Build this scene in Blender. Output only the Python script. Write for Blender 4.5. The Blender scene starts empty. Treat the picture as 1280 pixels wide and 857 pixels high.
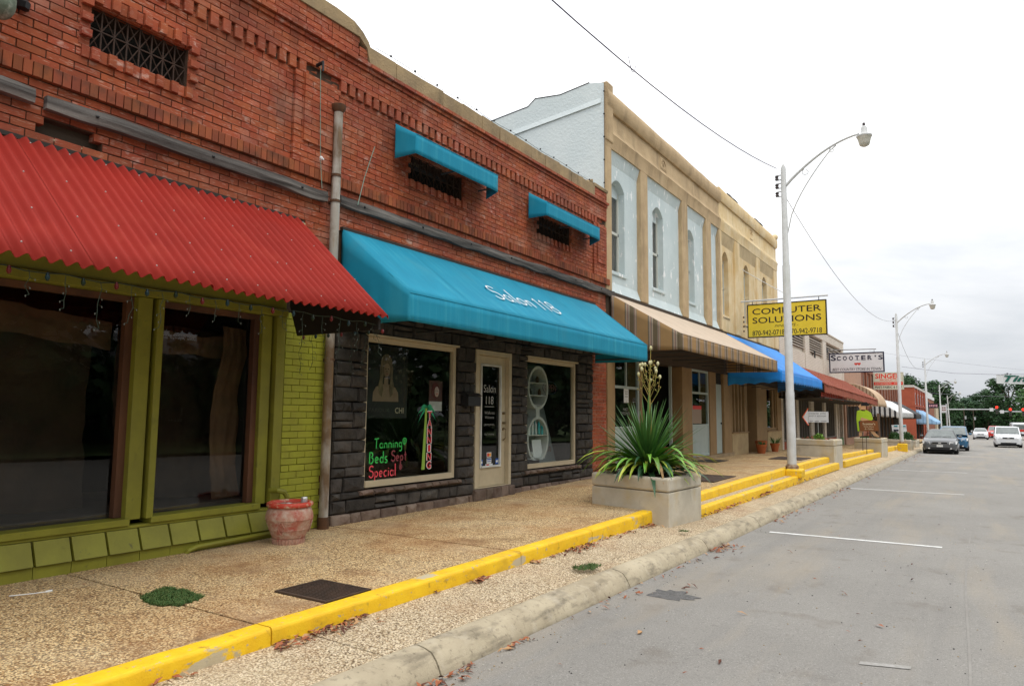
import bpy, bmesh, math, random
from math import sin, cos, pi, radians, sqrt, hypot, atan2
from mathutils import Vector, Matrix, noise
S = bpy.context.scene
COL = S.collection
rnd = random.Random(7)

# ---------------------------------------------------------------- camera
yaw, pitch, roll = radians(-33.076), radians(5.690), radians(0.535)
F = Vector((sin(yaw)*cos(pitch), cos(yaw)*cos(pitch), sin(pitch)))
R0 = Vector((cos(yaw), -sin(yaw), 0)); U0 = R0.cross(F)
Rv = R0*cos(roll) + U0*sin(roll); Uv = U0*cos(roll) - R0*sin(roll)
cam = bpy.data.cameras.new('camera'); cam_o = bpy.data.objects.new('camera', cam); COL.objects.link(cam_o)
m = Matrix((Rv, Uv, -F)).transposed().to_4x4(); m.translation = (0, 0, 1.6); cam_o.matrix_world = m
cam.sensor_fit = 'HORIZONTAL'; cam.sensor_width = 36; cam.lens = 880.84/1280*36
cam.clip_start = 0.05; cam.clip_end = 3000
S.camera = cam_o
# ---------------------------------------------------------------- light
S.view_settings.view_transform = 'Standard'; S.view_settings.look = 'None'
S.view_settings.exposure = 0.08; S.view_settings.gamma = 1.0
try: S.view_settings.use_curve_mapping = False
except Exception: pass
SUN_EL, SUN_AZ = radians(60), radians(120)      # azimuth clockwise from +Y: over the street, behind the camera
W = bpy.data.worlds.new('World'); S.world = W; W.use_nodes = True
nt = W.node_tree; nt.nodes.clear(); N = nt.nodes.new; Lk = nt.links.new
sky = N('ShaderNodeTexSky'); sky.sky_type = 'NISHITA'; sky.sun_disc = False
sky.sun_elevation = SUN_EL; sky.sun_rotation = SUN_AZ; sky.air_density = 1.0; sky.dust_density = 4.0
b1 = N('ShaderNodeBackground'); b1.inputs[1].default_value = 0.06; Lk(sky.outputs[0], b1.inputs[0])
tc = N('ShaderNodeTexCoord'); mp = N('ShaderNodeMapping'); mp.inputs['Scale'].default_value = (1, 1, 2.6)
Lk(tc.outputs['Generated'], mp.inputs[0])
n1 = N('ShaderNodeTexNoise'); n1.inputs['Scale'].default_value = 2.3; n1.inputs['Detail'].default_value = 7; n1.inputs['Roughness'].default_value = .55
n1.inputs['Distortion'].default_value = .35
Lk(mp.outputs[0], n1.inputs['Vector'])
cr = N('ShaderNodeValToRGB'); e = cr.color_ramp.elements
e[0].position = .36; e[0].color = (.64, .675, .72, 1); e[1].position = .60; e[1].color = (1.0, 1.0, 1.0, 1)
x_ = e.new(.47); x_.color = (.80, .82, .85, 1)
Lk(n1.outputs[0], cr.inputs[0])
b2 = N('ShaderNodeBackground'); Lk(cr.outputs[0], b2.inputs[0])
# overcast sky: about three times brighter overhead than at the horizon
sz = N('ShaderNodeSeparateXYZ'); Lk(tc.outputs['Generated'], sz.inputs[0])
gr = N('ShaderNodeMapRange'); gr.inputs[1].default_value = 0; gr.inputs[2].default_value = 1; gr.inputs[3].default_value = .93; gr.inputs[4].default_value = 2.8; Lk(sz.outputs[2], gr.inputs[0]); Lk(gr.outputs[0], b2.inputs[1])
ad = N('ShaderNodeMixShader'); ad.inputs[0].default_value = .88; Lk(b1.outputs[0], ad.inputs[1]); Lk(b2.outputs[0], ad.inputs[2])
ow = N('ShaderNodeOutputWorld'); Lk(ad.outputs[0], ow.inputs[0])
sl = bpy.data.lights.new('sun', 'SUN'); sl.energy = 1.0; sl.angle = radians(25); sl.color = (1, .96, .9)
so = bpy.data.objects.new('sun', sl); COL.objects.link(so)
sd = Vector((sin(SUN_AZ)*cos(SUN_EL), cos(SUN_AZ)*cos(SUN_EL), sin(SUN_EL)))
so.rotation_euler = sd.to_track_quat('Z', 'Y').to_euler(); so.location = (20, -10, 40)

# ---------------------------------------------------------------- materials
MATS = {}
def M(name, col, rough=.85, col2=None, scale=3., lo=.35, hi=.65, bump=0., bscale=40., stains=(), metal=0., spec=.35, rnd_=0., island=False, alpha=None, emit=None, vs=(1, 1, 1), detail=6, coat=0):
    """procedural material driven by world position; stains = (colour, scale, lo, hi, amount, (vector scale))"""
    if name in MATS: return MATS[name]
    m = bpy.data.materials.new(name); m.use_nodes = True; t = m.node_tree; t.nodes.clear(); N = t.nodes.new; L = t.links.new
    o = N('ShaderNodeOutputMaterial'); p = N('ShaderNodeBsdfPrincipled'); L(p.outputs[0], o.inputs[0])
    g = N('ShaderNodeNewGeometry')
    def nz(sc, v, det=detail, rg=.6):
        mp = N('ShaderNodeVectorMath'); mp.operation = 'MULTIPLY'; mp.inputs[1].default_value = v; L(g.outputs['Position'], mp.inputs[0])
        n = N('ShaderNodeTexNoise'); n.inputs['Scale'].default_value = sc; n.inputs['Detail'].default_value = det; n.inputs['Roughness'].default_value = rg
        L(mp.outputs[0], n.inputs['Vector']); return n.outputs[0]
    def mr(x, lo, hi, to=1.):
        r = N('ShaderNodeMapRange'); r.inputs[1].default_value = lo; r.inputs[2].default_value = hi; r.inputs[4].default_value = to; L(x, r.inputs[0]); return r.outputs[0]
    def mix(f, a, b):
        x = N('ShaderNodeMixRGB'); L(f, x.inputs[0])
        for k, c in ((1, a), (2, b)):
            if isinstance(c, tuple): x.inputs[k].default_value = (*c[:3], 1)
            else: L(c, x.inputs[k])
        return x.outputs[0]
    c = tuple(col)
    if col2: c = mix(mr(nz(scale, vs), lo, hi), c, tuple(col2))
    for (sc_, s_, l_, h_, am, v_) in stains: c = mix(mr(nz(s_, v_), l_, h_, am), c, sc_)
    if rnd_:
        if island: rv = g.outputs['Random Per Island']
        else: oi = N('ShaderNodeObjectInfo'); rv = oi.outputs['Random']
        h = N('ShaderNodeHueSaturation'); 
        if isinstance(c, tuple): h.inputs['Color'].default_value = (*c, 1)
        else: L(c, h.inputs['Color'])
        a = N('ShaderNodeMapRange'); a.inputs[3].default_value = 1-rnd_; a.inputs[4].default_value = 1+rnd_*.8; L(rv, a.inputs[0]); L(a.outputs[0], h.inputs['Value'])
        q = N('ShaderNodeMath'); q.operation = 'FRACT'; q2 = N('ShaderNodeMath'); q2.operation = 'MULTIPLY'; q2.inputs[1].default_value = 7.31
        L(rv, q2.inputs[0]); L(q2.outputs[0], q.inputs[0])
        a2 = N('ShaderNodeMapRange'); a2.inputs[3].default_value = .5-.012*rnd_; a2.inputs[4].default_value = .5+.03*rnd_; L(q.outputs[0], a2.inputs[0]); L(a2.outputs[0], h.inputs['Hue'])
        c = h.outputs[0]
    if isinstance(c, tuple): p.inputs['Base Color'].default_value = (*c, 1)
    else: L(c, p.inputs['Base Color'])
    p.inputs['Roughness'].default_value = rough; p.inputs['Metallic'].default_value = metal; p.inputs['Specular IOR Level'].default_value = spec
    if coat: p.inputs['Coat Weight'].default_value = coat; p.inputs['Coat Roughness'].default_value = .05
    if emit: p.inputs['Emission Color'].default_value = (*emit[0], 1); p.inputs['Emission Strength'].default_value = emit[1]
    if bump:
        b = N('ShaderNodeBump'); b.inputs['Strength'].default_value = 1.; b.inputs['Distance'].default_value = bump; L(nz(bscale, (1, 1, 1), 4, .65), b.inputs['Height']); L(b.outputs[0], p.inputs['Normal'])
    MATS[name] = m; return m
def glass(name, tint=(.90, .93, .92), ior=1.5, rough=.01):
    if name in MATS: return MATS[name]
    m = bpy.data.materials.new(name); m.use_nodes = True; t = m.node_tree; t.nodes.clear(); N = t.nodes.new; L = t.links.new
    o = N('ShaderNodeOutputMaterial'); tr = N('ShaderNodeBsdfTransparent'); tr.inputs[0].default_value = (*tint, 1)
    gl = N('ShaderNodeBsdfGlossy'); gl.inputs['Roughness'].default_value = rough; fr = N('ShaderNodeFresnel'); fr.inputs[0].default_value = ior
    mx = N('ShaderNodeMixShader'); 
    gg = N('ShaderNodeNewGeometry'); iv = N('ShaderNodeMath'); iv.operation = 'SUBTRACT'; iv.inputs[0].default_value = 1; L(gg.outputs['Backfacing'], iv.inputs[1]); ml = N('ShaderNodeMath'); ml.operation = 'MULTIPLY'; L(iv.outputs[0], ml.inputs[0]); L(fr.outputs[0], ml.inputs[1])
    L(ml.outputs[0], mx.inputs[0]); L(tr.outputs[0], mx.inputs[1]); L(gl.outputs[0], mx.inputs[2]); L(mx.outputs[0], o.inputs[0])
    MATS[name] = m; return m

# ---------------------------------------------------------------- builders
class MB:
    def __init__(s): s.v = []; s.f = []; s.mi = []; s.sm = False
    def add(s, vs, fs, mi=0):
        n = len(s.v); s.v += [tuple(v) for v in vs]; s.f += [tuple(i+n for i in f) for f in fs]; s.mi += [mi]*len(fs); return s
    def box(s, x0, x1, y0, y1, z0, z1, mi=0, j=0.):
        if x0 > x1: x0, x1 = x1, x0
        if y0 > y1: y0, y1 = y1, y0
        if z0 > z1: z0, z1 = z1, z0
        J = (lambda: rnd.uniform(-j, j)) if j else (lambda: 0)
        v = [(x+J(), y+J(), z+J()) for x in (x0, x1) for y in (y0, y1) for z in (z0, z1)]
        return s.add(v, [(0,1,3,2),(4,6,7,5),(0,4,5,1),(2,3,7,6),(0,2,6,4),(1,5,7,3)], mi)
    def hexa(s, p, mi=0):   # 8 points: bottom loop 0-3, top loop 4-7
        return s.add(p, [(0,3,2,1),(4,5,6,7),(0,1,5,4),(1,2,6,5),(2,3,7,6),(3,0,4,7)], mi)
    def prism(s, poly, d, mi=0):   # planar 3-D polygon extruded along vector d
        n = len(poly); d = Vector(d); a = [Vector(p) for p in poly]; b = [p+d for p in a]
        return s.add(a+b, [tuple(range(n))[::-1], tuple(range(n, 2*n))] + [(i, (i+1) % n, n+(i+1) % n, n+i) for i in range(n)], mi)
    def tube(s, pts, r, n=8, mi=0, cap=True):
        pts = [Vector(p) for p in pts]; rs = r if isinstance(r, (list, tuple)) else [r]*len(pts); base = len(s.v); V = []
        up = Vector((0, 0, 1)) if abs((pts[-1]-pts[0]).normalized().z) < .9 else Vector((1, 0, 0))
        for i, p in enumerate(pts):
            d = (pts[min(i+1, len(pts)-1)] - pts[max(i-1, 0)]).normalized(); a = d.cross(up)
            if a.length < 1e-5: a = d.cross(Vector((0, 1, 0)))
            a.normalize(); b = a.cross(d)
            for k in range(n): V.append(p + (a*cos(2*pi*k/n) + b*sin(2*pi*k/n))*rs[i])
        fs = [(i*n+k, i*n+(k+1) % n, (i+1)*n+(k+1) % n, (i+1)*n+k) for i in range(len(pts)-1) for k in range(n)]
        if cap: fs += [tuple(range(n))[::-1], tuple(range((len(pts)-1)*n, len(pts)*n))]
        return s.add(V, fs, mi)
    def lathe(s, c, prof, n=20, mi=0):   # prof = [(r, z)]
        V = [(c[0]+r*cos(2*pi*k/n), c[1]+r*sin(2*pi*k/n), c[2]+z) for r, z in prof for k in range(n)]
        m_ = len(prof)
        return s.add(V, [(i*n+k, i*n+(k+1) % n, (i+1)*n+(k+1) % n, (i+1)*n+k) for i in range(m_-1) for k in range(n)] + [tuple(range(n))[::-1], tuple(range((m_-1)*n, m_*n))], mi)
    def sheet(s, fn, nu, nv, mi=0):
        V = [fn(i/nu, j/nv) for i in range(nu+1) for j in range(nv+1)]
        return s.add(V, [(i*(nv+1)+j, (i+1)*(nv+1)+j, (i+1)*(nv+1)+j+1, i*(nv+1)+j+1) for i in range(nu) for j in range(nv)], mi)
    def sphere(s, c, r, nu=10, nv=6, sc=(1, 1, 1), mi=0):
        pr = [(r*sin(pi*k/nv), -r*cos(pi*k/nv)) for k in range(1, nv)]
        V = [(c[0]+a*cos(2*pi*k/nu)*sc[0], c[1]+a*sin(2*pi*k/nu)*sc[1], c[2]+z*sc[2]) for a, z in pr for k in range(nu)]
        V += [(c[0], c[1], c[2]-r*sc[2]), (c[0], c[1], c[2]+r*sc[2])]; m_ = len(pr); q = len(V)
        fs = [(i*nu+k, i*nu+(k+1) % nu, (i+1)*nu+(k+1) % nu, (i+1)*nu+k) for i in range(m_-1) for k in range(nu)]
        fs += [(q-2, (k+1) % nu, k) for k in range(nu)] + [(q-1, (m_-1)*nu+k, (m_-1)*nu+(k+1) % nu) for k in range(nu)]
        return s.add(V, fs, mi)
    def build(s, name, mat, parent=None, smooth=False, loc=None):
        me = bpy.data.meshes.new(name); me.from_pydata([tuple(v) for v in s.v], [], s.f)
        for x in (mat if isinstance(mat, (list, tuple)) else [mat]): me.materials.append(x)
        if any(s.mi): me.polygons.foreach_set('material_index', s.mi)
        if smooth: me.polygons.foreach_set('use_smooth', [True]*len(s.f))
        me.update(); return link(name, me, parent)
def link(name, me, parent=None):
    o = bpy.data.objects.new(name, me); COL.objects.link(o)
    if parent is not None:
        o.parent = parent
        o.matrix_parent_inverse = PINV.get(parent.name) or Matrix()
    return o
PINV = {}
def fix(o):     # remember a parent's inverse so children keep world coordinates
    mw = Matrix.LocRotScale(o.location, o.rotation_euler, o.scale)
    if o.parent is not None and o.parent.name in PINV: mw = PINV[o.parent.name].inverted() @ o.matrix_parent_inverse @ mw if False else mw
    PINV[o.name] = mw.inverted(); return o
def tag(o, label=None, cat=None, group=None, kind=None):
    if label: o['label'] = label
    if cat: o['category'] = cat
    if group: o['group'] = group
    if kind: o['kind'] = kind
    return o
def thing(name, label, cat, loc=(0, 0, 0), group=None):
    o = bpy.data.objects.new(name, None); o.empty_display_size = .2; COL.objects.link(o); o.location = loc
    PINV[o.name] = Matrix.Translation(loc).inverted()
    return tag(o, label, cat, group)
def struct(o): o['kind'] = 'structure'; return o
def stuff(o): o['kind'] = 'stuff'; return o
def bx(name, mat, parent, *a, j=0.): return MB().box(*a, j=j).build(name, mat, parent)
def copy_tree(o, parent=None):
    c = o.copy(); COL.objects.link(c)
    if parent is not None: c.parent = parent; c.matrix_parent_inverse = o.matrix_parent_inverse.copy()
    for ch in list(o.children): copy_tree(ch, c)
    return c
def smooth_angle(o, a=35):
    me = o.data; me.polygons.foreach_set('use_smooth', [True]*len(me.polygons))
    try: me.set_sharp_from_angle(angle=radians(a))
    except Exception: pass
    return o
def bevel(o, w=.01, seg=1):
    b = o.modifiers.new('bevel', 'BEVEL'); b.width = w; b.segments = seg; b.limit_method = 'ANGLE'; return o
def thick(o, t=.004):
    b = o.modifiers.new('thickness', 'SOLIDIFY'); b.thickness = t; b.offset = 0; return o

# text: the built-in font, turned to a mesh standing at `o` with axes (right, up)
DG = None
def text(body, h, o, right, up, mat, parent, name='lettering', w=None, bold=0., d=.003, align='LEFT', shear=0., space=1.):
    cu = bpy.data.curves.new('t', 'FONT'); cu.body = body; cu.size = 1;  cu.shear = shear; cu.space_character = space; cu.resolution_u = 3
    ob = bpy.data.objects.new('t', cu); COL.objects.link(ob)
    me = bpy.data.meshes.new_from_object(ob.evaluated_get(bpy.context.evaluated_depsgraph_get()))
    bpy.data.objects.remove(ob); bpy.data.curves.remove(cu)
    xs = [v.co.x for v in me.vertices]; ys = [v.co.y for v in me.vertices]
    x0, x1, y0, y1 = min(xs), max(xs), min(ys), max(ys)
    sy = h/(y1-y0); sx = (w/(x1-x0)) if w else sy
    ox = -x0 if align == 'LEFT' else -(x0+x1)/2
    r = Vector(right).normalized(); u = Vector(up).normalized(); n = r.cross(u)
    for v in me.vertices: v.co = Vector(o) + r*((v.co.x+ox)*sx) + u*((v.co.y-y0)*sy) + n*d
    if bold > 0:      # heavier strokes: the same letters laid over each other a hair apart
        vs = [v.co.copy() for v in me.vertices]; fs = [tuple(p.vertices) for p in me.polygons]; V, Fc = [], []; q = bold*h*1.1
        for k_, (a, b) in enumerate(((0, 0), (q*sx/sy, 0), (-q*sx/sy, 0), (0, q), (0, -q))):
            Fc += [tuple(i+len(V) for i in f) for f in fs]; V += [v+r*a+u*b+n*(.0002*k_) for v in vs]
        me = bpy.data.meshes.new(name); me.from_pydata(V, [], Fc)
    me.materials.clear(); me.materials.append(mat); me.name = name
    return link(name, me, parent)
# handwriting: polyline letters drawn as flat ribbons
def arc(cx, cy, rx, ry, a0, a1, n=9): return [(cx+rx*cos(radians(a0+(a1-a0)*i/n)), cy+ry*sin(radians(a0+(a1-a0)*i/n))) for i in range(n+1)]
GL = {
 'S': (.62, [arc(.33, .76, .25, .22, 30, 250)+arc(.30, .28, .27, .27, 80, -160)]),
 'a': (.5, [arc(.22, .26, .2, .24, 60, 400), [(.42, .5), (.42, .1), (.48, 0)]]),
 'l': (.2, [[(.1, 1.05), (.1, .06), (.16, 0)]]), 'o': (.5, [arc(.23, .26, .21, .25, 0, 360, 12)]),
 'n': (.5, [[(.06, .5), (.06, 0)], [(.06, .3)]+arc(.24, .32, .17, .17, 150, 0)+[(.42, 0)]]),
 '1': (.34, [[(.04, .74), (.18, .95), (.18, 0)]]), '8': (.55, [arc(.24, .72, .19, .22, -90, 270, 12), arc(.24, .25, .23, .25, 90, 450, 12)]),
 'T': (.6, [[(.0, .92), (.58, .98)], [(.28, .95), (.24, 0)]]), 'i': (.2, [[(.08, .5), (.08, 0)], [(.08, .66), (.09, .72)]]),
 'g': (.5, [arc(.22, .28, .19, .22, 0, 360), [(.42, .5), (.42, -.2)]+arc(.24, -.2, .18, .16, 0, -140)]),
 'B': (.6, [[(.06, .96), (.04, 0)], [(.06, .94)]+arc(.18, .74, .24, .2, 80, -90)+arc(.18, .27, .3, .27, 90, -95)]),
 'e': (.5, [[(.05, .26), (.4, .3)]+arc(.22, .27, .19, .24, 10, 310)]), 'd': (.5, [arc(.22, .26, .19, .24, 0, 360), [(.42, 1.), (.42, 0)]]),
 's': (.4, [arc(.19, .4, .14, .12, 40, 260)+arc(.17, .13, .15, .13, 80, -150)]), 'p': (.5, [[(.06, .5), (.04, -.35)], arc(.24, .27, .18, .22, 170, -170)]),
 't': (.4, [[(.18, .85), (.18, .1), (.28, 0)], [(.0, .55), (.36, .58)]]), 'c': (.45, [arc(.24, .26, .2, .25, 50, 310)]),
 '@': (.6, [arc(.3, .5, .28, .28, 0, 360, 12), arc(.3, .5, .1, .12, 0, 360), [(.1, .15), (.4, .1)]]),
 ' ': (.3, []),
}
def handwrite(body, h, o, right, up, mat, parent, name='lettering', wd=.08, kx=1., d=.004, slant=0.):
    r = Vector(right).normalized(); u = Vector(up).normalized(); n = r.cross(u); o = Vector(o); mb = MB(); x = 0
    P = lambda a, b: o + r*((x+a+slant*b)*h*kx) + u*(b*h) + n*d
    for ch in body:
        w, st = GL[ch]
        for pl in st:
            q = [P(*p) for p in pl]; L_, R_ = [], []
            for i, p in enumerate(q):
                t = (q[min(i+1, len(q)-1)]-q[max(i-1, 0)]); t = t.normalized() if t.length > 1e-6 else r
                s_ = n.cross(t)*(wd*h/2); L_.append(p+s_); R_.append(p-s_)
            k = len(q); mb.add(L_+R_, [(i, k+i, k+i+1, i+1) for i in range(k-1)])
        x += w+.1
    return mb.build(name, mat, parent)

# ---------------------------------------------------------------- shared materials
white_paint = M('white_paint', (.62, .62, .58), .55, (.5, .5, .46), 6, bump=.001)
RBS = [((.60, .40, .30), 34, .57, .68, .55, (.6, .35, 2.6)), ((.50, .30, .22), 1.3, .56, .72, .55, (1, 1, 1)), ((.62, .48, .40), 9, .60, .74, .55, (1, .6, 1.2)), ((.08, .022, .014), 2.1, .54, .76, .6, (1, 1, .5)), ((.16, .05, .03), .8, .45, .7, .5, (1, 1, 2))]
brick_single = M('red_brick', (.285, .050, .019), .8, (.37, .083, .028), 2.2, stains=RBS, bump=.003, bscale=90, rnd_=.17)
brick_mass = M('red_brick_courses', (.285, .050, .019), .8, (.37, .083, .028), 2.2, stains=RBS, bump=.003, bscale=90, rnd_=.17, island=True)
orange_brick = M('orange_brick', (.30, .075, .026), .8, (.22, .05, .022), 3, stains=[((.06, .03, .015), 5, .5, .7, .7, (1, 1, 1))], bump=.003, bscale=90, rnd_=.25)
mortar = M('dark_mortar', (.045, .026, .016), .95, (.09, .05, .03), 6, stains=[((.5, .42, .30), 1.1, .60, .70, .8, (1, 1, 1.4))], bump=.004, bscale=60)
stucco_tan = M('tan_stucco', (.52, .38, .22), .92, (.42, .30, .17), 2.5, stains=[((.16, .11, .06), 1.5, .52, .75, .6, (1.6, 1.6, .35)), ((.55, .43, .27), 2.2, .55, .75, .5, (1, 1, .4))], bump=.012, bscale=26)
stucco_cream = M('cream_stucco', (.72, .58, .36), .92, (.62, .44, .21), 1.6, stains=[((.22, .15, .08), 1.6, .56, .8, .5, (1.6, 1.6, .3)), ((.80, .68, .48), 1.2, .5, .75, .5, (1, 1, .6))], bump=.010, bscale=24)
blue_stucco = M('pale_blue_stucco', (.50, .58, .585), .9, (.58, .65, .65), 1.4, stains=[((.84, .85, .84), 5.2, .60, .635, .9, (1.2, 1.2, .5)), ((.20, .28, .27), 1.5, .60, .85, .45, (1.5, 1.5, .5))], bump=.012, bscale=22)
coping_m = M('weathered_cement', (.36, .26, .14), .95, (.26, .19, .11), 3, stains=[((.10, .08, .05), 3, .55, .75, .7, (1, 1, .4))], bump=.012, bscale=30)
old_wood = M('grey_weathered_wood', (.12, .108, .098), .95, (.035, .030, .026), 3, vs=(1, .5, 9), bump=.006, bscale=25, stains=[((.28, .25, .22), 2.2, .5, .7, .6, (1, .3, 6))])
lime = M('lime_green_paint', (.25, .245, .026), .55, (.20, .19, .022), 3, stains=[((.08, .075, .03), 11, .66, .74, .7, (1, 1, 1)), ((.10, .09, .03), 1.6, .5, .8, .35, (1, 1, .5)), ((.05, .05, .012), 6, .60, .78, .6, (1, 1, .6))], bump=.0015, bscale=30)
lime_b = M('lime_green_brick', (.34, .35, .03), .6, (.29, .29, .03), 4, stains=[((.07, .06, .02), 8, .62, .8, .6, (1, 1, 1))], bump=.004, bscale=60, rnd_=.06)
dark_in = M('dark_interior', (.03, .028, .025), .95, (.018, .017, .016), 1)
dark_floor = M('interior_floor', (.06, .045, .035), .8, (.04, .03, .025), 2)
glass_m = glass('window_glass'); glass_up = glass('upper_window_glass', (.8, .82, .82), 2.6, .02)
concrete = M('old_concrete', (.56, .51, .41), .93, (.46, .41, .32), 3, stains=[((.52, .38, .16), 1.6, .50, .68, .7, (1, 1, 1)), ((.15, .12, .09), 4, .60, .80, .6, (1, 1, .6))], bump=.004, bscale=50)
cream_paint = M('cream_paint', (.50, .42, .28), .55, (.44, .37, .25), 5, bump=.001)
tan_paint = M('tan_paint', (.30, .19, .085), .7, (.25, .155, .07), 3, bump=.002)
grey_green = M('pale_grey_green_paint', (.40, .46, .43), .6, (.36, .42, .39), 4)
black_m = M('black_paint', (.012, .012, .013), .45)
steel = M('grey_steel', (.30, .30, .29), .5, (.22, .22, .21), 9, metal=.5)
rubber = M('tyre_rubber', (.012, .012, .012), .8)
# ---------------------------------------------------------------- ground profiles
FX = -6.49      # plane of the shop fronts
def interp(y, T):
    if y <= T[0][0]: return T[0][1]
    for (a, va), (b, vb) in zip(T, T[1:]):
        if y <= b: return va + (vb-va)*(y-a)/(b-a)
    return T[-1][1]
def zr(y): return -.0115*min(max(y, -40), 420)
def zs(y): return interp(y, [(-20, .22), (2, .225), (9, .262), (11.4, .312), (14, .340), (22, .352), (26, .31), (34, .17), (45, -.06), (60, -.34), (75, -.60), (100, -.97)]) if y < 100 else zr(y)+.18
def zl(y): return interp(y, [(-20, .14), (5, .125), (9, .108), (10.5, .085), (22.5, .04), (26, 0.), (35, -.13), (45, -.28), (60, -.50), (80, -.75)]) if y < 80 else zr(y)+.17
def zt(y): return interp(y, [(9, .2), (11, .195), (22.5, .185), (27, .14), (37, -.01)])
XK, XS, XC, XG = -3.78, -3.50, -3.10, -2.86     # yellow kerb, lower step, inside of street kerb, gutter edge
def ys(a, b, st): n = max(1, int(round((b-a)/st))); return [a+(b-a)*i/n for i in range(n+1)]

def strip(mb, xa, xb, y0, y1, fa, fb, st=1., nx=1):
    Y = ys(y0, y1, st)
    mb.sheet(lambda u, v: (xa+(xb-xa)*v, y0+(y1-y0)*u, (lambda y: fa(y)+(fb(y)-fa(y))*v)(y0+(y1-y0)*u)), len(Y)-1, nx)

asphalt = M('worn_asphalt', (.27, .255, .23), .9, (.215, .203, .183), .5, lo=.3, hi=.7, detail=8, bump=.006, bscale=110,
            stains=[((.46, .44, .40), 95, .55, .70, .8, (1, 1, 1)), ((.09, .085, .078), 80, .55, .70, .75, (1, 1, 1)), ((.15, .14, .125), 28, .55, .75, .5, (1, 1, 1)), ((.15, .125, .10), 2.2, .58, .74, .6, (1, .8, 1)), ((.10, .09, .08), 6, .66, .74, .6, (1, 1, 1)), ((.34, .285, .21), .8, .50, .72, .6, (1.6, .25, 1)), ((.14, .135, .13), .9, .54, .66, .14, (3, .06, 1))])
def pebble(name, A, B, C, warm):
    m = bpy.data.materials.new(name); m.use_nodes = True; t = m.node_tree; t.nodes.clear(); N = t.nodes.new; L = t.links.new
    o = N('ShaderNodeOutputMaterial'); p = N('ShaderNodeBsdfPrincipled'); L(p.outputs[0], o.inputs[0]); g = N('ShaderNodeNewGeometry')
    v = N('ShaderNodeTexVoronoi'); v.inputs['Scale'].default_value = 80; v.inputs['Randomness'].default_value = 1
    nd = N('ShaderNodeTexNoise'); nd.inputs['Scale'].default_value = 60; nd.inputs['Detail'].default_value = 2
    ma = N('ShaderNodeVectorMath'); ma.operation = 'SCALE'; ma.inputs['Scale'].default_value = .018; L(nd.outputs['Color'], ma.inputs[0])
    mb_ = N('ShaderNodeVectorMath'); L(g.outputs['Position'], mb_.inputs[0]); L(ma.outputs[0], mb_.inputs[1]); L(g.outputs['Position'], nd.inputs['Vector'])
    L(mb_.outputs[0], v.inputs['Vector'])
    r = N('ShaderNodeValToRGB'); e = r.color_ramp.elements; e[0].position = 0; e[0].color = (*A, 1); e[1].position = 1; e[1].color = (*C, 1)
    for q, cc in ((.22, A), (.25, B), (.62, C), (.66, tuple(x*1.25 for x in C)), (.8, B)): k = e.new(q); k.color = (*cc, 1)
    sx = N('ShaderNodeSeparateColor'); L(v.outputs['Color'], sx.inputs[0]); L(sx.outputs[0], r.inputs[0])
    # gaps between the stones
    gp = N('ShaderNodeMapRange'); gp.inputs[1].default_value = .42; gp.inputs[2].default_value = .75; L(v.outputs['Distance'], gp.inputs[0])
    m1 = N('ShaderNodeMixRGB'); m1.inputs[2].default_value = (.13, .085, .045, 1); L(gp.outputs[0], m1.inputs[0]); L(r.outputs[0], m1.inputs[1])
    c = m1.outputs[0]
    for col, sc, lo, hi, am in (((.36, .16, .05), 1.1, .47, .68, warm), ((.13, .075, .04), 2.2, .52, .72, warm*.95), ((.10, .06, .035), 7, .62, .72, warm*.8), ((.60, .49, .32), .7, .5, .72, .40)):
        n = N('ShaderNodeTexNoise'); n.inputs['Scale'].default_value = sc; n.inputs['Detail'].default_value = 7; n.inputs['Roughness'].default_value = .65; L(g.outputs['Position'], n.inputs['Vector'])
        q = N('ShaderNodeMapRange'); q.inputs[1].default_value = lo; q.inputs[2].default_value = hi; q.inputs[4].default_value = am; L(n.outputs[0], q.inputs[0])
        x = N('ShaderNodeMixRGB'); x.blend_type = 'MIX'; L(q.outputs[0], x.inputs[0]); L(c, x.inputs[1]); x.inputs[2].default_value = (*col, 1); c = x.outputs[0]
    L(c, p.inputs['Base Color']); p.inputs['Roughness'].default_value = .85; p.inputs['Specular IOR Level'].default_value = .3
    b = N('ShaderNodeBump'); b.inputs['Distance'].default_value = .006; b.invert = True; L(v.outputs['Distance'], b.inputs['Height']); L(b.outputs[0], p.inputs['Normal'])
    MATS[name] = m; return m
agg = pebble('exposed_aggregate', (.28, .145, .052), (.52, .335, .145), (.78, .59, .32), .60)
agg2 = pebble('pale_exposed_aggregate', (.42, .31, .18), (.56, .44, .28), (.70, .59, .42), .22)
yellow = M('yellow_kerb_paint', (.82, .52, .012), .6, (.74, .43, .010), 6, stains=[((.44, .39, .29), 5, .615, .65, .9, (1, .35, 1)), ((.40, .34, .24), 26, .62, .66, .85, (1, .6, 1)), ((.16, .10, .03), 14, .60, .74, .7, (1, 1, 1)), ((.12, .09, .04), 3, .58, .76, .45, (1, 1, 3)), ((.30, .17, .03), 2.5, .58, .8, .5, (1, 1, 1))], bump=.003, bscale=70)
kerb_c = M('street_kerb_concrete', (.47, .40, .28), .93, (.38, .32, .22), 2.5, stains=[((.11, .092, .065), 4.5, .50, .68, .7, (1, .6, 3)), ((.09, .075, .05), 24, .56, .70, .6, (1, 1, 1)), ((.24, .19, .12), 1.4, .45, .7, .4, (1, 1, 1)), ((.52, .46, .36), 7, .55, .75, .5, (1, 1, 1))], bump=.004, bscale=70)
soil = M('dark_soil', (.06, .045, .03), .95, (.10, .07, .045), 8, bump=.01)
line_m = M('worn_white_line', (.74, .74, .71), .8, (.58, .57, .54), 5, stains=[((.26, .25, .23), 22, .58, .66, .7, (1, 1, 1))])

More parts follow.
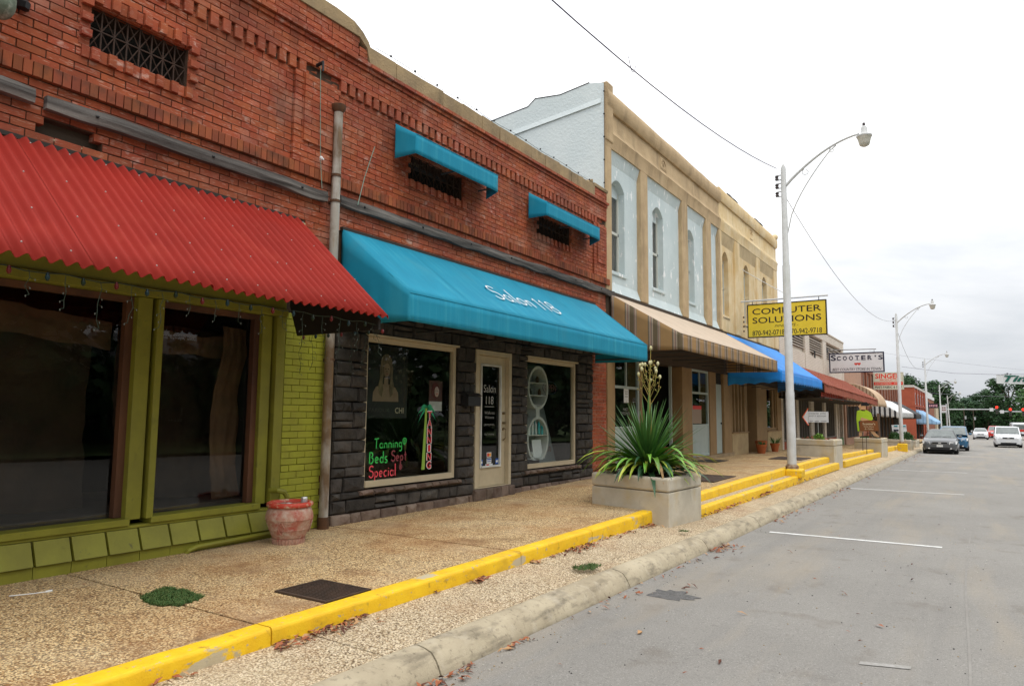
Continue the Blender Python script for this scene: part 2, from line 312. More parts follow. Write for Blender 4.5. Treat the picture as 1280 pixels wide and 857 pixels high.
# terrain and road
mb = MB(); strip(mb, -700, 700, -60, 900, lambda y: zr(y)-.25, lambda y: zr(y)-.25, 30, 8)
struct(mb.build('ground', M('ground_soil', (.12, .12, .05), .95, (.08, .09, .035), .3)))
mb = MB(); strip(mb, XG, 12.5, -40, 420, zr, zr, 4, 10); struct(mb.build('road', asphalt))
mb = MB(); strip(mb, -60, XG-.001, 92, 106, lambda y: zr(y)+.004, lambda y: zr(y)+.004, 4, 4); struct(mb.build('side_road', asphalt))
# base under the slabs
conc_base = M('joint_dirt', (.07, .05, .03), .95, (.11, .08, .05), 5)
mb = MB(); strip(mb, -7.4, XK-.12, -12, 90, lambda y: zs(y)-.025, lambda y: zs(y)-.025, 1); 
pav = struct(mb.build('sidewalk', conc_base))
J = [-12, -9.5, -6.3, -3.2, -.05, 3.05, 6.0, 9.35, 12.6, 15.8, 19, 22.2, 25.4, 28.6, 31.8, 35, 38.2, 41.4, 44.6, 47.8, 51, 54.2, 57.4, 60.6, 63.8, 67, 71, 75, 80, 85, 90]
g = .011
for a, b in zip(J, J[1:]):
    mb = MB(); x0, x1 = -7.4, XK-.155; Y = ys(a+g, b-g, .8)
    top = lambda y: zs(y)
    P = []
    for i, y in enumerate(Y): P += [(x0, y, top(y)), (x1, y, top(y)), (x1, y, top(y)-.05), (x0, y, top(y)-.05)]
    k = len(Y); mb.add(P, [(4*i+q, 4*i+(q+1) % 4, 4*i+4+(q+1) % 4, 4*i+4+q) for i in range(k-1) for q in range(4)] + [(3, 2, 1, 0), (4*k-4, 4*k-3, 4*k-2, 4*k-1)])
    o = mb.build('slab', agg, pav)
# lower strip along the street kerb
zc = lambda y: min(zl(y)-.012, zr(y)+.15)     # top of the street kerb
mb = MB(); strip(mb, XK-.1, XC+.03, -12, 90, lambda y: zl(y)-.03, lambda y: zc(y)-.035, 1.)
low = struct(mb.build('lower_walk', conc_base))
zc = lambda y: min(zl(y)-.012, zr(y)+.15)     # top of the street kerb
J2 = [-12, -9, -6, -3, -.2, 3.35, 6.25, 9.5, 12.6, 15.8, 19, 22.2, 25.4, 28.6, 31.8, 35, 38.2, 41.4, 44.6, 47.8, 51, 54.2, 57.4, 62, 67, 72, 80, 90]
for a, b in zip(J2, J2[1:]):
    mb = MB(); x0, x1 = XK-.005, XC; Y = ys(a+.006, b-.006, .8); P = []
    for y in Y: P += [(x0, y, zl(y)), (x1, y, zc(y)), (x1, y, zc(y)-.05), (x0, y, zl(y)-.05)]
    k = len(Y); mb.add(P, [(4*i+q, 4*i+(q+1) % 4, 4*i+4+(q+1) % 4, 4*i+4+q) for i in range(k-1) for q in range(4)] + [(3, 2, 1, 0), (4*k-4, 4*k-3, 4*k-2, 4*k-1)])
    mb.build('slab', agg2, low)
# street kerb: rolled profile, cast in lengths
J3 = [-12, -9, -6, -3, -.6, 1.1, 3.62, 6.55, 9.0, 11.6, 14.5, 17.6, 20.7, 23.8, 26.9, 30, 33.1, 36.2, 39.3, 42.4, 45.5, 48.6, 51.7, 55, 60, 65, 70, 80, 90]
kp = [(XC+.002, .0, 0), (XC+.04, .0, .006), (XC+.10, -.0, -.005), (XC+.15, -.02, 0), (XC+.19, -.06, 0), (XC+.215, -.10, 0), (XG-.008, -.135, 0)]
kb = struct(MB().add([(XC, -12, -.5), (XG, -12, -.5), (XG, 90, -1.6), (XC, 90, -1.6)], [(0, 1, 2, 3)]).build('street_kerb', conc_base))
for a, b in zip(J3, J3[1:]):
    mb = MB(); Y = ys(a+.008, b-.008, .5); P = []
    n_ = len(kp)+2
    for y in Y:
        w = .012*noise.noise(Vector((y*.9, 0, 0))); top = zc(y); drop = top-zr(y)
        P += [(XC+.002, y, top-.3)] + [(x+w*(i > 1), y, top + dz/.135*drop*(.97) + q) for i, (x, dz, q) in enumerate(kp)] + [(XG-.008+w, y, top-drop-.2)]
    k = len(Y); mb.add(P, [(n_*i+q, n_*i+(q+1) % n_, n_*(i+1)+(q+1) % n_, n_*(i+1)+q) for i in range(k-1) for q in range(n_)] + [tuple(range(n_))[::-1], tuple(range(n_*(k-1), n_*k))])
    smooth_angle(mb.build('kerb_stone', kerb_c, kb), 50)
mb = MB(); strip(mb, XG-.25, XG-.02, 90, 400, lambda y: zr(y)+.13, lambda y: zr(y)+.13, 8); struct(mb.build('far_kerb', kerb_c))
# yellow painted steps
def step_kerb(name, xf, joints, ztop, zbot, wid=.15):
    base = struct(MB().add([(xf-.1, joints[0], -.5), (xf-.05, joints[0], -.5), (xf-.05, joints[-1], -.8), (xf-.1, joints[-1], -.8)], [(0, 1, 2, 3)]).build(name, conc_base))
    for a, b in zip(joints, joints[1:]):
        mb = MB(); Y = ys(a+.006, b-.006, .35); P = []
        for y in Y:
            w = .006*noise.noise(Vector((y*2.3, xf, 0))); w2 = .005*noise.noise(Vector((y*3.1, xf, 4)))
            t = ztop(y)+.004+w2
            P += [(xf-wid, y, t-.2), (xf-wid, y, t), (xf-.022, y, t), (xf-.006+w, y, t-.008), (xf+w, y, t-.028), (xf+w+.004, y, zbot(y)-.04)]
        n_ = 6; k = len(Y); mb.add(P, [(n_*i+q, n_*i+(q+1) % n_, n_*(i+1)+(q+1) % n_, n_*(i+1)+q) for i in range(k-1) for q in range(n_)] + [tuple(range(n_))[::-1], tuple(range(n_*(k-1), n_*k))])
        smooth_angle(mb.build('kerb_stone', yellow, base), 50)
step_kerb('yellow_step_kerb', XK, [-12, -9, -6, -3, 0, 3.05, 6.0, 7.55, 9.42], zs, zl)
step_kerb('upper_step_kerb', XK, [10.4, 13.2, 15.5, 17.9, 20.3, 23.9], zs, zt)
step_kerb('lower_step_kerb', XS, [10.4, 13.2, 16.5, 20.3, 23.9], zt, zl, .12)
step_kerb('upper_step_kerb', XK, [25.1, 28, 31, 35.6], zs, zt)
step_kerb('lower_step_kerb', XS, [25.1, 28, 31, 35.6], zt, zl, .12)
step_kerb('yellow_step_kerb', XK, [37.3, 41, 44.6, 49], lambda y: zs(y), zl)
for a, b in ((10.4, 23.9), (25.1, 35.6)):
    mb = MB(); Y = ys(a, b, 1.2); P = []
    for y in Y: P += [(XK-.002, y, zt(y)), (XS-.115, y, zt(y)), (XS-.115, y, zt(y)-.1), (XK-.002, y, zt(y)-.1)]
    k = len(Y); mb.add(P, [(4*i+q, 4*i+(q+1) % 4, 4*i+4+(q+1) % 4, 4*i+4+q) for i in range(k-1) for q in range(4)] + [(3, 2, 1, 0), (4*k-4, 4*k-3, 4*k-2, 4*k-1)])
    struct(mb.build('step_tread', agg2))
# parking bay lines
def pline(xa, xb, y, w=.10):
    n = 14; mb = MB()
    mb.sheet(lambda u, v: (xa+(xb-xa)*u, y+.09*u+w*(v-.5)*(1+.12*noise.noise(Vector((u*9, y, v)))), zr(y+.09*u+w*(v-.5))+.005), n, 1)
    struct(mb.build('parking_line', line_m))
pline(-2.62, -.42, 11.12); pline(-2.72, -.25, 20.1); pline(-2.72, -.22, 29.7); pline(-2.75, -.2, 38.1); fl_ = line_m; line_m = M('faded_white_line', (.38, .37, .35), .85, (.29, .275, .25), 14, stains=[((.27, .26, .235), 30, .45, .6, .9, (1, 1, 1))]); pline(-.72, -.42, 5.46, .07); line_m = fl_; pline(-2.75, -.2, 46.9)
# tar seam and dark patch on the road
seam = M('tar_seam', (.22, .205, .185), .9, (.27, .255, .23), 6)
mb = MB(); mb.sheet(lambda u, v: (-.12+.05*noise.noise(Vector((u*14, 1, 0)))+.3*u*u-.1*u+.018*v, 3+60*u, zr(3+60*u)+.004), 90, 1); struct(mb.build('road_seam', seam))
patch = M('dark_asphalt_stain', (.075, .073, .07), .9, (.13, .125, .12), 22, stains=[((.25, .24, .22), 60, .55, .7, .7, (1, 1, 1))])
mb = MB(); P = []
n_ = 26
for i in range(n_):
    a = 2*pi*i/n_; r = .125*(1+.8*noise.noise(Vector((cos(a)*2.2, sin(a)*2.2, 3)))); P.append((-2.43+r*cos(a)*1.7, 6.5+r*sin(a)*1.4, zr(6.5)+.0045))
mb.add(P, [tuple(range(n_))]); struct(mb.build('tar_patch', patch))
# ================================================================ red brick building
bb = thing('brick_building', 'long low red brick building with toothed brick band and raised parapet, nearest on the left', 'building', (-9, 6, .2))
def subtract(a, b, holes_):
    seg = [(a, b)]
    for h0, h1 in holes_:
        ns = []
        for s0, s1 in seg:
            if h1 <= s0 or h0 >= s1: ns.append((s0, s1)); continue
            if h0 > s0: ns.append((s0, h0))
            if h1 < s1: ns.append((h1, s1))
        seg = ns
    return seg
def courses(y0, y1, z0, z1, xf, H=.0745, L=.226, holes=(), off=0):
    out = []; n = max(1, round((z1-z0)/H)); H = (z1-z0)/n
    for i in range(n):
        za, zb = z0+i*H, z0+(i+1)*H; zm = (za+zb)/2
        hs = [(h[0], h[1]) for h in holes if h[2] < zm < h[3]]
        y = y0-L + ((i+off) % 2)*L/2
        while y < y1:
            a, b = max(y, y0), min(y+L, y1)
            for s0, s1 in subtract(a, b, hs):
                if s1-s0 > .035: out.append((s0, s1, za, zb, xf))
            y += L
    return out
def lay(bricks, parent, name, m_single, m_mass, limit=300, depth=.09, gap=.009, jit=.0018, proud=.002, key=None, eye=(0, 0, 1.6)):
    """the nearest `limit` bricks become objects sharing meshes, the rest one mesh"""
    key = key or (lambda b: -(hypot(b[4]-eye[0], (b[0]+b[1])/2-eye[1]) + max(0, 2.2-(b[0]+b[1])/2)*50))
    bricks = sorted(bricks, key=lambda b: -key(b)); protos = {}
    for b in bricks[:limit]:
        L = b[1]-b[0]; H = b[3]-b[2]; k = (round(H, 3), round(L, 2), rnd.randint(0, 2))
        if k not in protos:
            l, h = (k[1]-gap)/2, (k[0]-gap)/2; c = .003
            me_mb = MB(); v = []
            for x, l_, h_ in ((-depth, l, h), (-c, l, h), (0, l-c, h-c)):
                v += [(x+rnd.uniform(-jit, jit), -l_+rnd.uniform(-jit, jit), -h_+rnd.uniform(-jit, jit)), (x+rnd.uniform(-jit, jit), l_, -h_+rnd.uniform(-jit, jit)), (x+rnd.uniform(-jit, jit), l_+rnd.uniform(-jit, jit), h_), (x, -l_, h_+rnd.uniform(-jit, jit))]
            me_mb.add(v, [(8, 9, 10, 11)]+[(4*s+q, 4*s+(q+1) % 4, 4*s+4+(q+1) % 4, 4*s+4+q) for s in (0, 1) for q in range(4)]+[(3, 2, 1, 0)])
            me = bpy.data.meshes.new(name); me.from_pydata(me_mb.v, [], me_mb.f); me.materials.append(m_single); protos[k] = me
        o = link(name, protos[k], parent); o.location = (b[4]+rnd.uniform(-proud, proud), (b[0]+b[1])/2, (b[2]+b[3])/2)
        o.rotation_euler = (rnd.uniform(-.006, .006), 0, rnd.uniform(-.008, .008)); o.scale = (1, L/k[1], 1)
    rest = bricks[limit:]
    if rest:
        mb = MB()
        for b in rest:
            x = b[4]+rnd.uniform(-proud, proud); mb.box(x-depth, x, b[0]+gap/2, b[1]-gap/2, b[2]+gap/2, b[3]-gap/2, j=jit)
        stuff(mb.build(name, m_mass, parent))

VENTS = [(2.97, 3.91, 4.83, 5.25), (7.25, 8.5, 4.86, 5.25), (10.75, 12.0, 4.86, 5.25)]
VH = [(a-.005, b+.005, c-.005, d+.005) for a, b, c, d in VENTS]
Y0, Y1 = -2.0, 13.63
P1, P2, P3 = FX+.035, FX+.06, FX+.10
br = []
slot = [(2.66, 3.06, 3.985, 4.06), (2.60, 3.14, 3.905, 3.985)]
br += courses(Y0, Y1, 3.84, 4.29, FX, holes=slot)
br += courses(5.38, 5.92, 2.72, 3.84, FX, holes=[(5.38, 5.47, 3.7, 3.84)])
br += courses(12.94, Y1, .27, 3.84, FX+.012, L=.215)
br += courses(Y0, Y1, 4.29, 4.365, FX-.004)
br += courses(Y0, 5.22, 4.50, 5.60, FX, holes=VH)
br += courses(5.93, 13.02, 4.50, 5.60, FX, holes=VH)
for a, b in ((5.22, 5.93), (13.02, Y1)):
    br += courses(a, b, 4.50, 5.60, P1, off=1)
    br += courses(a+.13, b-.12 if b < 10 else b-.08, 4.77, 5.60, P2)
br += courses(Y0, Y1, 5.745, 6.03, P1)
br += courses(Y0, Y1, 6.03, 6.085, P2, H=.055, L=.215); br += courses(Y0, Y1, 6.085, 6.14, P3, H=.055, L=.215)
br += courses(Y0, 5.75, 6.14, 6.44, P1); br += courses(5.75, 6.22, 6.14, 6.44, P1); br += courses(6.22, 6.37, 6.14, 6.33, P1)
br += courses(13.02, Y1, 6.14, 6.37, P1)
lay(br, bb, 'brick', brick_single, brick_mass)
# brick on edge course, toothed band, vent surrounds
so_ = []
y = Y0
while y < 13.75: so_.append((y, y+.0755, 4.365, 4.50, FX+.04 if y < 9.72 or y > 9.84 else FX+.005)); y += .0755
lay(so_, bb, 'edge_brick', orange_brick, orange_brick, limit=160, gap=.008)
de = []
for a, b in ((Y0, 5.36), (5.93, 13.1)):
    y = a
    while y < b: de.append((y, y+.098, 5.60, 5.745, P1)); y += .1455
lay(de, bb, 'tooth_brick', brick_single, brick_mass, limit=120, gap=.004, depth=.05)
lay(courses(Y0, Y1, 5.60, 5.745, FX-.01), bb, 'brick', brick_single, brick_mass, limit=0)
vs_ = []
for (a, b, c, d) in VENTS:
    y = a-.07; i = 0
    while y < b+.06:
        pr = FX+.05 if i % 2 else FX+.02
        vs_.append((y, y+.074, d, d+.115, pr)); vs_.append((y, y+.074, c-.115, c, FX+.045 if i % 2 else FX+.018)); y += .0755; i += 1
    z = c; i = 0
    while z < d-.03:
        pr = FX+.05 if i % 2 else FX+.004
        vs_.append((a-.095, a, z, z+.072, pr)); vs_.append((b, b+.095, z, z+.072, pr)); z += .0735; i += 1
lay(vs_, bb, 'vent_brick', brick_single, brick_mass, limit=140, gap=.005, depth=.1)
# backing wall with openings, side and rear
mb = MB(); ZT = 6.14; bx_ = (-6.80, FX-.011)
HOLES = VENTS+[(2.60, 3.14, 3.90, 4.06)]
ed = sorted({Y0-4, Y1} | {v for h in HOLES for v in h[:2]})
for a, b in zip(ed, ed[1:]):
    v = sorted((h for h in HOLES if h[0] <= (a+b)/2 <= h[1]), key=lambda h: h[2])
    lo = 2.95 if a >= 5.9 else 2.75
    if a < 5.9 < b:
        mb.box(*bx_, a, 5.9, 2.75, ZT); mb.box(*bx_, 5.9, b, 2.95, ZT); continue
    if v:
        zz = [lo]+[q for h in v for q in h[2:4]]+[ZT]
        for q in range(0, len(zz), 2): mb.box(*bx_, a, b, zz[q], zz[q+1])
    else: mb.box(*bx_, a, b, lo, ZT)
mb.box(*bx_, Y0-4, 6.2, ZT, 6.46); mb.box(*bx_, 13.05, Y1, ZT, 6.38)
mb.box(-6.8, FX-.02, 5.26, 5.98, .1, 2.75)
mb.build('wall', mortar, bb)
bx('pier_backing', M('pale_mortar', (.50, .40, .30), .95, (.30, .2, .14), 5), bb, -6.8, FX+.004, 12.95, Y1-.02, .1, 3.83)
MB().box(-22, -6.8, Y0-4, Y1-.01, 5.2, 5.35).build('roof', M('tar_roof', (.06, .06, .06), .9), bb)
mb = MB(); mb.box(-22, -6.8, Y0-4, Y0-3.8, 0, 5.9); mb.box(-22, -21.8, Y0-3.8, Y1, 0, 5.9); mb.build('side_wall', brick_mass, bb)
for a, b, c, d in VENTS: bx('duct', dark_in, bb, -7.1, -6.805, a-.1, b+.1, c-.1, d+.1)
iron = M('rusty_iron_grille', (.035, .02, .014), .8, (.06, .03, .018), 20)
for a, b, c, d in VENTS:
    mb = MB(); n = 8; xs = FX-.05; h = d-c; w = (b-a)/n; r = .006
    for i in range(n+1): mb.box(xs-.01, xs+.004, a+i*w-r, a+i*w+r, c, d)
    mb.box(xs-.008, xs+.006, a, b, c+h/2-r, c+h/2+r); mb.box(xs-.008, xs+.006, a, b, c, c+.014); mb.box(xs-.008, xs+.006, a, b, d-.014, d)
    for i in range(n):
        for (p, q) in (((a+i*w, c), (a+(i+1)*w, c+h/2)), ((a+(i+1)*w, c), (a+i*w, c+h/2)), ((a+i*w, c+h/2), (a+(i+1)*w, d)), ((a+(i+1)*w, c+h/2), (a+i*w, d))):
            mb.tube([(xs, p[0], p[1]), (xs, q[0], q[1])], r, 4)
    mb.build('vent_grille', iron, bb)
bx('slot_back', M('brown_slot_back', (.07, .05, .035), .9), bb, FX-.12, FX-.11, 2.55, 3.2, 3.88, 4.08); bx('slot_board', M('pale_wood_block', (.45, .36, .2), .8), bb, FX-.1, FX-.005, 2.62, 3.12, 3.885, 3.90)
# coping
mb = MB(); Y = ys(6.40, 13.02, .5)
for a, b in zip(Y, Y[1:]):
    mb.box(-6.85, FX+.05+.01*noise.noise(Vector((a, 5, 0))), a+.001, b-.001, 6.14, 6.39+.03*noise.noise(Vector((a*2, 0, 0))), j=.010)
mb.build('coping', coping_m, bb)
mb = MB(); mb.box(-6.85, FX+.055, 13.0, 13.66, 6.37, 6.44, j=.008); mb.prism([(-6.82, 12.80, 6.40), (-6.82, 13.0, 6.40), (-6.82, 13.0, 6.52), (-6.82, 12.93, 6.50)], (.35, 0, 0)); mb.build('coping', coping_m, bb)
pr = [(Y0-4, 6.44), (5.75, 6.44), (6.20, 6.44), (6.34, 6.34), (6.40, 6.16), (6.44, 6.30), (6.36, 6.44), (6.25, 6.53), (6.10, 6.60), (5.8, 6.63), (Y0-4, 6.63)]
MB().prism([(-6.85, a, b) for a, b in pr], (FX+.055+6.85, 0, 0)).build('raised_coping', coping_m, bb)
MB().prism([(P1-.005, a, b) for a, b in [(3.9, 6.14+.3), (4.0, 6.30), (4.3, 6.22), (4.62, 6.26), (4.75, 6.44)]], (.012, 0, 0)).build('cement_patch', coping_m, bb)
bx('lintel', M('dark_lintel', (.03, .025, .02), .8), bb, FX-.02, FX+.05, 6.02, 13.05, 3.84, 3.885)
bx('lintel', M('dark_lintel', (.03, .025, .02), .8), bb, FX-.02, FX+.035, Y0, 5.37, 3.80, 3.838)
bx('wood_block', M('pale_wood_block', (.45, .36, .2), .8), bb, FX-.06, FX+.015, 5.385, 5.465, 3.70, 3.80)
# weathered timbers bolted along the wall
def beam(y0, y1, z, lab, dz=.125, sl=0):
    mb = MB(); n = max(2, int((y1-y0)/.12)); P = []
    for i in range(n+1):
        y = y0+(y1-y0)*i/n; q = .02*noise.noise(Vector((y*1.7, z, 0)))+.012*noise.noise(Vector((y*9, z, 0))); q2 = .03*noise.noise(Vector((y*2.3, z, 8))); zz = z+sl*(y-y0)
        P += [(FX+.005, y, zz+q2*.5), (FX+.075+q*.4, y, zz+q2), (FX+.085+q, y, zz+dz*.5), (FX+.07+q*.4, y, zz+dz+q), (FX+.005, y, zz+dz+q)]
    mb.add(P, [(5*i+k, 5*i+(k+1) % 5, 5*i+5+(k+1) % 5, 5*i+5+k) for i in range(n) for k in range(5)]+[(4, 3, 2, 1, 0), tuple(range(5*n, 5*n+5))])
    t = mb.build('timber_beam', old_wood, None); tag(t, lab, 'timber beam'); 
    b_ = MB()
    y = y0+.4
    while y < y1-.1: b_.sphere((FX+.088, y, z+sl*(y-y0)+dz*.55), .016, 6, 4); y += 1.15
    b_.build('bolt_heads', black_m, t)
beam(-2, 2.55, 4.13, 'short length of grey weathered timber above the red corrugated awning, cut off by the photo edge')
beam(2.64, 5.74, 4.12, 'grey weathered timber on the brick wall left of the drainpipe')
beam(5.95, 13.95, 4.14, 'long grey weathered timber on the brick wall right of the drainpipe')
# drainpipe
t = thing('drainpipe', 'rusty whitewashed round downspout on the wall between the lime brick and the dark stone', 'drainpipe', (-6.38, 5.83, .25))
pipe_m = M('old_painted_pipe', (.34, .31, .26), .6, (.14, .09, .05), 3, lo=.42, hi=.6, vs=(1, 1, .7), bump=.002, stains=[((.22, .13, .05), 5, .5, .7, .7, (3, 3, .5)), ((.55, .53, .48), 2, .55, .7, .5, (3, 3, .4))])
smooth_angle(MB().tube([(-6.39, 5.82, .30), (-6.38, 5.815, 1.6), (-6.385, 5.83, 3.2), (-6.39, 5.84, 5.28)], .055, 14).build('pipe', pipe_m, t))
smooth_angle(MB().tube([(-6.39, 5.82, .24), (-6.39, 5.82, .38)], .068, 14).build('pipe_shoe', M('rusty_iron', (.14, .06, .025), .85, (.06, .035, .02), 10), t))
smooth_angle(MB().lathe((-6.39, 5.84, 5.26), [(.05, 0), (.085, .05), (.09, .1), (.07, .105), (.06, .05)], 14).build('pipe_collar', M('rusty_iron', (.14, .06, .025)), t))
for z in (4.45, 4.13, 2.2): MB().tube([(-6.385, 5.83, z), (-6.385, 5.83, z+.03)], .062, 12).box(-6.50, -6.385, 5.81, 5.85, z, z+.03).build('pipe_strap', M('rusty_iron', (.14, .06, .025)), t)

# ================================================================ lime green shop front
gs = thing('green_shopfront', 'lime green painted shop front with two big dark display windows under the red awning', 'shop front', (FX, 2.5, .2))
GX = FX-.14
def fb(name, mat, y0, y1, z0, z1, x0, x1, par=gs, bw=.004): return bevel(bx(name, mat, par, x0, x1, y0, y1, z0, z1), bw)
fb('header', lime, -4, 5.25, 2.66, 3.80, FX-.12, FX+.01)
fb('header_trim', lime, -4, 5.25, 2.66, 2.74, FX+.012, FX+.05)
for (a, b, x1) in ((3.56, 3.70, FX-.0), (3.735, 3.80, FX+.035), (4.965, 5.09, FX-.02), (5.12, 5.235, FX+.03), (.62, .76, FX), (.80, .86, FX+.035)):
    fb('mullion', lime, a, b, .60, 2.655, FX-.16, x1)
rust = M('red_stained_wood', (.13, .055, .025), .6, (.07, .03, .018), 4, vs=(1, 1, .3))
for a, b in ((-4, .62), (.86, 3.56), (3.80, 4.965)):
    for (p, q, r_, s_) in ((a, a+.05, .62, 2.655), (b-.07, b, .62, 2.655), (a+.05, b-.07, 2.60, 2.655)):
        bx('window_frame', rust, gs, FX-.15, FX-.075, p, q, r_, s_)
    bx('glass_pane', glass_m, gs, GX-.003, GX+.003, a+.04, b-.05, .62, 2.61)
    fb('window_sill', lime, a-.02, b+.02, .555, .615, FX-.16, FX+.045)
fb('sill_board', lime, -4, 5.24, .525, .553, FX-.1, FX+.02)
y = -4+.09; k = 0
while y < 5.0:
    y2 = min(y+.270, 5.22); q = .004*rnd.random()
    MB().hexa([(FX-.05, y, .335), (FX+.105+q, y, .335), (FX+.105+q, y2, .335), (FX-.05, y2, .335), (FX-.05, y, .52), (FX+.025, y, .522), (FX+.025, y2, .522), (FX-.05, y2, .52)]).build('cladding_panel', lime, gs)
    bx('base_board', lime, gs, FX-.05, FX+.075, y-.008, y2+.008, .12, .326)
    y += .292
bx('plinth', M('dark_lime_recess', (.15, .145, .022), .9, (.06, .055, .015), 8), gs, FX-.12, FX+.012, -4, 5.24, .1, .52)  # lime behind the panel joints, darker than the panels
smooth_angle(MB().tube([(FX+.1, 4.1, .20), (FX+.125, 4.12, .26), (FX+.13, 4.2, .285), (FX+.13, 5.0, .30), (FX+.12, 5.2, .31)], .022, 8).tube([(FX+.0, 5.13, .74), (FX+.10, 5.16, .74), (FX+.13, 5.22, .72), (FX+.135, 5.26, .66), (FX+.13, 5.26, .3)], .03, 8).build('conduit', lime, gs))
gb = courses(5.25, 5.93, .25, 2.72, FX+.012, holes=[(5.83, 6, .2, .85)])
lay(gb, gs, 'painted_brick', lime_b, lime_b, limit=300, gap=.005, proud=.003)
lay(courses(5.83, 5.93, .25, .85, FX+.008, L=.12), gs, 'bare_brick', M('bare_brown_brick', (.20, .06, .03), .9, (.07, .03, .02), 9), None, limit=30)
# inside: floor, walls, brown paper
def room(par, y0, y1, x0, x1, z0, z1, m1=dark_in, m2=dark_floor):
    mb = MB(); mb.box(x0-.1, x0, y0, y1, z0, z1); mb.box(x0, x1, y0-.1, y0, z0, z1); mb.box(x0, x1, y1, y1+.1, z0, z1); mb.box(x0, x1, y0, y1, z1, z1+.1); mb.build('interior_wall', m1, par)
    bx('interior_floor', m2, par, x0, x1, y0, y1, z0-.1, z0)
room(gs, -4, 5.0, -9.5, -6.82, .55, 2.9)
bx('display_shelf', dark_floor, gs, -7.6, FX-.17, -4, 5.0, .60, .66)
paper = M('brown_wrapping_paper', (.12, .060, .028), .8, (.07, .036, .017), 3, bump=.004, bscale=9)
def drape(y0, y1, z0, z1, x, amp=.03, f=5., fold=(0, 0), name='paper_curtain', par=gs, m=paper, nu=34, nv=26):
    def fn(u, v):
        y, z = y0+(y1-y0)*u, z0+(z1-z0)*v
        return (x+amp*noise.noise(Vector((y*f, z*f*.5, x*3)))+amp*.5*noise.noise(Vector((y*f*3, z*f*2.4, 5))), y+fold[0]*noise.noise(Vector((z*2, y0, 2))), z+fold[1]*sin(pi*u)+.05*(1-v)*noise.noise(Vector((y*3.1, 3, x)))+.03*v*noise.noise(Vector((y*4.7, 8, x))))
    return smooth_angle(MB().sheet(fn, nu, nv).build(name, m, par), 60)
drape(.9, 3.5, 2.16, 2.42, -6.86, .05, 3, (0, .10)); drape(3.82, 4.95, 2.22, 2.44, -6.84, .05, 3, (0, -.06)); drape(4.62, 4.95, .68, 2.5, -6.80, .06, 4, (.08, 0))
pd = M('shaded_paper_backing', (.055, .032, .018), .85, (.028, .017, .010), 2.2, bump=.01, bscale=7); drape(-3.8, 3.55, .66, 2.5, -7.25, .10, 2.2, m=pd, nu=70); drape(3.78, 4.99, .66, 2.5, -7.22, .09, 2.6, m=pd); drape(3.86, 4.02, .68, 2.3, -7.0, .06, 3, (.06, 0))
mb = MB()
for k_ in range(9): mb.sphere((-6.75+rnd.uniform(-.04, .04), 2.42+rnd.uniform(-.08, .08), .78+rnd.uniform(-.04, .14)), .06, 6, 4, (1, 1.3, rnd.uniform(.4, 1.1)))
t = mb.build('crumpled_paper', M('cream_crumpled_paper', (.5, .4, .25), .9), None); tag(t, 'crumpled cream paper lying inside the dark shop window at the left edge', 'paper')

# ================================================================ red corrugated awning
ra = thing('corrugated_awning', 'red corrugated metal awning over the lime green shop front', 'awning', (FX, 2, 3.8))
red_metal = M('red_corrugated_metal', (.31, .024, .015), .7, (.26, .019, .012), 1.2, spec=.18, stains=[((.36, .05, .03), 2.5, .55, .75, .4, (1, 1, 1)), ((.25, .02, .015), 3.2, .6, .8, .4, (.4, 1, .4))])
TX, TZ, BX, BZ = -6.44, 3.80, -5.0, 2.565
def sheet_awn(y0, y1, lift):
    n = int(round((y1-y0)/.1*14)); nrm = Vector((TZ-BZ, 0, BX-TX)).normalized()
    def fn(u, v):
        y = y0+(y1-y0)*u; a = .0215*sin(2*pi*(y+.02)/.1)+lift + .004*noise.noise(Vector((y, v*2, 0)))
        p = Vector((TX+(BX-TX)*v, y, TZ+(BZ-TZ)*v))+nrm*a; return p
    o = smooth_angle(MB().sheet(lambda u, v: fn(u, v), n, 5).build('corrugated_sheet', red_metal, ra), 80); thick(o, .003)
    s_ = MB()
    for v in (.06, .36, .66, .93):
        y = y0+.075+(.1 if v in (.36, .93) else 0)
        while y < y1-.02:
            p = fn((y-y0)/(y1-y0), v)+nrm*.004; s_.sphere(p, .0065, 6, 4); y += .3
    stuff(s_.build('roofing_screws', M('zinc', (.42, .36, .34), .5, metal=.3), ra))
for i, (a, b) in enumerate([(-1.98, -1.16), (-1.17, -.26), (-.27, .64), (.63, 1.54), (1.53, 2.44), (2.43, 3.34), (3.33, 4.34), (4.33, 5.35)]): sheet_awn(a, b, .009*(i % 2))
dk = M('dark_board', (.018, .014, .010), .8)
mb = MB(); y = -1.9
while y < 5.3: mb.hexa([(TX, y, TZ-.13), (BX-.30, y, BZ+.16), (BX-.30, y+.05, BZ+.16), (TX, y+.05, TZ-.13), (TX, y, TZ-.04), (BX-.30, y, BZ+.22), (BX-.30, y+.05, BZ+.22), (TX, y+.05, TZ-.04)]); y += .6
mb.build('frame', dk, ra)
MB().prism([(-6.44, 5.26, 2.78), (-6.44, 5.26, 3.70), (BX-.06, 5.26, BZ-.02), (BX-.06, 5.26, 2.44), (-6.3, 5.26, 2.44)], (0, .03, 0)).build('end_panel_or_shade', dk, ra)  # black panel added in place of the shaded underside at this end
